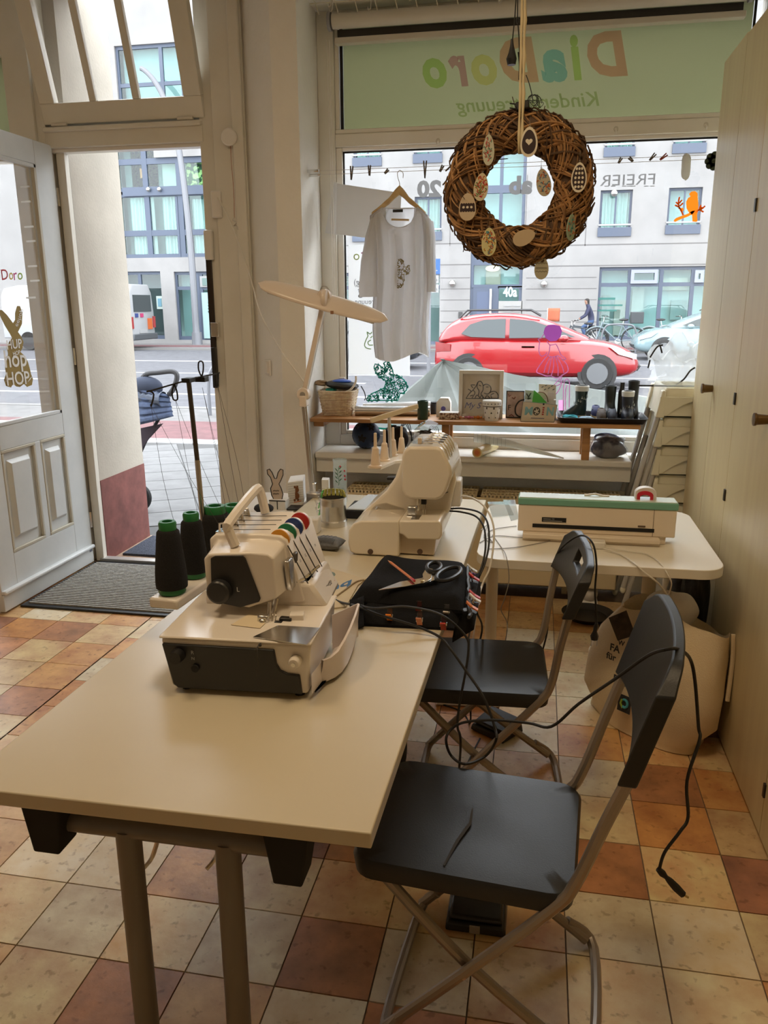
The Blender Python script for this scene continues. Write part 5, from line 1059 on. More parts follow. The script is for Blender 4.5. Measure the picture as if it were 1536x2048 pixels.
mb = MB(); mb.prism([PZ(x,y,PY(735,940,3.03).z) for x,y in ((735,938),(762,940),(790,928),(830,924),(800,908),(770,914))], (0,0,.014)); mb.build('spool_tray', shell2, cv, bevel=.003)
pz = PY(735,940,3.03).z+.012
for (x,y,s_) in ((751,934,1),(769,922,.95),(786,912,.9),(803,906,.85)):
    p = PZ(x,y,pz); t_ = MB().lathe([(.026*s_,0),(.026*s_,.006),(.020*s_,.010),(.013*s_,.075*s_),(.009*s_,.080*s_),(.007*s_,.082*s_),(.006*s_,.135*s_),(.003,.137*s_)], p, 16).build('spool_pin', mat('pin_beige', srgb(226,204,176), .4), cv)
a_ = PZ(781,916,pz); b_ = PY(778,832,a_.y); MB().cyl(a_, b_, .007, n=10).build('antenna', steel, cv)
l, r = PY(742,841,a_.y-.08), PY(835,812,a_.y+.10); dv = (r-l); R3 = dv.to_track_quat('X','Z').to_matrix(); MB().box((l+r)/2, (dv.length,.014,.020), R3).build('guide_bar', mat('guide_beige', srgb(206,186,150), .4), cv, bevel=.002)
q = PY(906,985,2.86); MB().bb(q.x-.01,q.x+.03,2.84,2.92,q.z-.05,q.z+.05).build('plug_socket', white_pl, cv, bevel=.006)
q = PY(790,957,2.88); MB().bb(q.x-.03,q.x+.015,2.87,2.90,q.z-.006,q.z+.006).build('lever', black_pl, cv, bevel=.003)
# ---- cutting plotter on the side table
YP = 2.96; pt_ = thing('cutting_plotter', 'long white cutting plotter with a mint green lid on the side table', 'plotter', (.26,3.06,z2))
zt2 = PY(1195,1000,YP).z
pa, pb_ = PY(1037,1075,YP), PY(1354,1080,YP)
XA, XB = PY(1036,1040,YP).x, PY(1353,1040,YP).x
cut_m = mat('plotter_white', srgb(232,218,198), .28); mint = mat('mint_lid', srgb(120,176,156), .3); mint_t = mat('mint_top', srgb(216,232,228), .25)
zlid = PY(1195,1015,YP).z
MB().bb(XA,XB,YP,YP+.10,z2+.030,zlid).build('body', cut_m, pt_, bevel=.004)
MB().bb(XA+.02,XB-.03,YP+.01,YP+.095,z2,z2+.03).build('plinth', cut_m, pt_, bevel=.003)
MB().bb(XA-.002,XB+.004,YP-.004,YP+.085,zlid,zlid+.026).build('lid', mint, pt_, bevel=.004); MB().bb(XA+.002,XB,YP+.002,YP+.083,zlid+.025,zlid+.029).build('lid_top', mint_t, pt_, bevel=.002)
MB().bb(XA+.055,XB-.075,YP-.002,YP+.01,z2+.048,z2+.062).build('feed_slot', black_mat, pt_)
MB().bb(XA+.02,XB-.055,YP-.035,YP+.01,z2+.012,z2+.030).build('paper_tray', cut_m, pt_, bevel=.003); MB().bb(XA+.02,XB-.055,YP-.02,YP,z2,z2+.012).build('tray_foot', cut_m, pt_)
q = PY(1108,1040,YP-.001); MB().bb(q.x-.045,q.x+.045,YP-.002,YP+.001,q.z-.008,q.z+.009).build('rating_plate', black_mat, pt_)
mb = MB(); lettering(mb, 'CE', Vector((q.x-.008,YP-.0025,q.z+.001)), (1,0,0), (0,0,1), size=.008); mb.bb(q.x-.04,q.x-.012,YP-.0027,YP-.002,q.z+.002,q.z+.004); mb.bb(q.x-.04,q.x+.03,YP-.0027,YP-.002,q.z-.005,q.z-.003); mb.build('plate_print', mat('grey_print', (.4,.4,.4), .6), pt_, smooth=0)
q = PY(1284,1053,YP-.001); MB().bb(q.x-.015,q.x+.012,YP-.002,YP+.001,q.z-.003,q.z+.003).build('emblem', mat('brown_mark', (.12,.08,.05), .6), pt_)
MB().bb(XB-.081,XB-.079,YP-.001,YP+.001,z2+.032,zlid).build('panel_seam', mat('seam_dark', (.25,.2,.15), .8), pt_)
# ---- white clamp lamp with a long blade head
lp_m = mat('lamp_white', srgb(226,212,198), .25)
YLm = 3.47; la = thing('desk_lamp', 'white articulated clamp lamp with a long blade shaped head', 'lamp', PZ(628,1004,ZT))
P0, P1, P2 = PY(627,985,YLm), PY(608,788,YLm), PY(650,592,YLm)
for k, (a, b) in enumerate(((P0,P1),(P1,P2))):
    dv = b-a; R3 = dv.to_track_quat('Z','Y').to_matrix(); MB().box((a+b)/2+R3@Vector((0,0,0)), (.024,.022,dv.length), R3).build('arm', lp_m if k else steel, la, bevel=.004)
    MB().box((a+b)/2+R3@Vector((.015,-.004,0)), (.007,.016,dv.length*.96), R3).build('arm_rail', steel, la, bevel=.002)
for c, r in ((P1,.030),(P2,.030)):
    MB().lathe([(.001,-.022),(r*.9,-.022),(r,-.016),(r,.016),(r*.9,.022),(.001,.022)], c, 24, 'y').build('joint', lp_m, la); MB().lathe([(.001,-.025),(.012,-.025),(.012,-.02),(.001,-.02)], c, 16, 'y').build('joint_screw', chrome, la)
MB().box(P1+Vector((0,-.005,-.03)), (.034,.05,.05)).build('joint_fork', lp_m, la, bevel=.006); MB().box(P2+Vector((-.012,-.002,-.01)), (.014,.05,.06)).build('joint_fork', lp_m, la, bevel=.004)
MB().box(Vector((P0.x,YLm,max(P0.z-.01,ZT+.044))), (.03,.035,.05)).build('swivel', chrome, la, bevel=.004)
cz0 = PZ(628,1004,ZT); xe = tx(YLm,0); MB().bb(xe-.030,max(P0.x,xe)+.035,YLm-.022,YLm+.022,ZT,ZT+.022).build('clamp_top', steel, la, bevel=.004); MB().bb(xe-.030,xe-.006,YLm-.02,YLm+.02,ZT-.10,ZT+.004).build('clamp_back', steel, la, bevel=.003); MB().bb(xe-.030,xe+.035,YLm-.02,YLm+.02,ZT-.11,ZT-.095).build('clamp_jaw', steel, la); MB().cyl((xe+.018,YLm,ZT-.031),(xe+.018,YLm,ZT-.14),.008,n=10).build('clamp_screw', steel, la)
hA, hB = PY(516,566,YLm-.02), PY(776,640,YLm-.02); hx = (hB-hA); Lh = hx.length; ex = hx.normalized(); tilt = math.radians(38)
ey = Vector((0,math.cos(tilt),math.sin(tilt))); ey = (ey-ex*ey.dot(ex)).normalized(); ez = ex.cross(ey)
rings = []
for k in range(25):
    t = -1+2*k/24; wv = .054*(1-.35*t*t)*max(0,1-abs(t)**9)**.5+.0015; hv = .016*max(0,1-abs(t)**5)**.5+.001; c = (hA+hB)/2+ex*(t*Lh/2)
    rings.append([c+ey*(wv*math.cos(a))+ez*(hv*math.sin(a)) for a in [2*PI*i/20 for i in range(20)]])
MB().ring_loft(rings).build('head', lp_m, la, smooth=60)
c = (hA+hB)/2; R4 = Matrix((ex,ey,ez)).transposed()
MB().box(c-ez*.017, (Lh*.82,.06,.004), R4).build('light_panel', mat('lamp_diffuser_off', srgb(220,216,206), .4), la)
hd = c+ex*.025; MB().lathe([(.001,-.010),(.036,-.010),(.04,-.004),(.04,.004),(.036,.010),(.001,.010)], PY(650,597,YLm-.035), 24, 'x').build('head_knob', lp_m, la)
MB().tube(cr([PY(641,580,YLm-.02),PY(645,573,YLm-.01),PY(653,574,YLm),PY(660,583,YLm+.01)],4), .003, 6).build('cable_loop', steel, la)
mb = MB(); mb.box(PY(664,625,YLm-.075)-Vector((0,0.0,0)), (.014,.001,.014)); mb.build('warning_label', mat('label_brown', srgb(150,110,80), .6), la)
cbl = [PY(660,810,YLm+.03), PY(690,826,YLm+.30), PY(703,812,YLm+.35)]
MB().tube(cr([PY(435,395,4.36),PY(455,430,4.30),PY(483,500,4.1),PY(505,570,3.95),PY(520,625,3.8),PY(548,678,3.65),PY(575,720,3.5),PY(603,757,YLm+.02),PY(612,775,YLm+.02)],6), .0035, 7).build('cord', cord_white, la)
# ================================================================ THINGS ON THE TABLES AND FLOOR
ink = mat('black_ink', (.02,.02,.02), .7); paper = mat('white_paper', (.74,.73,.70), .8)
# tin with sewing clips on its rim
tc_ = PZ(667,1050,ZT); tn = thing('storage_tin', 'open ribbed steel tin with sewing clips round its rim', 'tin', tc_)
r_ = .0535
MB().lathe([(r_*1.04,0),(r_*1.05,.006),(r_*1.05,.022),(r_,.027),(r_,.085),(r_*1.015,.089),(r_,.093),(r_*1.015,.097),(r_,.101),(r_*1.015,.105),(r_,.109),(r_*1.02,.117),(r_*1.0,.120),(r_*.95,.118),(r_*.95,.01)], tc_, 36).build('can', mat('tinplate', (.62,.60,.56), .25, 1, noise=.3, nscale=6), tn, smooth=25)
MB().lathe([(.001,.008),(r_*.95,.008)], tc_, 24).build('can_floor', mat('tin_dark', (.16,.11,.07), .6), tn)
clip_src = {}
def clip(pos, rz, col, label, group, tilt=0, s=1):
    o = thing('sewing_clip', label, 'sewing clip', pos, rz, group); Mx = WM[o.name] @ Matrix.Rotation(tilt,4,'X'); m = mat('clip_%d_%d_%d' % col, srgb(*col), .25)
    for sg_, nm, mm in ((-1,'jaw',m),(1,'jaw',glassmat('clear_plastic'))):
        P_ = [Mx @ Vector((x*s,(y+sg_*.001)*s,z*s)) for z,(y0,y1) in ((-.012,(0,.0025)),(.0,(.001,.004)),(.014,(.006,.009))) for x in (-.005,.005) for y in (sg_*y0,sg_*y1)]
        b = MB(); b.add(P_, [(0,1,3,2),(8,10,11,9),(0,2,6,4),(4,6,10,8),(1,5,7,3),(5,9,11,7),(0,4,5,1),(4,8,9,5),(2,3,7,6),(6,7,11,10)]); b.build(nm, mm, o, smooth=0)
    b = MB(); b.tube([Mx @ Vector((-.0055*s,.002*math.cos(a)*s*2.2,(-.001+.004*math.sin(a))*s)) for a in [PI*i/5 for i in range(6)]], .0012*s, 5); b.tube([Mx @ Vector((.0055*s,.002*math.cos(a)*s*2.2,(-.001+.004*math.sin(a))*s)) for a in [PI*i/5 for i in range(6)]], .0012*s, 5); b.build('spring', chrome, o)
for i in range(8):
    a = math.radians(22+20*i); clip(tc_+Vector((r_*math.cos(a),r_*math.sin(a),.126)), a-PI/2, (212,206,110), 'yellow sewing clip on the far rim of the tin', 'yellow clips on the tin', 0, 1.15)
for i, (a, z) in enumerate(((172,.124),(190,.118),(186,.085),(182,.055))):
    a = math.radians(a); clip(tc_+Vector(((r_+.008*(i>1))*math.cos(a),(r_+.006*(i>1))*math.sin(a),z)), a-PI/2, (110,206,120), 'green sewing clip hanging on the side of the tin', 'green clips on the tin', 0, 1.3)
# glass bottle with a printed twig
bc = PZ(681,1004,ZT); gbt = thing('glass_bottle', 'clear glass jar printed with a green twig behind the tin', 'bottle', bc); hb_ = PY(681,918,bc.y).z-ZT; rb_ = .031
MB().lathe([(rb_*.9,0),(rb_,.006),(rb_,hb_-.018),(rb_*.96,hb_-.012),(rb_*1.04,hb_-.008),(rb_*1.04,hb_),(rb_*.95,hb_),(rb_*.9,hb_-.02),(rb_*.92,.012),(.001,.012)], bc, 28).build('jar', glassmat('jar_glass', (.93,.96,.94), haze=.14), gbt, smooth=40)
def cylp(c, r, ang, z): return c+Vector((r*math.sin(ang),-r*math.cos(ang),z))
leafm = mat('print_green', srgb(40,90,50), .6); mb = MB(); mb.tube([cylp(bc,rb_+.0006,.0+.1*math.sin(k),hb_*.42+k*.011) for k in range(9)], .0012, 5)
for k in range(8):
    s_ = 1 if k % 2 else -1; z = hb_*.48+k*.009; p0, p1 = cylp(bc,rb_+.0008,.05*s_,z), cylp(bc,rb_+.0008,.55*s_,z+.012); mid = (p0+p1)/2; up = Vector((0,0,.004)); mb.ngon([p0,mid-up,p1,mid+up] if s_ > 0 else [p0,mid+up,p1,mid-up])
mb.build('printed_twig', leafm, gbt, smooth=0); mb = MB()
for (an,z) in ((.3,.86),(.95,.75),(1.05,.55),(.98,.63)): mb.ball(cylp(bc,rb_+.0003,an,hb_*z), (.004,.002,.005), 8, 6)
mb.build('printed_berries', mat('print_red', srgb(180,40,50), .6), gbt)
# pincushion
pc_ = PZ(655,1097,ZT); pcs = thing('pincushion', 'small grey cushion with black stitch lines on the worktable', 'pincushion', pc_, math.radians(-8))
def pil(u, v, s=1):
    x, y = u*2-1, v*2-1; e = max(0,(1-abs(x)**2.6))*max(0,(1-abs(y)**2.6)); return WM[pcs.name] @ Vector((x*.058*(1-.06*(1-y*y)),y*.042*(1-.06*(1-x*x)),.023+s*(.0225*e**.45)))
mb = MB(); mb.grid(lambda u,v: pil(u,v,1), 20, 16); mb.grid(lambda u,v: pil(1-u,v,-1), 20, 16); mb.build('cushion', mat('grey_felt', srgb(112,114,118), .9, noise=.2, nscale=60), pcs, smooth=60)
mb = MB()
for k in range(15): x = .16+.05*k*.95; mb.tube([pil(x,.02+.06*j,1)+Vector((0,-.0006,.0008)) for j in range(6)], .0010, 4)
for k in range(4): x = .3+.14*k; mb.tube([pil(x,.4+.1*j,1)+Vector((0,0,.0006)) for j in range(6)], .0006, 4)
mb.build('stitch_lines', ink, pcs)
# dark case with a pale lid, rabbit card, box with a bear, flat phone, small adapter
cs = thing('display_case', 'low black case with a pale grey lid behind the tin', 'case', PZ(735,1030,ZT)); q0, q1 = PZ(697,1040,ZT), PZ(760,1034,ZT)
qx0, qy0 = q0.x, q0.y
MB().bb(qx0-.02,qx0+.20,qy0+.02,qy0+.20,ZT,ZT+.035).build('tray', black_mat, cs, bevel=.004); MB().prism([Vector((x,y,ZT+.035)) for x,y in ((qx0-.015,qy0+.03),(qx0+.195,qy0+.03),(qx0+.13,qy0+.30),(qx0+.02,qy0+.30))], (0,0,.006)).build('lid', mat('pale_lid', srgb(198,204,206), .3), cs, bevel=.002)
rbm = PZ(560,1018,ZQ); rbc = thing('rabbit_card', 'standing white paper rabbit with a black outline', 'card', rbm); yb_ = rbm.y+.02
rabo = [(549,1002),(543,990),(541,977),(545,968),(541,955),(535,948),(534,940),(539,938),(544,945),(549,957),(553,957),(556,945),(561,938),(566,940),(566,950),(562,960),(558,968),(562,976),(566,988),(564,998),(560,1003)]
MB().prism(pol(rabo,yb_), (0,.002,0)).build('rabbit', mat('card_beige', srgb(196,180,164), .8), rbc); MB().tube([PY(x,y,yb_-.001) for x,y in rabo], .0022, 5, closed=True).build('outline', ink, rbc)
a, b = PY(541,1000,yb_-.01), PY(574,1018,yb_-.01); MB().bb(a.x,b.x,yb_-.03,yb_+.03,ZQ,a.z+.004).build('nest_box', paper, rbc, bevel=.001); MB().bb(a.x,b.x,yb_-.0315,yb_-.03,a.z-.0,a.z+.005).build('box_edge', ink, rbc)
mb = MB(); [mb.tube([PY(546,y_,yb_-.002),PY(549,y_-1.2,yb_-.002),PY(552,y_,yb_-.002),PY(555,y_-1.2,yb_-.002),PY(558,y_,yb_-.002)], .0012, 4) for y_ in (982,988)]; mb.bb((a.x+b.x)/2-.002,(a.x+b.x)/2+.002,yb_-.0316,yb_-.030,ZQ,a.z); mb.build('card_print', ink, rbc, smooth=0)
bxm = PZ(600,1012,ZQ); bxx = thing('gift_box', 'white striped cardboard box printed with a little brown bear', 'box', bxm)
f0, f1 = PZ(577,1012,ZQ), PZ(607,1008,ZQ); hz_ = PY(612,962,f1.y).z-ZQ; dd = Vector((-.03,.14,0))
MB().prism([f0,f1,f1+dd,f0+dd], (0,0,hz_)).build('carton', paper, bxx, bevel=.001)
ex_ = (f1-f0).normalized(); nn = Vector((ex_.y,-ex_.x,0))*.001
mb = MB()
for k in range(9): z = hz_*(.12+.1*k); mb.prism([f0+nn+Vector((0,0,z)),f1+nn+Vector((0,0,z)),f1+nn+Vector((0,0,z+.0014)),f0+nn+Vector((0,0,z+.0014))], nn*.3)
mb.build('stripes', mat('grey_stripe', srgb(168,164,160), .8), bxx, smooth=0)
def BX(t, z): return f0.lerp(f1,t)+nn*2+Vector((0,0,hz_*z))
brown = mat('bear_brown', srgb(120,76,44), .8); mb = MB()
for (t,z,rx) in ((.52,.66,.014),(.50,.40,.017),(.44,.78,.006),(.60,.78,.006),(.40,.22,.006),(.62,.22,.006)): mb.lathe([(.001,-.0006),(rx,-.0006),(rx,.0006),(.001,.0006)], BX(t,z), 16, 'y')
mb.build('bear_print', brown, bxx, smooth=0); mb = MB(); mb.lathe([(.001,-.001),(.007,-.001),(.007,.0),(.001,0)], BX(.55,.62)+nn, 12, 'y'); mb.build('bear_face', ink, bxx, smooth=0); mb = MB(); mb.tube([BX(.35,.12),BX(.85,.16)], .0018, 5); mb.build('pencil_print', mat('pencil_orange', srgb(206,110,40), .6), bxx)
bp2 = PZ(645,990,ZT); b2 = thing('card_stand', 'folded plain white card standing behind the lamp foot', 'card', bp2); MB().prism([PZ(644,996,ZT),PZ(658,996,ZT),PZ(660,991,ZT),PZ(646,990,ZT)], (0,0,.085)).build('card', paper, b2)
ph = PZ(590,1019,ZQ); simple('phone', MB().prism([PZ(x,y,ZQ) for x,y in ((573,1021),(600,1022),(612,1014),(582,1013))], (0,0,.009)), black_pl, 'flat black phone in front of the bear box', 'phone', bevel=.002)
simple('black_pouch', MB().ball(PZ(528,1026,ZQ)+Vector((0,0,.022)), (.045,.035,.022), 16, 10), black_mat, 'small black pouch left of the rabbit card', 'pouch')
q = PZ(622,1068,ZT); ad = thing('plug_adapter', 'white plug block behind the overlock machine', 'plug', q); MB().bb(q.x-.025,q.x+.03,q.y,q.y+.05,ZT,ZT+.06).build('block', white_pl, ad, bevel=.006); MB().bb(q.x-.03,q.x+.0,q.y-.004,q.y+.0,ZT,ZT+.006).build('strap', rubber, ad)
# paper bag with blue letters
kb_ = thing('paper_bag', 'beige paper bag with blue letters lying beside the black fabric', 'paper bag', PZ(680,1175,ZT))
MB().prism([PZ(x,y,ZT+.0005) for x,y in ((632,1150),(660,1138),(732,1160),(716,1172),(692,1215),(640,1222))], (0,0,.004)).build('bag', mat('kraft_beige', srgb(206,190,160), .8, noise=.1), kb_)
MB().tube(cr([PZ(x,y,ZT+.006) for x,y in ((728,1160),(712,1164),(690,1180),(668,1196))],4), .003, 6).build('rolled_edge', mat('kraft_beige2', srgb(150,130,100), .8), kb_)
mb = MB(); d0 = PZ(655,1185,ZT+.005); lettering(mb, 'nq', d0, PZ(708,1165,ZT+.005)-d0, PZ(662,1165,ZT+.005)-d0, width=.105, size=.085, weight=.03); mb.build('blue_letters', mat('blue_print', srgb(60,110,160), .7), kb_, smooth=0)
mb = MB(); mb.prism([PZ(657+14*math.cos(a),1149+6*math.sin(a),ZT+.0045) for a in [2*PI*i/16 for i in range(16)]], (0,0,.0006)); mb.build('olive_print', mat('olive_print', srgb(110,124,110), .7), kb_)
# black fabric pile with clips
fb = thing('fabric_pile', 'folded black fabric held with clips, hanging over the table edge', 'fabric', PZ(820,1220,ZT))
blk = mat('black_cloth', (.008,.008,.009), .9, bump=.2, bscale=200, spec=.15)
def bil(c, u, v): return c[0].lerp(c[1],u).lerp(c[3].lerp(c[2],u),v)
def slab(c, z0, h, fu, seed, edge=.10):
    rr = random.Random(seed); ph_ = [rr.uniform(0,6) for _ in range(4)]
    def top_(u, v):
        p = bil(c,u,v); e = min(1,min(u,1-u)/edge)*min(1,min(v,1-v)/edge); e = (e*(2-e)); w = .5+.5*math.sin(u*7+ph_[0]+v*3); return Vector((p.x,p.y,z0+h*(.25+.75*e)+fu*(w-.5)*e+fu*.4*math.sin(v*11+ph_[1])*e))
    mb.grid(top_, 26, 20)
    def side(k):
        f = [lambda t: (t,0),lambda t: (1,t),lambda t: (1-t,1),lambda t: (0,1-t)][k]
        def g(t, s_): p = top_(*f(t)); return Vector((p.x,p.y,z0*(1-s_)+p.z*s_))
        mb.grid(g, 24, 2)
    for k in range(4): side(k)
mb = MB(); slab([PZ(712,1252,ZT),PZ(908,1262,ZT),PZ(960,1152,ZT),PZ(758,1135,ZT)], ZT+.001, .030, .006, 1); mb.build('lower_fold', blk, fb, smooth=60)
mb = MB(); slab([PZ(700,1205,ZT+.03),PZ(925,1225,ZT+.03),PZ(938,1142,ZT+.03),PZ(766,1122,ZT+.03)], ZT+.026, .040, .008, 2); mb.build('upper_fold', blk, fb, smooth=60)
mb = MB(); slab([PZ(905,1262,ZT-.01),PZ(948,1250,ZT-.03),PZ(962,1165,ZT-.01),PZ(930,1145,ZT)], ZT-.045, .06, .006, 3); mb.build('hanging_fold', blk, fb, smooth=60)
mb = MB(); mb.grid(lambda u,v: (lambda p: Vector((p.x,p.y,max(p.z,ZT+.004))))(PY(700+28*u,1200+60*v-8*u,1.99+.12*(1-v))+Vector((0,-.008*math.sin(3*u),0))), 6, 8); mb.build('front_drape', blk, fb, solid=.004)
mb = MB(); c0, c1 = PZ(935,1135,ZT+.05), PZ(940,1235,ZT+.03); mb.tube([c0.lerp(c1,k/12)+Vector((.003*math.sin(k*3),0,.004*math.sin(k*2.1))) for k in range(13)], .006, 6); mb.build('zip_band', mat('dark_zip', (.03,.03,.032), .5), fb)
CP = [((779,1226),(230,130,40),'near'),((839,1233),(228,150,110),'near'),((838,1213),(206,70,50),'near'),((893,1220),(200,190,180),'near'),((887,1243),(190,70,60),'near'),((943,1141),(214,212,206),'side'),((947,1158),(206,50,50),'side'),((948,1194),(200,44,50),'side'),((949,1201),(220,216,210),'side'),((943,1217),(226,120,50),'side')]
CN = ['orange clip on the near fold of the black fabric','pale orange clip on the near fold of the black fabric','red clip lying on top of the near black fold','silver clip near the corner of the black fabric','dark red clip at the table edge on the black fabric','silver clip at the far end of the fabric overhang','red clip by the silver one on the fabric overhang','crimson clip halfway along the fabric overhang','white clip halfway along the fabric overhang','orange clip on the corner of the fabric overhang']
for (pp_, cc, kd), nm in zip(CP, CN):
    z = ZT+(.030 if kd == 'near' else .035); p = PZ(pp_[0],pp_[1]+(6 if kd == 'near' else 0),z); clip(p, 0 if kd == 'near' else PI/2, cc, nm, 'clips on the black fabric', .5 if kd == 'near' else -1.2, 1.5)
# scissors and pencil
zs_ = ZT+.078; sc = thing('scissors', 'tailor scissors with black handles lying on the black fabric', 'scissors', PZ(845,1165,zs_))
for k, pts in enumerate((((757,1181),(800,1165),(848,1157),(852,1166),(810,1174)),((845,1150),(853,1136),(866,1140),(862,1160),(848,1167)))):
    MB().prism([PZ(x,y,zs_+.003*k) for x,y in pts], (0,0,.003)).build('blade', chrome, sc, bevel=.0008)
MB().prism([PZ(x,y,zs_) for x,y in ((838,1160),(862,1150),(884,1146),(876,1160),(848,1168))], (0,0,.003)).build('tang', chrome, sc)
MB().lathe([(.001,0),(.006,0),(.006,.004),(.001,.005)], PZ(845,1163,zs_+.003), 14).build('pivot', mat('brass', (.6,.45,.2), .3, 1), sc)
def loop_(cx, cy, rx, ry, rot, n=20): return [PZ(cx+rx*math.cos(a)*math.cos(rot)-ry*math.sin(a)*math.sin(rot), cy+rx*math.cos(a)*math.sin(rot)+ry*math.sin(a)*math.cos(rot), zs_+.008) for a in [2*PI*i/n for i in range(n)]]
MB().tube(loop_(868,1134,14,9,-.1), .0065, 8, closed=True).build('handle', black_pl, sc); MB().tube(loop_(897,1148,26,11,-.38), .0070, 8, closed=True).build('handle', black_pl, sc)
pa_, pb2 = PZ(776,1121,zs_+.0045), PZ(829,1162,zs_+.0095); pn = thing('pencil', 'orange wooden pencil with a red tip on the black fabric', 'pencil', (pa_+pb2)/2)
MB().cyl(pa_.lerp(pb2,.12), pb2.lerp(pa_,.12), .0042, n=6).build('barrel', mat('pencil_wood', srgb(206,120,60), .5), pn); MB().cyl(pb2.lerp(pa_,.12), pb2, .0042, n=6).build('cap', mat('pencil_red', srgb(180,50,50), .5), pn); MB().cyl(pa_.lerp(pb2,.12), pa_, .0042, .0008, n=6).build('point', mat('pencil_tip', srgb(214,150,110), .6), pn)
# ---------------------------------------------------------------- cords
def cord(name, label, spec, r, m, k=6, parent=None):
    pts = [Vector(v) if ax == 'w' else (PZ(x,y,v) if ax == 'z' else PY(x,y,v) if ax == 'y' else PN(x,y,v)) for x,y,ax,v in spec]; o = simple(name, MB().tube(cr(pts,k), r, 7), m, label, 'cord') if parent is None else MB().tube(cr(pts,k), r, 7).build(name, m, parent); return o, pts
zc_ = ZT+.005
def PN(x, y, off):
    """point on the leaning front face of the near chair back"""
    d = ray(x, y); a = .02+.190-.022-off; t = (a+(EYE-.745)*.28)/(d.x-.28*d.z); return Vector((0,0,EYE))+d*t
t_ = thing('looped_cable', 'black power cord looping from the overlock machine over the near chair back', 'cord', PZ(826,1248,zc_))
cord('cable', None, [(655,1190,'z',zc_),(680,1204,'z',zc_),(713,1212,'z',ZT+.04),(763,1231,'y',1.98),(826,1250,'y',1.985),(878,1273,'z',zc_),(901,1298,'y',1.93),(931,1340,'y',1.90),(967,1394,'y',1.86),(989,1453,'y',1.83),(992,1480,'y',1.80),(971,1512,'z',.463),(931,1528,'z',.463),(903,1512,'z',.463),(892,1480,'y',1.82),(903,1458,'y',1.84),(931,1444,'y',1.84),(989,1440,'y',1.82),(1057,1446,'y',1.80),(1103,1453,'y',1.74),(1157,1408,'n',.06),(1230,1358,'n',.025),(1293,1313,'n',.006),(1330,1299,'n',.004),(1358,1299,'n',-.03),(1380,1318,'y',1.56),(1390,1362,'y',1.57),(1397,1453,'y',1.58),(1399,1480,'y',1.57),(1374,1561,'y',1.56),(1376,1634,'y',1.56),(1360,1663,'y',1.55),(1329,1705,'y',1.55),(1318,1741,'y',1.55)], .0036, rubber, 6, t_)
pe = [PY(x,y,1.55) for x,y in ((1318,1741),(1330,1752),(1345,1768),(1362,1786))]; MB().tube([PY(1316,1738,1.55),PY(1324,1746,1.55),PY(1332,1754,1.55),PY(1340,1762,1.55),PY(1352,1775,1.55),PY(1366,1789,1.55)], [.006,.0085,.005,.008,.0095,.008], 8).build('plug', black_pl, t_); MB().cyl(PY(1366,1789,1.55),PY(1377,1795,1.55),.0025,n=6).build('pin', mat('brass', (.6,.45,.2), .3, 1), t_)
cord('pedal_cord', 'black pedal cord drooping from the fabric across the far seat', [(722,1211,'z',ZT+.045),(749,1217,'z',ZT+.07),(805,1213,'z',ZT+.075),(857,1221,'z',ZT+.07),(888,1233,'z',ZT+.06),(915,1254,'z',ZT+.03),(934,1277,'y',1.98),(937,1298,'y',1.97),(931,1344,'y',1.95),(919,1408,'y',1.93),(915,1453,'y',1.91),(921,1500,'y',1.92),(0,0,'w',(-.19,2.04,.04)),(0,0,'w',(-.20,2.25,.010)),(0,0,'w',(-.19,2.50,.006)),(0,0,'w',(-.155,2.70,.012))], .0034, rubber)
cord('machine_cord', 'pair of black leads arching from the coverlock machine to the floor', [(897,1018,'y',2.90),(925,1017,'y',2.88),(959,1025,'y',2.82),(975,1046,'y',2.75),(978,1087,'y',2.68),(970,1126,'y',2.62),(957,1158,'y',2.58),(950,1190,'y',2.56),(954,1225,'y',2.55),(964,1262,'y',2.68),(0,0,'w',(-.20,2.74,.25)),(0,0,'w',(-.20,2.80,.02)),(0,0,'w',(-.24,2.90,.006)),(0,0,'w',(-.33,2.95,.006))], .0036, rubber)
cord('machine_cord', 'second black lead of the pair leaving the coverlock machine', [(897,1022,'y',2.89),(922,1024,'y',2.87),(952,1033,'y',2.81),(968,1056,'y',2.74),(971,1095,'y',2.67),(964,1132,'y',2.61),(950,1165,'y',2.57),(943,1205,'y',2.56),(940,1260,'y',2.62),(930,1310,'z',.01)], .0036, rubber)
cord('white_lead', 'white lead arching from the coverlock machine socket', [(910,992,'y',2.88),(938,994,'y',2.86),(965,1009,'y',2.80),(983,1038,'y',2.74),(988,1074,'y',2.69),(980,1134,'y',2.62),(965,1168,'y',2.58),(955,1210,'y',2.57),(945,1290,'z',.01)], .0036, cord_white)
t_ = thing('chair_cord', 'black mains cord with a flat plug hung over the slotted chair back', 'cord', PY(1165,1072,2.45))
cord('cable', None, [(1050,1400,'z',.012),(1075,1330,'y',2.72),(1092,1275,'y',2.675),(1097,1230,'y',2.674),(1102,1180,'y',2.673),(1107,1135,'y',2.672),(1115,1106,'y',2.66),(1140,1081,'y',2.56),(1166,1071,'y',2.49),(1186,1088,'y',2.42),(1193,1130,'y',2.40),(1190,1180,'y',2.40),(1192,1215,'y',2.40),(1193,1246,'y',2.40)], .0032, rubber, 6, t_)
MB().tube([PY(1193,1246,2.40),PY(1192,1252,2.40),PY(1190,1262,2.40),PY(1189,1272,2.40),PY(1189,1279,2.40)], [.004,.0075,.006,.013,.011], 8).build('plug', black_pl, t_)
for x in (1183,1195): MB().cyl(PY(x,1278,2.40),PY(x-1,1292,2.40),.002,n=6).build('pin', steel, t_)
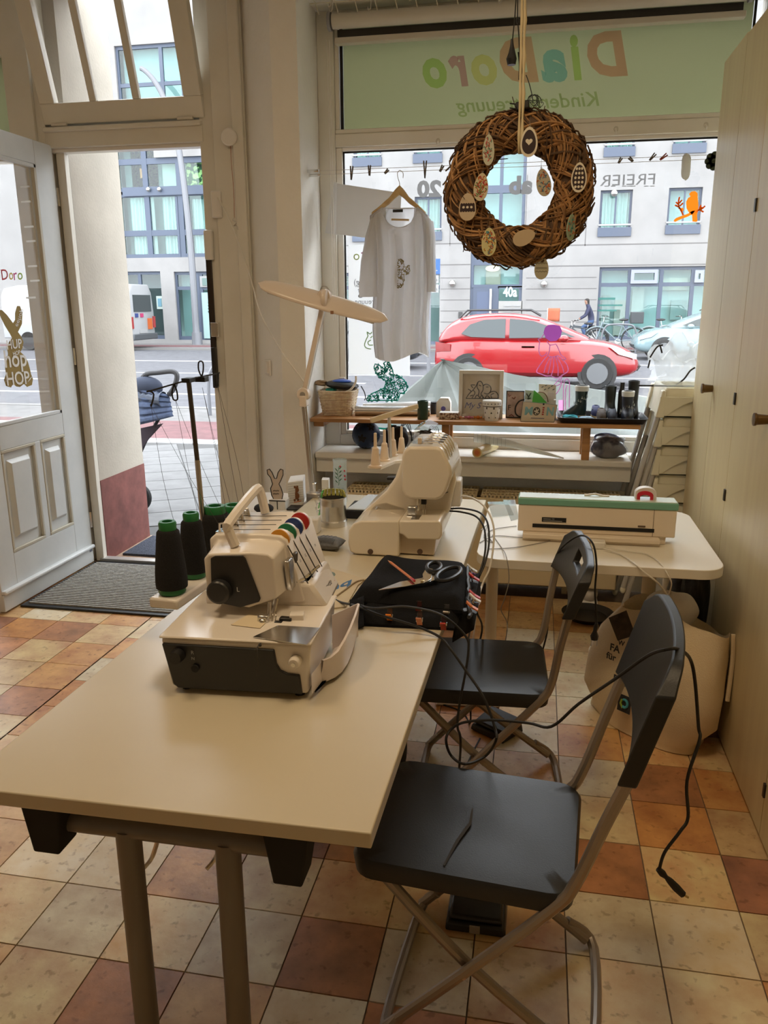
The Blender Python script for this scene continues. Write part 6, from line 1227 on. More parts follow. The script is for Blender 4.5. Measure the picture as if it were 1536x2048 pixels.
# white leads, adapter and clear sheets on the side table
q = PZ(1195,1092,z2); wad = thing('white_adapter', 'white power adapter with cables on the side table', 'adapter', q); MB().bb(q.x-.025,q.x+.025,q.y-.045,q.y-.002,z2,z2+.028).build('block', white_pl, wad, bevel=.005)
cord('cable', None, [(1207,1097,'z',z2+.012),(1240,1108,'z',z2+.006),(1270,1128,'z',z2+.006),(1288,1144,'y',2.67),(1315,1165,'y',2.66),(1335,1190,'y',2.72)], .003, cord_white, 6, wad)
cord('cable', None, [(1205,1094,'z',z2+.010),(1255,1102,'z',z2+.006),(1293,1108,'z',z2+.006),(1318,1124,'z',z2+.006),(1335,1148,'y',2.67),(1343,1168,'y',2.67),(1336,1192,'y',2.72)], .0024, cord_white, 6, wad)
for lab, sp in (('thin grey lead curling across the left part of the side table', [(960,1085,'z',z2+.003),(990,1072,'z',z2+.003),(1040,1075,'z',z2+.003),(1090,1078,'z',z2+.003),(1120,1082,'z',z2+.003)]),('thin grey lead running in front of the plotter foot', [(975,1098,'z',z2+.003),(1030,1095,'z',z2+.003),(1085,1085,'z',z2+.003),(1115,1080,'z',z2+.003),(1175,1088,'z',z2+.003)]),('thin grey lead hanging off the side table edge', [(985,1070,'z',z2+.003),(1003,1095,'z',z2+.003),(1013,1115,'y',2.675),(1018,1160,'y',2.67),(1008,1200,'y',2.67),(1002,1220,'y',2.68),(1014,1245,'y',2.70),(1012,1275,'y',2.72),(1000,1330,'z',.006)]),('thin grey lead tangled beside the coverlock machine', [(962,1060,'z',z2+.003),(975,1050,'z',z2+.003),(968,1075,'z',z2+.003),(985,1085,'z',z2+.003),(975,1068,'z',z2+.003),(990,1058,'z',z2+.003),(1033,1052,'z',z2+.003)])):
    cord('thin_lead', lab, sp, .0016, mat('grey_lead', srgb(150,146,140), .5), 5)
clear = glassmat('clear_sheet', (.93,.95,.95), haze=.18)
simple('plastic_sheet', MB().prism([PZ(x,y,z2+.001) for x,y in ((1006,1000),(1030,1000),(1038,1038),(1022,1042))], (0,0,.001)), clear, 'clear plastic sheet beside the left end of the plotter', 'sheet', smooth=0)
simple('plastic_sheet', MB().prism([PZ(x,y,z2+.003) for x,y in ((975,1004),(1015,1003),(1028,1030),(985,1034))], (0,0,.001)), clear, 'clear plastic sheet behind the loose grey leads', 'sheet', smooth=0)
tp0 = PY(1290,1000,YP+.05); tz0 = zlid+.028; td = thing('tape_dispenser', 'white and red tape dispenser on the plotter lid', 'tape dispenser', (tp0.x,YP+.05,tz0))
def arch(w, h, n=14): return [(-w,0)]+[(w*math.cos(PI-PI*i/n)*(1), h*.5+h*.5*math.sin(PI-PI*i/n)) for i in range(n+1)]+[(w,0)]
out_, in_ = arch(.038,.046), arch(.020,.024)
mb = MB(); n_ = len(out_); rings = [[Vector((tp0.x+a,YP+.035+d,tz0+b)) for a,b in o_] for o_, d in ((in_,0),(out_,0),(out_,.035),(in_,.035))]; mb.ring_loft(rings+[rings[0]], close=False, cap0=False, cap1=False); mb.build('shell', white_pl, td, smooth=40)
o2, i2 = arch(.029,.034), arch(.018,.020); rings = [[Vector((tp0.x-.003+a,YP+.030+d,tz0+b)) for a,b in o_] for o_, d in ((i2,0),(o2,0),(o2,.01),(i2,.01))]; mb = MB(); mb.ring_loft(rings+[rings[0]], close=False, cap0=False, cap1=False); mb.build('red_ring', mat('dispenser_red', srgb(200,44,64), .3), td, smooth=40)
simple('ring_cable', MB().tube(cr([Vector((PY(x,y,YP+.06).x,YP+.06,max(tz0+.003,PY(x,y,YP+.06).z))) for x,y in ((1168,1000),(1176,990),(1190,988),(1205,995),(1218,1002))],5), .004, 7), cord_white, 'white cable arching behind the plotter lid', 'cord')
# ---------------------------------------------------------------- floor things
def pedal(name, label, c, rz, strip):
    t = thing(name, label, 'foot pedal', c, rz); Mx = WM[t.name]; W = lambda x,y,z: Mx @ Vector((x,y,z))
    MB().hexa([W(-.08,-.06,.004),W(.08,-.06,.004),W(.08,.07,.004),W(-.08,.07,.004),W(-.075,-.055,.028),W(.075,-.055,.028),W(.075,.065,.045),W(-.075,.065,.045)]).build('base', black_pl, t, bevel=.006)
    MB().hexa([W(-.07,-.05,.032),W(.07,-.05,.032),W(.07,.06,.05),W(-.07,.06,.05),W(-.066,-.045,.045),W(.066,-.045,.045),W(.066,.055,.068),W(-.066,.055,.068)]).build('treadle', black_pl, t, bevel=.005)
    if strip: MB().bb(*sorted((W(-.015,0,0).x,W(.012,0,0).x)),W(0,-.062,0).y,W(0,-.058,0).y,.008,.030).build('label', mat('grey_label', srgb(150,140,128), .6), t)
pedal('foot_pedal', 'black foot pedal with a grey label under the near chair', (-.098,1.80,0), 0, True); pedal('foot_pedal', 'black foot pedal under the slotted chair', (-.10,2.78,0), math.radians(-35), False)
q = PZ(935,1408,0); psr = thing('power_strip', 'white power strip on the floor under the worktable', 'power strip', q); MB().box(q+Vector((0,0,.022)), (.26,.055,.04), Matrix.Rotation(.1,3,'Z')).build('body', white_pl, psr, bevel=.006)
for k in (-.08,-.02,.04): MB().cyl(q+Vector((k,0,.040)), q+Vector((k,0,.065)), .018, n=12).build('plug', black_pl, psr)
bb_ = thing('black_bag', 'soft black bag standing under the worktable by the slotted chair', 'bag', (-.50,2.42,0))
def lump(mb_, c, r, seed, n=28, m=18, amp=.12, flat=True):
    rr = random.Random(seed); ks = [(rr.uniform(1,5),rr.uniform(1,5),rr.uniform(0,6),rr.uniform(.3,1)) for _ in range(6)]; rings = []
    for k in range(m+1):
        t = PI*k/m; ring = []
        for i in range(n):
            a = 2*PI*i/n; f = 1+amp*sum(w_*math.sin(ka*a*1.0//1*1+kb2*t*2+p_) if False else w_*math.sin(round(ka)*a+kb2*t+p_) for ka,kb2,p_,w_ in ks)/3
            q_ = max(math.sin(t),1e-3)**.7; p = Vector((r[0]*q_*math.cos(a)*f, r[1]*q_*math.sin(a)*f, -r[2]*math.cos(t)*f)); 
            if flat and p.z < -r[2]*.9: p.z = -r[2]*.9
            ring.append(p+Vector(c))
        rings.append(ring)
    mb_.ring_loft(rings, cap0=False, cap1=False); return mb_
lump(MB(), (-.50,2.42,.185), (.115,.16,.205), 4).build('bag', black_mat, bb_, smooth=60); MB().tube(cr([Vector((-.56,2.36,.33)),Vector((-.55,2.34,.40)),Vector((-.47,2.34,.40)),Vector((-.46,2.36,.33))],5), .008, 6).build('strap', black_mat, bb_)
trc = PZ(1232,1182,0); trc.y = 4.02; trc.x = .31; simple('boot_tray', MB().lathe([(.001,.003),(.10,.003),(.125,.03),(.135,.034),(.130,.028),(.10,.010),(.001,.010)][::1], (trc.x,trc.y,0), 32), black_pl, 'round black plastic tray on the floor under the side table', 'tray')
sk = thing('sneaker', 'pale grey trainer on the floor beneath the radiator', 'shoe', (.33,4.30,0)); lump(MB(), (.33,4.30,.05), (.05,.10,.05), 9, amp=.05).build('upper', mat('trainer_grey', srgb(206,200,190), .8), sk, smooth=60); MB().bb(.285,.375,4.205,4.395,.0,.02).build('sole', white_pl, sk, bevel=.008)
# tote bag leaning against the cupboards
canvas = mat('canvas', srgb(232,214,180), .9, noise=.12, nscale=6, bump=.35, bscale=250)
tt = thing('tote_bag', 'stuffed beige cotton tote bag with black print leaning on the cupboards', 'bag', (.52,2.95,0))
R_ = []
bot = [(.27,3.08),(.33,2.93),(.45,2.80),(.545,2.735),(.62,2.76),(.665,2.84),(.69,2.98),(.66,3.10),(.52,3.18),(.36,3.18)]
mid_ = [(.245,3.08),(.30,2.92),(.43,2.76),(.55,2.69),(.66,2.70),(.705,2.80),(.715,2.98),(.69,3.12),(.52,3.20),(.34,3.19)]
top2 = [(.37,3.06),(.40,2.97),(.47,2.87),(.56,2.78),(.66,2.74),(.715,2.80),(.715,2.95),(.69,3.06),(.58,3.12),(.46,3.12)]
bot, mid_, top2 = [[(x,min(y,3.07)) for x,y in L_] for L_ in (bot,mid_,top2)]
def ringz(pts, zf): return cr([Vector((x,y,zf(x,y))) for x,y in pts], 5, closed=True)
for pts_, zf in ((bot,lambda x,y:.004),(bot,lambda x,y:.03),(mid_,lambda x,y:.12),(mid_,lambda x,y:.24),([(a[0]*.6+b[0]*.4,a[1]*.6+b[1]*.4) for a,b in zip(mid_,top2)],lambda x,y:.36),(top2,lambda x,y:.44+.07*max(0,min(1,(x-.36)/.12))-.05*max(0,(x-.52)/.2)*(y<2.9)-.12*(y>2.88)*max(0,min(1,(x-.5)/.15))),([(x*.9+.055,y*.9+.295) for x,y in top2],lambda x,y:.36)):
    R_.append([p+Vector((.007*math.sin(p.z*34+i*.8),.008*math.sin(i*.55+p.z*26),.004*math.sin(i*1.1)*(p.z>.3))) for i,p in enumerate(ringz(pts_,zf))])
MB().ring_loft(R_, cap1=False).build('bag', canvas, tt, smooth=60)
lump(MB(), (.525,2.93,.488), (.10,.09,.065), 12, amp=.10, flat=False).build('white_plastic_inside', mat('white_plastic_bag', srgb(226,218,206), .5), tt, smooth=60)
MB().tube(cr([Vector((.72,2.80,.46)),Vector((.722,2.78,.36)),Vector((.715,2.76,.22))],4), .008, 6).build('strap', canvas, tt)
# print on the face that looks at the camera and left
fo = Vector((.300,2.900,.20)); fx = Vector((.215,-.18,0)).normalized(); fu_ = Vector((.05,.07,.99)).normalized(); fn = Vector((-.64,-.765,.08)).normalized()*.022
prn = mat('bag_print', (.03,.03,.03), .8)
for s_, u_, v_, sz in (('W',.055,.165,.026),('FA',.025,.132,.038),('für',.012,.096,.036),('ua',.075,.058,.038),('RAD',.055,.016,.042)): mb = MB(); lettering(mb, s_, fo+fx*u_+fu_*v_+fn, fx, fu_, size=sz, weight=.03); mb.build('printed_word', prn, tt, smooth=0)
e0_ = fo+fx*.085-fu_*.085+fn
MB().prism([e0_,e0_+fx*.055,e0_+fx*.055+fu_*.066,e0_+fu_*.066], -fn*.05).build('emblem_field', prn, tt, smooth=0)
mb = MB(); c_ = e0_+fx*.030+fu_*.036+fn*.15; mb.tube([c_+fx*(.013*math.cos(a))+fu_*(.015*math.sin(a)) for a in [math.radians(d_) for d_ in range(-120,140,20)]], .005, 6); mb.build('emblem_blue', mat('emblem_blue', srgb(70,160,180), .7), tt); mb = MB(); mb.tube([c_+fx*(-.012)+fu_*.012,c_+fx*(-.016)-fu_*.004,c_+fx*(-.006)-fu_*.02], .004, 6); mb.build('emblem_green', mat('emblem_green', srgb(150,180,60), .7), tt)
MB().prism([fo+fx*a+fu_*b+fn*.8 for a,b in ((.0,.25),(.07,.30),(.12,.22),(.05,.175))], -fn*.1).build('dark_panel', mat('dark_photo_print', srgb(64,54,46), .8, noise=.6, nscale=30), tt, smooth=0)
MB().prism([Vector((.585,2.755,.42)),Vector((.64,2.735,.40)),Vector((.63,2.715,.33)),Vector((.59,2.73,.30))], (.0,-.004,0)).build('dark_panel', MATS['dark_photo_print'], tt, smooth=0)
bg2 = thing('refuse_bag', 'black plastic bag slumped behind the tote bag', 'bag', (.60,3.38,0)); mb = MB(); lump(mb, (.632,3.245,.26), (.082,.13,.285), 21, amp=.10); lump(mb, (.655,3.185,.42), (.055,.085,.165), 22, amp=.12, flat=False); mb.build('bag', mat('bin_liner', (.010,.010,.011), .45, bump=.6, bscale=25), bg2, smooth=60)
# ================================================================ WINDOW DISPLAY
def SB(x, y, z=ZS): return PZ(x, y, z)
# wicker basket
bkc = Vector((-1.085,4.315,ZS)); bk = thing('wicker_basket', 'cream wicker basket with a white handle on the shelf end', 'basket', bkc)
wick = mat('wicker', srgb(206,186,158), .7, noise=.3, nscale=40)
def bring(t): # half sizes grow upward
    return .078+.022*t, .062+.016*t
mb = MB()
for k in range(15):
    z = ZS+.006+.0092*k; hx_, hy_ = bring(k/14); pts_ = []
    P_ = rrect(-hx_,hx_,-hy_,hy_,.03,4); N_ = len(P_)
    for i, (a,b) in enumerate(P_): w_ = .0022*(1 if (i+k) % 2 else -1); d_ = Vector((a,b,0)).normalized()*w_; pts_.append(bkc+Vector((a,b,z-ZS))+d_)
    mb.tube(pts_, .0046, 5, closed=True)
mb.build('weave', wick, bk, smooth=60); mb = MB()
for i, (a,b) in enumerate(rrect(-.078,.078,-.062,.062,.03,4)):
    mb.tube([bkc+Vector((a,b,0)), bkc+Vector((a*1.28,b*1.26,.14))], .0035, 5)
mb.build('stakes', wick, bk); MB().bb(bkc.x-.075,bkc.x+.075,bkc.y-.06,bkc.y+.06,ZS,ZS+.004).build('base', wick, bk)
yh = bkc.y-.07
MB().tube(cr([PY(648,786,yh),PY(662,790,yh),PY(680,788,yh),PY(700,780,yh),PY(711,765,yh),PY(712,752,yh)],4), .006, 8).build('handle', white_pl, bk)
iron = thing('travel_iron', 'small black and blue appliance lying in the wicker basket', 'appliance', bkc+Vector((.02,0,.145))); mb = MB(); c_ = PY(684,770,bkc.y); mb.ball(c_, (.095,.07,.026), 20, 12, Matrix.Rotation(math.radians(4),3,'Y')); mb.build('body', black_pl, iron); MB().ball(c_+Vector((.0,-.01,.022)), (.055,.04,.012), 16, 8).build('blue_top', mat('blue_plastic', srgb(44,84,176), .3), iron); MB().box(c_+Vector((.0,0,.038)), (.035,.02,.01)).build('button', white_pl, iron, bevel=.003)
MB().tube(cr([PY(722,772,4.36),PY(729,785,4.37),PY(731,796,4.36),PY(729,800,4.35)],4), .003, 6).build('cord', rubber, iron)
for nm, lab, px_, col, sd in (('teal_scarf','teal cloth spilling over the basket rim',(662,781),(40,140,124),31),('brown_scrap','brown leather scrap at the back of the basket',(642,766),(120,96,66),32)):
    o = thing(nm, lab, 'cloth', PY(*px_,bkc.y-.02)); lump(MB(), PY(*px_,bkc.y-.02), (.032,.03,.014), sd, 20, 12, .35, False).build('cloth', mat(nm, srgb(*col), .9), o, smooth=60)
# rolls, mug, small boxes
def roll(name, label, a, b, r, m, core=True):
    t = thing(name, label, 'roll', (a+b)/2); d_ = (b-a).normalized(); MB().cyl(a, b, r, n=20).build('roll', m, t)
    if core: MB().cyl(a-d_*.0008, a+d_*.002, r*.6, n=16).build('core', mat('core_dark', (.25,.24,.22), .8), t)
silver = mat('silver_foil', (.66,.66,.66), .22, .85)
roll('foil_roll', 'silver vinyl roll lying on the shelf beside the basket', Vector((-.985,4.29,ZS+.027)), Vector((-.575,4.335,ZS+.027)), .027, silver)
roll('paper_roll', 'white vinyl roll lying behind the silver one', Vector((-.96,4.385,ZS+.030)), Vector((-.585,4.425+.01,ZS+.044)), .026, mat('white_vinyl', (.74,.75,.77), .35))
q = SB(845,839); q.y = max(q.y,4.20); cup = thing('green_mug', 'dark green cup standing at the end of the rolls', 'cup', q); MB().lathe([(.027,0),(.029,.004),(.029,.098),(.027,.1),(.025,.098),(.025,.008),(.001,.008)], q, 24).build('cup', mat('dark_green', srgb(22,56,40), .3), cup)
q = Vector((SB(872,829).x-.012,4.425,ZS)); jr = thing('black_jar', 'small black jar on the shelf between cup and white house', 'jar', q); MB().lathe([(.022,0),(.023,.003),(.023,.058),(.019,.06)], q, 20).build('jar', black_pl, jr); MB().lathe([(.021,.058),(.021,.066),(.001,.067)], q, 20).build('lid', black_mat, jr)
q = Vector((SB(893,826).x,4.34,ZS)); hs = thing('house_box', 'small white house shaped box with a purple flower', 'box', q); w2_, d2_, h2_ = .038, .03, .078
MB().prism([q+Vector((-w2_,-d2_,0)),q+Vector((w2_,-d2_,0)),q+Vector((w2_,-d2_,h2_)),q+Vector((w2_*.7,-d2_,h2_+.024)),q+Vector((-w2_*.5,-d2_,h2_+.024)),q+Vector((-w2_,-d2_,h2_))], (0,2*d2_,0)).build('box', paper, hs, bevel=.001)
MB().lathe([(.001,-.0015),(.013,-.0015),(.013,0),(.001,0)], q+Vector((0,-d2_,.045)), 18, 'y').build('flower', mat('violet_print', srgb(96,90,160), .7), hs)
q = SB(897,839); q.y = max(q.y,4.19); pbx = thing('patterned_box', 'flat white box with brown pattern on the shelf edge', 'box', q); MB().bb(q.x-.052,q.x+.052,q.y,q.y+.07,ZS,ZS+.034).build('box', mat('speckled_card', srgb(214,200,182), .8, noise=.95, nscale=90, col2=srgb(110,80,70)), pbx, bevel=.001); MB().bb(q.x-.05,q.x+.05,q.y+.002,q.y+.068,ZS+.034,ZS+.036).build('lid', paper, pbx)
for k, (x, col, lab) in enumerate(((920,(206,150,120),'pale wrapped sweet beside the picture frame'),(938,(196,110,150),'pink wrapped sweet beside the picture frame'),(956,(206,120,40),'orange wrapped sweet beside the picture frame'))):
    q = SB(x,838); q.y = max(q.y,4.19); t = thing('wrapped_sweet', lab, 'sweet', q, group='sweets on the shelf'); m_ = mat('sweet_%d' % k, srgb(*col), .35); MB().ball(q+Vector((0,0,.009)), (.012,.009,.009), 12, 8).build('sweet', m_, t)
    for s_ in (-1,1): MB().cyl(q+Vector((s_*.010,0,.009)), q+Vector((s_*.022,0,.009)), .002, .008, 8).build('twist', m_, t)
# picture frame with line drawing
yf = 4.31; a, b = PY(917,838,yf), PY(1008,741,yf); pf = thing('picture_frame', 'white box frame with a black dinosaur drawing on the shelf', 'picture frame', ((a.x+b.x)/2,yf,ZS)); zt_ = b.z; fw = .020
pf_m = mat('frame_white', (.70,.67,.60), .5)
for e in ((a.x,a.x+fw,ZS,zt_),(b.x-fw,b.x,ZS,zt_),(a.x+fw,b.x-fw,ZS,ZS+fw),(a.x+fw,b.x-fw,zt_-fw,zt_)): MB().bb(e[0],e[1],yf-.012,yf+.012,e[2],e[3]).build('moulding', pf_m, pf, bevel=.0015)
MB().bb(a.x+fw,b.x-fw,yf+.006,yf+.009,ZS+fw,zt_-fw).build('backing', mat('mount_beige', srgb(198,184,160), .8), pf); MB().bb(a.x+fw,b.x-fw,yf-.002,yf-.001,ZS+fw,zt_-fw).build('pane', glass, pf)
def FQ(x, y): return PY(x, y, yf+.0045)
mb = MB()
for l in ([(932,797),(938,788),(946,780),(952,772),(956,764),(962,763),(966,770),(966,780),(962,788),(968,796)],[(932,797),(996,797)],[(956,764),(954,774),(958,782),(956,792)],[(966,772),(972,768),(980,772),(982,780),(976,788),(968,786)],[(976,788),(984,783),(992,784),(996,790),(996,797)],[(938,788),(942,782),(936,778)],[(946,780),(950,786),(944,796)],[(950,796),(954,790),(960,796)],[(940,792),(946,790)],[(984,797),(982,790),(988,787)],[(958,770),(962,772)],[(972,774),(977,774)],[(946,776),(942,770),(950,770)],[(960,796),(964,790),(966,797)],[(970,797),(974,791),(980,797)]): mb.tube(cr([FQ(x,y) for x,y in l],3), .0022, 5)
mb.build('drawing', ink, pf); mb = MB(); lettering(mb, 'My S', FQ(929,816), (1,0,0), (0,0,1), size=.045, shear=.35); mb.build('frame_lettering', mat('navy_ink', srgb(50,56,120), .7), pf, smooth=0)
# white pot with fir tree pattern
q = SB(983,841); q.y = 4.215; pt2 = thing('lidded_pot', 'white paper tub with small black fir trees and a lid', 'tub', q); ht_ = PY(983,800,q.y).z-ZS
MB().lathe([(.034,0),(.036,.003),(.044,ht_*.72),(.001,ht_*.72)], q, 28).build('tub', paper, pt2); ld = MB().lathe([(.046,ht_*.72),(.049,ht_*.74),(.050,ht_*.96),(.047,ht_),(.001,ht_)], q, 28).build('lid', paper, pt2); MB().lathe([(.0465,ht_*.70),(.0475,ht_*.70),(.0475,ht_*.735),(.0465,ht_*.735)], q, 28).build('scalloped_edge', ink, ld)
mb = MB()
for i in range(9):
    an = -1.2+.3*i; z = ht_*(.15+.22*(i % 3)); r = .0352+.0095*(z/(ht_*.72)); p = cylp(q,r+.0006,an,z); rt2 = cylp(q,r+.0006,an+.10,z)-p; mb.ngon([p-rt2,p+rt2,p+Vector((0,0,.018))])
for i in range(7): an = -1.1+.37*i; p = cylp(q,.0505,an,ht_*.82); rt2 = cylp(q,.0505,an+.06,ht_*.82)-p; mb.ngon([p-rt2,p+rt2,p+Vector((0,0,.009))])
mb.build('tree_print', ink, pt2, smooth=0)
# dark edged picture with a black arch
yg = 4.325; a, b = PY(1011,838,yg), PY(1049,782,yg); gp = thing('black_edged_picture', 'small beige picture with a black edge and black arch', 'picture', ((a.x+b.x)/2,yg,ZS)); MB().bb(a.x,b.x,yg,yg+.012,ZS,b.z).build('edge', ink, gp); MB().bb(a.x+.005,b.x-.003,yg-.001,yg,ZS+.006,b.z-.005).build('print', mat('mauve_beige', srgb(172,152,142), .8, noise=.3, nscale=20), gp)
mb = MB(); mb.tube(cr([PY(x,y,yg-.002) for x,y in ((1049,799),(1038,803),(1031,814),(1031,826),(1036,832),(1044,834))],4), .004, 5); mb.build('arch', ink, gp); mb = MB(); lettering(mb, 'F', PY(1016,820,yg-.002), (1,0,0), (0,0,1), size=.04); mb.build('letter', ink, gp, smooth=0); mb = MB()
for l in ([(1017,788),(1018,793),(1022,790)],[(1024,795),(1028,798),(1031,794)],[(1018,832),(1023,829),(1028,833)]): mb.tube([PY(x,y,yg-.002) for x,y in l], .002, 4)
mb.build('red_marks', mat('red_marks', srgb(120,54,54), .8), gp)
# card stand with MOIN sign
ym = 4.20; mo = thing('moin_sign', 'leaning card reading MOIN in pale blue on the shelf', 'sign', (PZ(1078,846,ZS).x,ym,ZS)); lean = Vector((0,.028,0))
c4 = [PY(1041,842,ym),PY(1108,849,ym),PY(1115,811,ym),PY(1046,804,ym)]; c4[2] += lean*1.0; c4[3] += lean*1.0; c4[0].z = c4[1].z = ZS+.001
MB().prism(c4, (0,.004,0)).build('card', mat('card_sand', srgb(204,192,172), .8), mo); exm = (c4[1]-c4[0]).normalized(); eum = (c4[3]-c4[0]).normalized(); wl_ = (c4[1]-c4[0]).length; hl_ = (c4[3]-c4[0]).length; fm_ = Vector((0,-.0015,.0))
mb = MB()
for e0_, e1_ in ((c4[0],c4[1]),(c4[1],c4[2]),(c4[2],c4[3]),(c4[3],c4[0])): mb.tube([e0_+fm_,e1_+fm_], .0012, 4)
mb.build('card_edge', mat('edge_grey', srgb(120,130,130), .8), mo)
mb = MB(); lettering(mb, 'M', c4[0]+exm*(.09*wl_)+eum*(.34*hl_)+fm_, exm, eum, size=.058, width=.040, weight=.04); lettering(mb, 'N', c4[0]+exm*(.74*wl_)+eum*(.34*hl_)+fm_, exm, eum, size=.058, width=.036, weight=.04); mb.build('letters', mat('pale_blue_print', srgb(130,178,188), .8), mo, smooth=0)
mb = MB(); cc_ = c4[0]+exm*(.44*wl_)+eum*(.52*hl_)+fm_; mb.tube([cc_+exm*(.016*math.cos(a))+eum*(.020*math.sin(a)) for a in [2*PI*i/16 for i in range(16)]], .0022, 5, closed=True)
for k in range(5): mb.ball(cc_+exm*(.010*math.cos(k*1.257))+eum*(.013*math.sin(k*1.257)), (.0035,.001,.004), 8, 4)
mb.ball(c4[0]+exm*(.62*wl_)+eum*(.88*hl_)+fm_, (.005,.001,.005), 8, 4); mb.build('wheel_print', ink, mo); mb = MB()
for k in range(4): p = c4[0]+exm*(.605*wl_)+eum*((.34+.11*k)*hl_)+fm_; mb.prism([p,p+exm*.010,p+exm*.010+eum*.007,p+eum*.007], fm_*.2)
mb.build('lighthouse_print', mat('red_print', srgb(170,60,56), .8), mo); mb = MB(); mb.tube([c4[0]+exm*((.3+.03*k)*wl_)+eum*((.16+.03*(k % 2))*hl_)+fm_ for k in range(14)], .0014, 4); mb.build('script_line', mat('navy_ink', srgb(50,56,120), .7), mo)
ch = thing('card_holder', 'stand full of greeting cards behind the MOIN sign', 'card stand', (PZ(1080,838,ZS).x,4.32,ZS)); yc0 = 4.29
MB().prism(pol([(1050,838),(1112,842),(1112,800),(1050,800)],yc0,ZS), (0,.06,0)).build('holder', mat('clear_holder', srgb(190,186,180), .5), ch)
for nm, P_, yy, col in (('card',[(1078,806),(1112,808),(1112,770),(1078,768)],yc0+.05,(214,206,190)),('card',[(1050,806),(1072,806),(1070,782),(1050,780)],yc0+.03,(186,200,196)),('green_card',[(1064,805),(1094,806),(1080,790),(1068,780)],yc0-.004,(84,176,76)),('card',[(1094,808),(1108,808),(1108,786),(1096,784)],yc0+.01,(206,200,196)),('card',[(1074,800),(1096,806),(1092,788),(1076,783)],yc0+.02,(196,188,170))): MB().prism(pol(P_,yy), (0,.003,0)).build(nm, mat('%s_%d_%d' % (nm,col[0],col[1]), srgb(*col), .8), ch, smooth=0)
mb = MB()
for (x,y) in ((1085,775),(1092,772),(1098,777),(1104,773),(1090,780),(1107,780)): mb.tube([PY(x-2,y,yc0+.048),PY(x+2,y-2,yc0+.048)], .0018, 4)
for l in ([(1054,804),(1057,794),(1053,787)],[(1057,794),(1062,786)],[(1055,799),(1061,796)]): mb.tube([PY(x,y,yc0+.028) for x,y in l], .003, 4)
mb.build('card_prints', mat('print_slate', srgb(70,86,84), .8), ch); mb = MB(); mb.tube(cr([PY(x,y,yc0-.006) for x,y in ((1078,784),(1088,786),(1094,794),(1096,804))],4), .0025, 5); mb.build('ribbon', mat('ribbon_brown', srgb(120,84,60), .7), ch)
# boot tray with rubber boots and shoes
bt = thing('shelf_tray', 'long black plastic tray with boots on the shelf', 'tray', (.32,4.30,ZS)); tr = [Vector((x,y,0)) for x,y in rrect(.105,.56,4.155,4.455,.04,5)]
for_r = lambda i, z: [Vector((x,y,z)) for x,y in rrect(.105+i,.56-i,4.155+i,4.455-i,max(.01,.04-i),5)]
MB().ring_loft([for_r(.02,ZS+.001),for_r(.0,ZS+.030),for_r(.006,ZS+.030),for_r(.024,ZS+.006)]).build('tray', black_pl, bt, smooth=40)
ZB = ZS+.007
def boot(name, label, x, y, h, r, col, rz, cuff=None, print_=None, sole=None, rough=.35):
    t = thing(name, label, 'boot', (x,y,ZB), rz, 'boots on the shelf tray'); Mx = WM[t.name]; rings = []
    for z, cx, cy, rx, ry in ((.0,-.035,0,.062*r,.034*r),(.010,-.035,0,.066*r,.036*r),(.028,-.032,0,.063*r,.034*r),(.048,-.018,0,.050*r,.032*r),(.066,-.004,0,.036*r,.030*r),(.085,0,0,.031*r,.029*r),(h*.7,0,0,.033*r,.031*r),(h,0.002,0,.037*r,.034*r),(h,.002,0,.032*r,.029*r),(h-.03,.002,0,.030*r,.027*r)):
        rings.append([Mx @ Vector((cx*r+rx*math.cos(a),cy+ry*math.sin(a),z)) for a in [2*PI*i/20 for i in range(20)]])
    m_ = mat(name+'_rubber_%d' % col[0], srgb(*col), rough); MB().ring_loft(rings).build('boot', m_, t, smooth=60)
    if cuff:
        rg = [[Mx @ Vector((.002+(.0375*r+o_)*math.cos(a),(.0345*r+o_)*math.sin(a),z)) for a in [2*PI*i/20 for i in range(20)]] for z,o_ in ((h-.026,.0),(h-.002,.002),(h+.002,.0),(h+.002,-.005))]; MB().ring_loft(rg, cap0=False, cap1=False).build('cuff', mat('cuff_white', srgb(206,206,200), .5), t)
    if sole: MB().ring_loft([[Mx @ Vector((-.035*r+(.067*r)*math.cos(a),(.037*r)*math.sin(a),z)) for a in [2*PI*i/20 for i in range(20)]] for z in (.0,.012)]).build('sole', mat('sole_pale', srgb(190,184,170), .6), t)
    if print_:
        mb = MB(); rr = random.Random(3)
        for k in range(22):
            an = (k*2.4) % 6.28; z = .03+(h-.07)*((k*.37) % 1); rad = .0335*r+.001 if z > .08 else .040*r; p = Mx @ Vector((rad*math.cos(an),rad*.95*math.sin(an),z)); d_ = (Mx.to_3x3() @ Vector((-math.sin(an),math.cos(an),0)))
            mb.tube([p,p+Vector((0,0,.012))], .0009, 4); mb.tube([p-d_*.005+Vector((0,0,.004)),p,p+d_*.005+Vector((0,0,.004))], .0009, 4)
        mb.build('anchor_print', mat('anchor_white', srgb(200,206,200), .6), t)
    return t
q = SB(1160,828); boot('rubber_boot', 'dark green child boot with white anchors at the left end of the tray', .232,4.37,.165,.95,(24,48,50),0,True,True,True)
boot('rubber_boot', 'navy child boot with white anchors and a white cuff', .462,4.283,.150,.9,(20,26,40),PI*.5,True,True,True)
boot('rubber_boot', 'plain dark green rubber boot leaning between the shoes', .384,4.396,.165,.9,(26,34,34),PI*.5)
boot('rubber_boot', 'tall plain black rubber boot beside the chair stack', .500,4.393,.195,.88,(16,17,18),PI*.5)
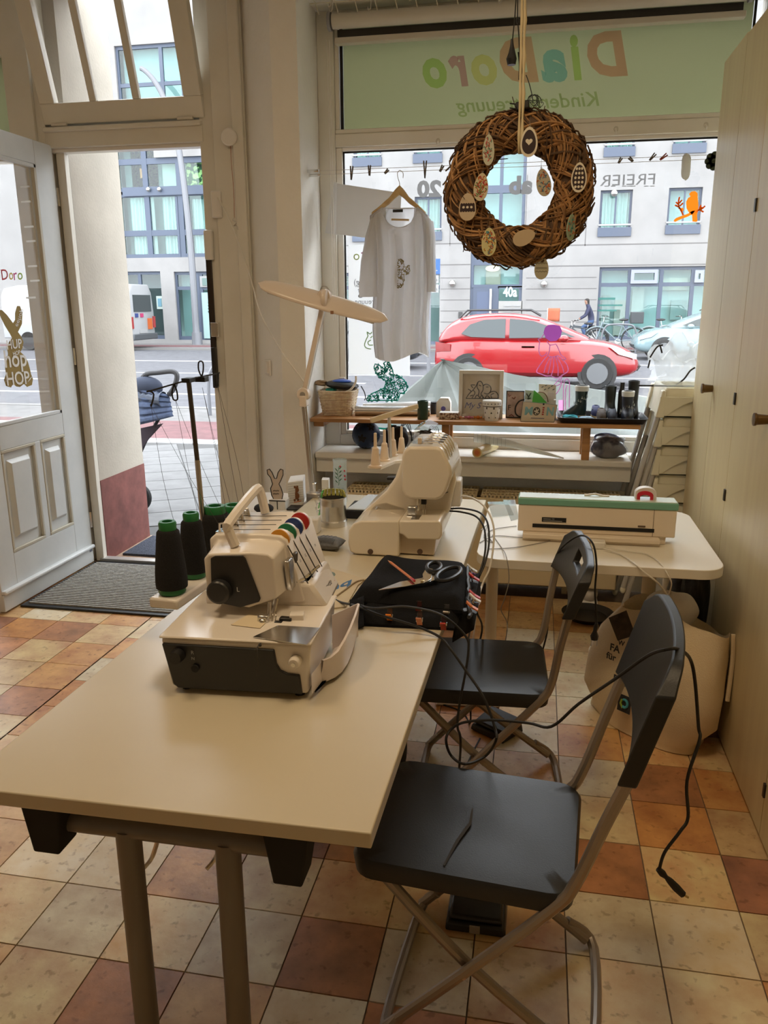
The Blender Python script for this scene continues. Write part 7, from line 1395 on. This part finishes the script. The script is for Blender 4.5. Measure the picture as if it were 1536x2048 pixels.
q = Vector((.441,4.395,ZB)); fk = thing('black_flask', 'slim black flask among the boots', 'flask', q); MB().lathe([(.017,0),(.018,.003),(.018,.135),(.012,.15),(.012,.155),(.001,.155)], q, 18).build('body', black_pl, fk); MB().lathe([(.012,.152),(.012,.185),(.001,.186)], q, 14).build('cap', black_pl, fk)
def shoe(label, x, y, rz, col, sd):
    t = thing('child_shoe', label, 'shoe', (x,y,ZB), rz, 'shoes on the shelf tray'); Mx = WM[t.name]; rings = []
    for z, cx, rx, ry in ((.012,0,.072,.030),(.03,0,.070,.031),(.045,.012,.054,.027),(.06,.028,.036,.023),(.062,.03,.028,.016),(.04,.03,.024,.012)): rings.append([Mx @ Vector((cx*.8+.8*rx*math.cos(a),.8*ry*math.sin(a),z)) for a in [2*PI*i/18 for i in range(18)]])
    MB().ring_loft(rings).build('upper', mat('shoe_%d' % col[0], srgb(*col), .7), t, smooth=60); MB().ring_loft([[Mx @ Vector((.0592*math.cos(a),.0256*math.sin(a),z)) for a in [2*PI*i/18 for i in range(18)]] for z in (0,.014)]).build('sole', mat('shoe_sole', srgb(196,176,136), .6), t)
    MB().tube([Mx @ Vector((-.008,-.021,.045)),Mx @ Vector((-.0096,0,.052)),Mx @ Vector((-.008,.021,.045))], .004, 6).build('strap', mat('shoe_strap', srgb(150,156,166), .6), t)
shoe('navy child shoe with a pale sole on the boot tray', .387,4.245,PI*.5,(38,44,60),1); shoe('brown child shoe behind the blue cloth on the tray', .332,4.245,PI*.5,(74,62,52),2); shoe('dark blue child shoe at the back of the tray', .312,4.368,PI*.5,(44,52,104),3)
for lab, c, r, col, sd in (('turquoise crumpled cloth at the front of the boot tray', (.175,4.225,ZB+.014), (.040,.030,.015), (60,160,176), 41),('pale blue cloth rolled along the boot tray edge', (.253,4.225,ZB+.012), (.040,.028,.012), (150,178,200), 42)): o = thing('cloth', lab, 'cloth', c); lump(MB(), c, r, sd, 24, 14, .3).build('cloth', mat('cloth_%d' % sd, srgb(*col), .9), o, smooth=60)
# sill: ball, bags, rolls, parcel
bc2 = Vector((-.945,4.385,.80)); rbl = .080; bl2 = thing('play_ball', 'blue play ball with dark pentagons on the window sill', 'ball', bc2); MB().ball(bc2+Vector((0,0,rbl)), rbl, 28, 18).build('skin', mat('ball_blue', srgb(26,52,90), .5), bl2)
gr = (1+5**.5)/2
for v in [(0,1,gr),(0,-1,gr),(0,1,-gr),(0,-1,-gr),(1,gr,0),(-1,gr,0),(1,-gr,0),(-1,-gr,0),(gr,0,1),(-gr,0,1),(gr,0,-1),(-gr,0,-1)]:
    n_ = Vector(v).normalized(); n_ = Euler((.3,.2,.5)).to_matrix() @ n_; u_ = n_.orthogonal().normalized(); w_ = n_.cross(u_); c_ = bc2+Vector((0,0,rbl)); rg = []
    pts_ = [[c_+(n_+(u_*math.cos(2*PI*k/5)+w_*math.sin(2*PI*k/5))*s_).normalized()*(rbl+.0006) for k in range(5)] for s_ in (.17,.34)]; mb = MB(); mb.ring_loft(pts_[::-1], cap0=False); mb.build('pentagon', black_mat, bl2, smooth=60)
for lab, c, r, sd in (('black drawstring bag next to the ball', (-.772,4.40,.86), (.070,.05,.065), 51),('black drawstring bag behind the coverlock machine', (-.615,4.41,.85), (.065,.05,.055), 52)):
    o = thing('drawstring_bag', lab, 'bag', (c[0],c[1],.80), group='drawstring bags on the sill'); lump(MB(), c, r, sd, 24, 14, .16).build('bag', mat('brown_black', srgb(44,38,36), .85), o, smooth=60); mb = MB()
    for k in range(3): mb.tube(cr([Vector(c)+Vector((.02,0,r[2]*.8)),Vector(c)+Vector((.04+.015*k,-.01*k,r[2]+.03)),Vector(c)+Vector((.075+.008*k,-.02*k,r[2]*.6)),Vector(c)+Vector((.09,-.02*k,-.01))],5), .0025, 5)
    mb.build('drawstring', rubber, o)
a, b = Vector((-.300,4.20,.828)), Vector((-.225,4.44,.828)); yr = thing('yellow_roll', 'yellowish transparent roll on the sill with orange inner layers', 'roll', (a+b)/2)
for r, m_, nm in ((.028,mat('pale_yellow_film', srgb(222,208,160), .25),'outer_layer'),(.021,mat('amber_film', srgb(206,140,60), .3),'middle_layer'),(.013,mat('orange_film2', srgb(196,104,50), .3),'inner_layer')):
    d_ = (b-a).normalized(); MB().cyl(a-d_*.002*(3-r*70), b, r, n=24).build(nm, m_, yr)
tg = thing('grid_film', 'clear grid transfer film curling along the sill', 'film roll', (-.08,4.33,.80)); a, b = PY(948,878,4.36), PY(1128,905,4.25); a.z = .8815; b.z = .8035
MB().ring_loft([[p_+Vector((0,r_*math.cos(t),r_*math.sin(t))) for t in [2*PI*i/16 for i in range(16)]] for p_,r_ in ((a,.0245),(a.lerp(b,.4)+Vector((0,0,.012)),.021),(a.lerp(b,.75)+Vector((0,0,.003)),.012),(b,.003))], cap0=False, cap1=False).build('film', filmmat('grid_film', (.74,.74,.68), .4), tg, smooth=60)
mb = MB()
for k in range(9): p_ = a.lerp(b,k*.045)+Vector((0,0,.012*k*.045/.4)); mb.tube([p_+Vector((0,-.0248*math.cos(t),.0248*math.sin(t))) for t in [-.8+.2*i for i in range(12)]], .0006, 4)
mb.build('grid_lines', mat('grid_grey', srgb(140,140,130), .8), tg)
pk = thing('clothes_parcel', 'dark blue clothes in a clear plastic bag on the sill', 'parcel', (.36,4.36,.80)); mb = MB(); lump(mb, (.388,4.34,.850), (.088,.066,.056), 61, 28, 16, .14); mb.build('clothes', mat('navy_clothes', srgb(38,44,66), .85, noise=.9, nscale=10, col2=srgb(120,116,118)), pk, smooth=60); lump(MB(), (.388,4.34,.855), (.094,.072,.061), 61, 28, 16, .16).build('plastic', glassmat('thin_plastic', (.94,.95,.96), haze=.10), pk, smooth=60)
pcx = (.455,4.32,.905); lump(MB(), (.375,4.375,.895), (.066,.02,.028), 62, 18, 10, .1).build('blue_edge', mat('blue_edge', srgb(90,120,180), .6), pk, smooth=60)
# crumpled plastic with dark outlines on top of the chair stack
ct = 4*.1425+.63; pb3 = thing('plastic_wrap', 'crumpled clear plastic sheeting with black outlines on top of the chair stack', 'plastic sheet', (.72,4.22,ct))
def crump(u, v):
    rr = math.sin(u*13+v*7)*math.cos(v*17-u*5); x = .555+.37*u; hgt = .24*math.sin(PI*min(1,max(0,u*.85+.15)))**.6*(1-abs(v*2-1)**1.5); return Vector((x+.02*math.sin(v*9+u*4), 4.08+.30*v, ct+.003+max(0,hgt*(.85+.28*rr))))
MB().grid(crump, 26, 22).build('sheet', glassmat('crumpled_plastic', (.92,.94,.96), haze=.36, hazecol=(.85,.88,.9)), pb3, smooth=14)
mb = MB(); yv = 4.10
for l in ([(1276,783),(1300,788),(1330,787),(1345,780),(1352,770),(1368,758),(1380,742),(1390,735)],[(1345,780),(1362,785),(1375,778),(1392,772)],[(1330,787),(1350,789),(1372,786)],[(1300,715),(1314,694),(1326,690)],[(1320,690),(1324,706)],[(1296,736),(1300,720)]): mb.tube(cr([(lambda p: Vector((p.x,p.y,max(p.z,ct+.0045))))(PY(x,y,yv)) for x,y in l],4), .0042, 6)
mb.build('black_outline', ink, pb3)
# ---------------------------------------------------------------- line with pegs, shirt, boards
YW = 4.25
ln = thing('peg_line', 'double steel wire stretched across the window', 'wire', PY(608,345,YW))
for dz, dy in ((0,0),(-.014,.03)): MB().cyl(PY(610,343,YW)+Vector((0,dy,dz)), PY(1440,309,YW)+Vector((0,dy,dz)), .0013, n=6).build('wire', steel, ln)
for dy, dz in ((0,0),(.03,-.014)): p = PY(610,343,YW)+Vector((0,dy,dz)); MB().cyl((-1.211,p.y,p.z),(-1.15,p.y,p.z),.009,n=10).build('bracket', chrome, ln)
PGL = ['long grey peg on the wire nearest the pillar','broad grey peg on the wire above the slanting white sheet','small tilted clip on the wire just before the hanger hook','tall grey peg on the wire above the number 20','small clip on the wire between the tall peg and the wreath','tall peg on the wire at the right edge of the wreath','tiny clip on the wire just past the tall wreath side peg','tiny upright clip on the wire above the word FREIER','tiny flat clip on the wire above the end of FREIER','slanted dark clip on the wire left of the red one','red and black peg on the window wire beside the lace pouch']
pegw = mat('peg_grey', srgb(96,90,84), .7)
for k, (x,y,hh,an) in enumerate(((703,346,24,.05),(739,341,18,.0),(773,343,10,.8),(850,339,30,.0),(883,337,12,.5),(1171,324,26,0),(1184,325,10,.0),(1240,321,10,.5),(1262,319,10,-.8),(1305,314,14,.7),(1327,314,14,.9))):
    c = PY(x,y,YW-.004); t = thing('clothes_peg', PGL[k], 'peg', c, 0, 'pegs on the window wire'); R5 = Matrix.Rotation(an,3,'Y'); s_ = hh/30*.082
    for sg2 in (-1,1): MB().box(c+R5 @ Vector((sg2*.0035,0,0)), (.006,.010,s_), R5 @ Matrix.Rotation(sg2*.09,3,'Y')).build('half', pegw if k != 10 else mat('peg_red', srgb(150,60,46), .7), t, bevel=.001)
    MB().cyl(c+Vector((-.006,-.002,0)), c+Vector((.006,-.002,0)), .0035, n=8).build('spring', steel, t)
c = PY(1372,333,YW-.004); ms = thing('mesh_bag', 'small white lace pouch pegged on the wire', 'pouch', c); lump(MB(), c, (.022,.012,.055), 71, 16, 12, .15, False).build('pouch', filmmat('lace', (.75,.75,.72), .4), ms, smooth=60)
c = PY(1428,322,YW-.01); fo_ = thing('felt_flower', 'dark green scalloped felt flower at the cupboard end of the wire', 'ornament', c); mb = MB()
for k in range(8): mb.lathe([(.001,-.004),(.016,-.004),(.016,.004),(.001,.004)], c+Vector((.026*math.cos(k*PI/4),0,.026*math.sin(k*PI/4))), 12, 'y')
mb.lathe([(.001,-.004),(.024,-.004),(.024,.004),(.001,.004)], c, 14, 'y'); mb.build('flower', mat('felt_green', srgb(50,58,44), .9), fo_)
# white boards behind the shirt
bd = thing('white_board', 'blank white sheet hung slanting behind the shirt', 'sheet', PY(725,420,4.36)); MB().prism([PY(674,367,4.40),PY(803,386,4.33),PY(797,484,4.33),PY(672,468,4.40)], (0,.003,0)).build('sheet', filmmat('board_white', (.72,.71,.69), .3), bd, smooth=0)
bd2 = thing('white_board', 'second pale sheet behind the slanting one at the frame', 'sheet', PY(665,420,4.44)); MB().prism([PY(668,362,4.44),PY(680,368,4.44),PY(676,470,4.44),PY(650,466,4.44)], (0,.003,0)).build('sheet', MATS['board_white'], bd2, smooth=0)
# hanger and shirt
YS = 4.20; hk = PY(800,345,YS+.03); hg = thing('coat_hanger', 'wooden coat hanger hooked on the window wire', 'hanger', PY(800,380,YS)); wood = mat('hanger_wood', srgb(196,168,120), .5, noise=.2, nscale=20)
MB().tube(cr([PY(806,356,YS),PY(806,346,YS),PY(800,341,YS),PY(795,346,YS),PY(796,356,YS),PY(799,366,YS),PY(799,378,YS)],5), .0018, 6).build('hook', steel, hg)
for s_, pts_ in ((-1,[(799,376,.016),(790,384,.014),(778,398,.011),(758,414,.008),(744,424,.006)]),(1,[(799,376,.016),(808,384,.014),(818,396,.011),(836,410,.008),(852,424,.006)])):
    rings = []
    for x,y,h_ in pts_: c = PY(x,y+4,YS); rings.append([c+Vector((0,.010*math.cos(a),h_*1.5*math.sin(a))) for a in [2*PI*i/12 for i in range(12)]])
    MB().ring_loft(rings).build('arm', wood, hg, smooth=60)
MB().cyl(PY(783,439,YS), PY(818,440,YS), .005, n=8).build('bar', wood, hg)
sh_ = thing('long_shirt', 'long white shirt with gold print hanging in the window', 'shirt', PY(800,700,YS)); cotton = filmmat('white_cotton', (.78,.78,.79), .45)
rows = [ # y px, left, right, depth, front dip px
 (416,771,829,.030,40),(414,764,836,.034,45),(418,752,848,.045,45),(426,741,858,.055,42),(450,741,861,.062,24),(500,747,861,.066,0),(560,749,862,.066,0),(620,746,858,.066,0),(660,746,856,.066,0),(690,748,856,.066,0),(714,751,857,.066,0)]
rings = []; N_ = 64
for k, (y,l,r,dp,dip) in enumerate(rows):
    ring = []
    for i in range(N_):
        a = 2*PI*i/N_; cx_, hw = (l+r)/2, (r-l)/2; fr_ = max(0,-math.sin(a)); x = cx_+hw*math.cos(a); fold = .020*min(1,k/4)*math.sin(a*9+k*.25)+.012*min(1,k/4)*math.sin(a*17+1.3+k*.15); xo = hw*math.cos(a); yy = y + (dip*max(0,1-(xo/34)**2)**.5 if math.sin(a) < 0 else 0) + (6*abs(math.cos(a)) if k in (2,3) else 0)
        if k == len(rows)-1: yy += 6*math.sin(a*3+1)-5*math.cos(a)
        p = PY(x,yy,YS); ring.append(Vector((p.x,YS+dp*math.sin(a)*(1+0)+fold*(1 if math.sin(a) < 0 else .5),p.z)))
    rings.append(ring)
MB().ring_loft(rings, cap0=False, cap1=False).build('body', cotton, sh_, smooth=70)
for s_, pts_ in ((-1,[(744,430,12),(738,470,15),(732,520,18),(728,570,19),(736,595,19)][:4]+[(729,592,20)]),(1,[(858,432,9),(862,470,9),(864,520,8),(866,560,8),(866,582,8)])):
    rings = []
    for k,(x,y,w_) in enumerate(pts_):
        c = PY(x+(12 if s_ < 0 else -4),y+2,YS); wv = w_/370*1.15; rings.append([c+Vector((wv*math.cos(a)+.004*math.sin(5*a+k),(.045-.02*0)*math.sin(a)+.006*math.sin(6*a+k*.8),.02*math.cos(a)*(-s_) if k == 0 else 0)) for a in [2*PI*i/28 for i in range(28)]])
    MB().ring_loft(rings, cap0=False, cap1=False).build('sleeve', cotton, sh_, smooth=70)
yfp = YS-.085; gold2 = mat('gold_print', srgb(142,128,62), .5, .3); rr = random.Random(8); mb = MB()
mask = [(794,574),(790,562),(791,545),(793,530),(799,518),(806,522),(809,534),(818,532),(820,542),(812,550),(808,548),(808,560),(803,574)]
cnt = 0
while cnt < 60:
    p = (rr.uniform(789,821), rr.uniform(516,576))
    if not inside(p, mask): continue
    cnt += 1; a0 = rr.uniform(0,6.28); r = rr.uniform(1.2,3); mb.tube([PY(p[0]+r*math.cos(a0+t*.9), p[1]+r*math.sin(a0+t*.9), yfp) for t in range(5)], .0018, 4)
mb.tube([PY(x,y,yfp) for x,y in mask], .0016, 4, closed=True); mb.build('print', gold2, sh_)
mb = MB(); c = PY(797,421,YS+.02); mb.bb(c.x-.03,c.x+.022,YS+.022,YS+.024,c.z-.008,c.z+.006); mb.build('neck_label', ink, sh_); MB().tube([p+Vector((0,-.001,0)) for p in rings[0]] if False else [ (lambda a: (lambda p: Vector((p.x,YS+.031*math.sin(a),p.z)))(PY(800+29*math.cos(a),416+(40*max(0,1-(29*math.cos(a)/34)**2)**.5 if math.sin(a) < 0 else 0),YS)))(2*PI*i/40) for i in range(40)], .0022, 5, closed=True).build('neckband', cotton, sh_)
# ---------------------------------------------------------------- wreath with eggs, ribbon and cables
YWR = 2.95; wc_ = (PY(900,380,YWR)+PY(1178,380,YWR))/2; RM, rm_ = .185, .062
wr = thing('wicker_wreath', 'large brown wicker wreath hanging above the side table', 'wreath', wc_)
def tor(th_, ph_, r): return wc_+Vector(((RM+r*math.cos(ph_))*math.cos(th_), -r*math.sin(ph_)*.85, (RM+r*math.cos(ph_))*math.sin(th_)))
twig = [mat('twig_brown', srgb(138,100,62), .75, noise=.4, nscale=30), mat('twig_dark', srgb(88,66,48), .8), mat('twig_tan', srgb(170,128,82), .7, noise=.3, nscale=30)]
mb = MB(); mb.ring_loft([[tor(2*PI*k/40,2*PI*i/12,rm_*.86) for i in range(12)] for k in range(41)], cap0=False, cap1=False); mb.build('core', twig[1], wr)
rr = random.Random(17); mb = MB()
for n_ in range(430):
    t0, dt = rr.uniform(0,6.28), rr.uniform(.45,1.3); p0, kk = rr.uniform(0,6.28), rr.choice((-1,1))*rr.uniform(1.2,4.2); r0 = rm_*rr.uniform(.88,1.06); mb.cur = rr.choices((0,1,2),(5,2,4))[0]
    mb.tube([tor(t0+dt*s_/12, p0+kk*dt*s_/12, r0*(1+.04*math.sin(s_))) for s_ in range(13)], rr.uniform(.0022,.0048), 4)
for n_ in range(60):
    t0 = rr.uniform(0,6.28); mb.cur = 1; mb.tube(cr([tor(t0+.10*s_, rr.uniform(-.5,.5), rm_*(1.05+.18*math.sin(s_*2.2)+rr.uniform(0,.08))) for s_ in range(5)],3), .0028, 4)
for n_ in range(26):
    t0 = rr.uniform(0,6.28); p = tor(t0,rr.uniform(-.8,3.6),rm_); d_ = Vector((rr.uniform(-1,1),rr.uniform(-.6,.1),rr.uniform(-1,1))).normalized(); mb.cur = 1; mb.tube([p,p+d_*rr.uniform(.02,.05)], .0014, 4)
o = mb.build('twigs', twig, wr, smooth=60); o['kind'] = 'stuff'
rib = mat('cream_ribbon', srgb(206,190,150), .5)
tp2, bt2 = PY(1049,0,YWR), PY(1045,305,YWR-.07)
def ribp(t): p = PY(1049,-60,YWR).lerp(PY(1043,235,YWR-.055),t); return p
mb = MB(); 
for side in (-.010,.0):
    L_ = [ribp(k/12) for k in range(13)]+[PY(1041,270,YWR-.075),PY(1042,308,YWR-.07)]
    mb.ring_loft([[p+Vector((side,0,0)),p+Vector((side+.009*(1+.3*math.sin(i*2)),.002,0))] for i,p in enumerate(L_)], close=False, cap0=False, cap1=False)
mb.build('ribbon', rib, wr, solid=.0006)
WHITE = (222,214,196); DARK = (40,30,34)
def egg(label, x, y, w_, h_, rot, kind, cols, yoff=-.075, turn=0, grp='egg ornaments on the wreath'):
    c = PY(x,y,YWR+yoff); t = thing('egg_ornament', label, 'ornament', c, turn, grp); Mx = WM[t.name]; sc_ = 3.05/1589; a_, b_ = w_/2*sc_, h_/2*sc_
    def E(u, v, d=0, s=1): # u,v in unit disc, egg narrower at the top
        k = 1-.16*v; X, Z = a_*u*k*s, b_*v*s; return Mx @ Vector((X*math.cos(rot)-Z*math.sin(rot), d, X*math.sin(rot)+Z*math.cos(rot)))
    def disc(mb, s, d0, d1, n=28): P_ = [E(math.cos(2*PI*i/n),math.sin(2*PI*i/n),d0,s) for i in range(n)]; Q_ = [E(math.cos(2*PI*i/n),math.sin(2*PI*i/n),d1,s) for i in range(n)]; mb.ring_loft([P_,Q_])
    mb = MB(); disc(mb,1,-.0015,.0015); mb.build('plate', mat('egg_%d_%d' % cols[0][:2], srgb(*cols[0]), .6), t)
    rg = MB(); rg.tube([E(.12*math.cos(k*PI/5),1.07+.06*math.sin(k*PI/5)) for k in range(10)], .0009, 4, closed=True); rg.build('loop', steel, t)
    if kind == 'heart':
        mb = MB(); disc(mb,.80,-.0022,-.0015); mb.build('inlay', mat('egg_dark', srgb(46,28,32), .6), t); hp = []
        for i in range(24): q_ = 2*PI*i/24; hp.append(E(.42*math.sin(q_)**3/.8*.8, .02+.028*(13*math.cos(q_)-5*math.cos(2*q_)-2*math.cos(3*q_)-math.cos(4*q_))*.55, -.0024))
        mb = MB(); mb.ngon(hp); mb.build('heart', mat('egg_white', srgb(*WHITE), .6), t, smooth=0)
    elif kind in ('band','rows'):
        mb = MB()
        if kind == 'band': P_ = [E(-.86,-.22,-.002)]+[E(-.86+1.72*i/24,-.30-.07*abs(math.sin(i*PI/4)),-.002) for i in range(25)]+[E(.86-1.72*i/24,.22+.07*abs(math.sin(i*PI/4)),-.002) for i in range(25)]; mb.ngon(P_)
        else: disc(mb,.84,-.0022,-.0015)
        mb.build('inlay', mat('egg_dark', srgb(46,28,32), .6), t); mb = MB()
        for j in ((0,) if kind == 'band' else (-2,-1,0,1,2)):
            for i in (-1,0,1):
                c2 = (i*.46*(1-.10*abs(j)), j*.30-.02); mb.ngon([E(c2[0]+.16*math.cos(2*PI*q_/6+(.5 if j % 2 else 0)), c2[1]+.10*math.sin(2*PI*q_/6+(.5 if j % 2 else 0)), -.0026) for q_ in range(6)])
        mb.build('cutouts', mat('egg_white', srgb(*WHITE), .6), t, smooth=0)
    elif kind == 'floral':
        rr_ = random.Random(x); 
        for ci, cc in enumerate(cols[1:]):
            mb = MB()
            for _ in range(16):
                an, rad_ = rr_.uniform(0,6.28), .78*rr_.random()**.5; u0, v0 = rad_*math.cos(an), rad_*math.sin(an); a1 = rr_.uniform(0,6.28); mb.tube([E(u0+.16*math.cos(a1+s_*.9), v0+.10*math.sin(a1+s_*.9), -.0022) for s_ in range(4)], .0014, 4)
            mb.build('print', mat('egg_print_%d_%d_%d' % cc, srgb(*cc), .6), t)
    elif kind == 'zigzag':
        mb = MB()
        for v0 in (-.35,-.05,.05,.35): mb.tube([E(-.8+.2*i, v0+(.10*(i % 2) if abs(v0) > .1 else 0), -.002) for i in range(9)], .0010, 4)
        mb.build('print', mat('egg_line', srgb(140,136,118), .6), t)
    MB().tube([E(0,1.1), E(0,1.1)+Vector((0,.02,.035))], .0005, 4).build('string', steel, t)
egg('dark egg ornament with a white heart at the top of the wreath',1058,284,29,48,0,'heart',[WHITE])
egg('floral egg ornament in pale pink at the upper left of the wreath',977,300,20,50,0,'floral',[(190,190,170),(206,90,84),(110,150,130)])
egg('floral egg ornament in red and green at the left of the wreath',962,374,25,46,-.1,'floral',[(200,190,160),(196,54,70),(206,120,60),(110,140,80)])
egg('egg ornament with a dark band of white hearts on the wreath',935,414,30,46,0,'band',[(196,178,152)])
egg('floral egg ornament in orange and blue inside the wreath opening',1087,365,25,46,.2,'floral',[(176,168,146),(206,110,60),(90,140,170)],-.03)
egg('black egg ornament with rows of white flowers at the right of the wreath',1158,355,26,48,0,'rows',[WHITE])
egg('floral egg ornament in yellow and blue at the lower left of the wreath',978,484,26,48,0,'floral',[(206,200,150),(206,150,60),(60,150,170),(196,84,70)])
egg('plain wooden egg ornament lying aslant on the bottom of the wreath',1048,475,26,40,-1.2,'plain',[(190,170,140)])
egg('teal floral egg ornament turned sideways at the lower right of the wreath',1142,455,26,44,-.1,'floral',[(150,170,150),(60,150,150),(196,110,70)],-.085,1.0)
egg('grey egg ornament with zigzag lines dangling below the wreath',1083,536,25,40,0,'zigzag',[(176,172,150)],-.02)
# plugs and cables hanging beside the ribbon
hc = thing('hanging_cable', 'black cable with plug and socket hanging beside the wreath ribbon', 'cord', PY(1030,60,YWR+.04)); yq = YWR+.04
MB().tube([PY(1036,-60,yq),PY(1030,30,yq),PY(1025,80,yq)], .0022, 6).build('cable', rubber, hc); MB().tube([PY(1024,78,yq),PY(1024,92,yq),PY(1024,106,yq),PY(1023,118,yq),PY(1023,130,yq)], [.004,.0065,.012,.018,.014], 10).build('socket', black_pl, hc)
MB().tube([PY(1036,-60,yq),PY(1035,35,yq),PY(1038,75,yq),PY(1039,105,yq)], .0022, 6).build('cable', rubber, hc); MB().tube([PY(1035,34,yq),PY(1035,40,yq),PY(1035,47,yq)], [.003,.006,.003], 8).build('switch', black_pl, hc); mb = MB()
for k in range(7): mb.tube(cr([PY(1040,104,yq)+Vector((.002*k-.006,.003*(k % 3),0)),PY(1042+k-3,130,yq),PY(1038+k*.8,160-2*k,yq)],4), .0024, 5)
mb.build('bundle', rubber, hc)
lt = thing('fairy_light_plug', 'black plug with a tangle of fine wire on top of the wreath', 'plug', PY(1050,218,YWR)); c = PY(1045,212,YWR-.03); MB().box(c, (.045,.03,.026), Matrix.Rotation(-.15,3,'Y')).build('plug', black_pl, lt, bevel=.004)
for z in (.006,-.008): MB().cyl(c+Vector((-.02,0,z)), c+Vector((-.042,0,z+.004)), .0022, n=6).build('pin', rubber, lt)
mb = MB()
for k in range(9): cc_ = PY(1066,206,YWR-.02)+Vector((rr.uniform(-.012,.012),rr.uniform(-.01,.01),rr.uniform(-.012,.012))); r_2 = rr.uniform(.008,.022); e_ = Euler((rr.uniform(0,3),rr.uniform(0,3),0)).to_matrix(); mb.tube([cc_+e_ @ Vector((r_2*math.cos(i*.6),r_2*math.sin(i*.6),.002*i)) for i in range(11)], .0009, 4)
mb.tube(cr([PY(1066,206,YWR-.02),PY(1064,190,YWR),PY(1058,166,YWR),PY(1052,150,YWR)],4), .0016, 5); mb.build('wire_tangle', rubber, lt)
# ---------------------------------------------------------------- roller blind, wire grid and hooks at the window head
rb2 = thing('roller_blind', 'rolled up pale blind with a dark slot at the window head', 'blind', (-.1,4.40,2.93)); blm = mat('blind_cloth', srgb(206,200,188), .6)
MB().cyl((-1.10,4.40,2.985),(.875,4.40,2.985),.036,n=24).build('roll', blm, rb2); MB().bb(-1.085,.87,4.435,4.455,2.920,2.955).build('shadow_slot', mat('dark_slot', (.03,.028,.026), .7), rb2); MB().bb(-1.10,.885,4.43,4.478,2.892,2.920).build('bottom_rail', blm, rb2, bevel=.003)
for x in (-1.115,.89): MB().lathe([(.001,-.008),(.044,-.008),(.044,.008),(.001,.008)], (x,4.40,2.985), 20, 'x').build('end_cap', mat('cap_grey', srgb(150,150,156), .4), rb2)
MB().tube([PY(653,80,4.42),PY(660,300,4.44),PY(664,500,4.44),PY(667,640,4.45)], .0025, 6).build('pull_cord', white_pl, rb2); MB().tube([PY(658,80,4.42),PY(664,300,4.44),PY(668,500,4.44),PY(671,640,4.45)], .0025, 6).build('pull_cord', white_pl, rb2)
gw = thing('wire_grid', 'white wire grid fixed under the window head with hooks', 'wire grid', (-.1,4.1,3.02)); wire_m = mat('white_wire', srgb(214,208,190), .45); zg = 3.048
for k in range(6): y = 3.92+.082*k; MB().cyl((-1.20,y,zg),(1.25,y,zg),.0028,n=6).build('long_wire', wire_m, gw)
for k in range(25): x = -1.17+.1*k; MB().tube([(x,3.90,zg+.004),(x,4.332,zg+.004),(x+.012,4.348,zg-.045)], .0028, 6).build('cross_wire', wire_m, gw)
HKL = {(664,8):'long hook on the wire grid above the blind end cap',(662,46):'short hook on the wire grid at the pillar corner',(823,12):'small hook on the wire grid above the shop name start',(741,28):'long white hook on the wire grid over the blind slot',(1222,8):'long hook on the wire grid above the big letter D',(1003,8):'longest hook on the wire grid beside the hanging cable',(1474,8):'short hook on the wire grid at the cupboard corner'}
for (x,y,l) in ((664,8,36),(662,46,20),(823,12,20),(741,28,42),(1222,8,42),(1003,8,50),(1474,8,20)):
    p = PY(x,y,4.20); p.z = zg; hk2 = thing('grid_hook', HKL[(x,y)], 'hook', p, 0, 'hooks on the wire grid'); MB().tube(cr([p+Vector((0,0,.008)),p,p+Vector((.003,0,-.03)),p+Vector((.001,0,-.03-l*.0012)),p+Vector((-.010,0,-.04-l*.0012)),p+Vector((-.014,0,-.025-l*.0012))],4), .0022, 6).build('hook', steel, hk2)
for (x, y) in ((876,282),(1232,258),(1412,250)): q = PY(x,y,4.475); ck2 = thing('cup_hook', {876:'clear hook on the transom between shirt and wreath',1232:'clear hook on the transom right of the wreath',1412:'clear hook on the transom near the cupboards'}[x], 'hook', q, 0, 'hooks on the transom'); MB().ball(q, (.012,.006,.014), 12, 8).build('pad', glassmat('clear_plastic'), ck2); MB().tube(cr([q+Vector((0,-.006,-.004)),q+Vector((0,-.016,-.02)),q+Vector((0,-.022,-.008))],4), .003, 6).build('hook', white_pl, ck2)
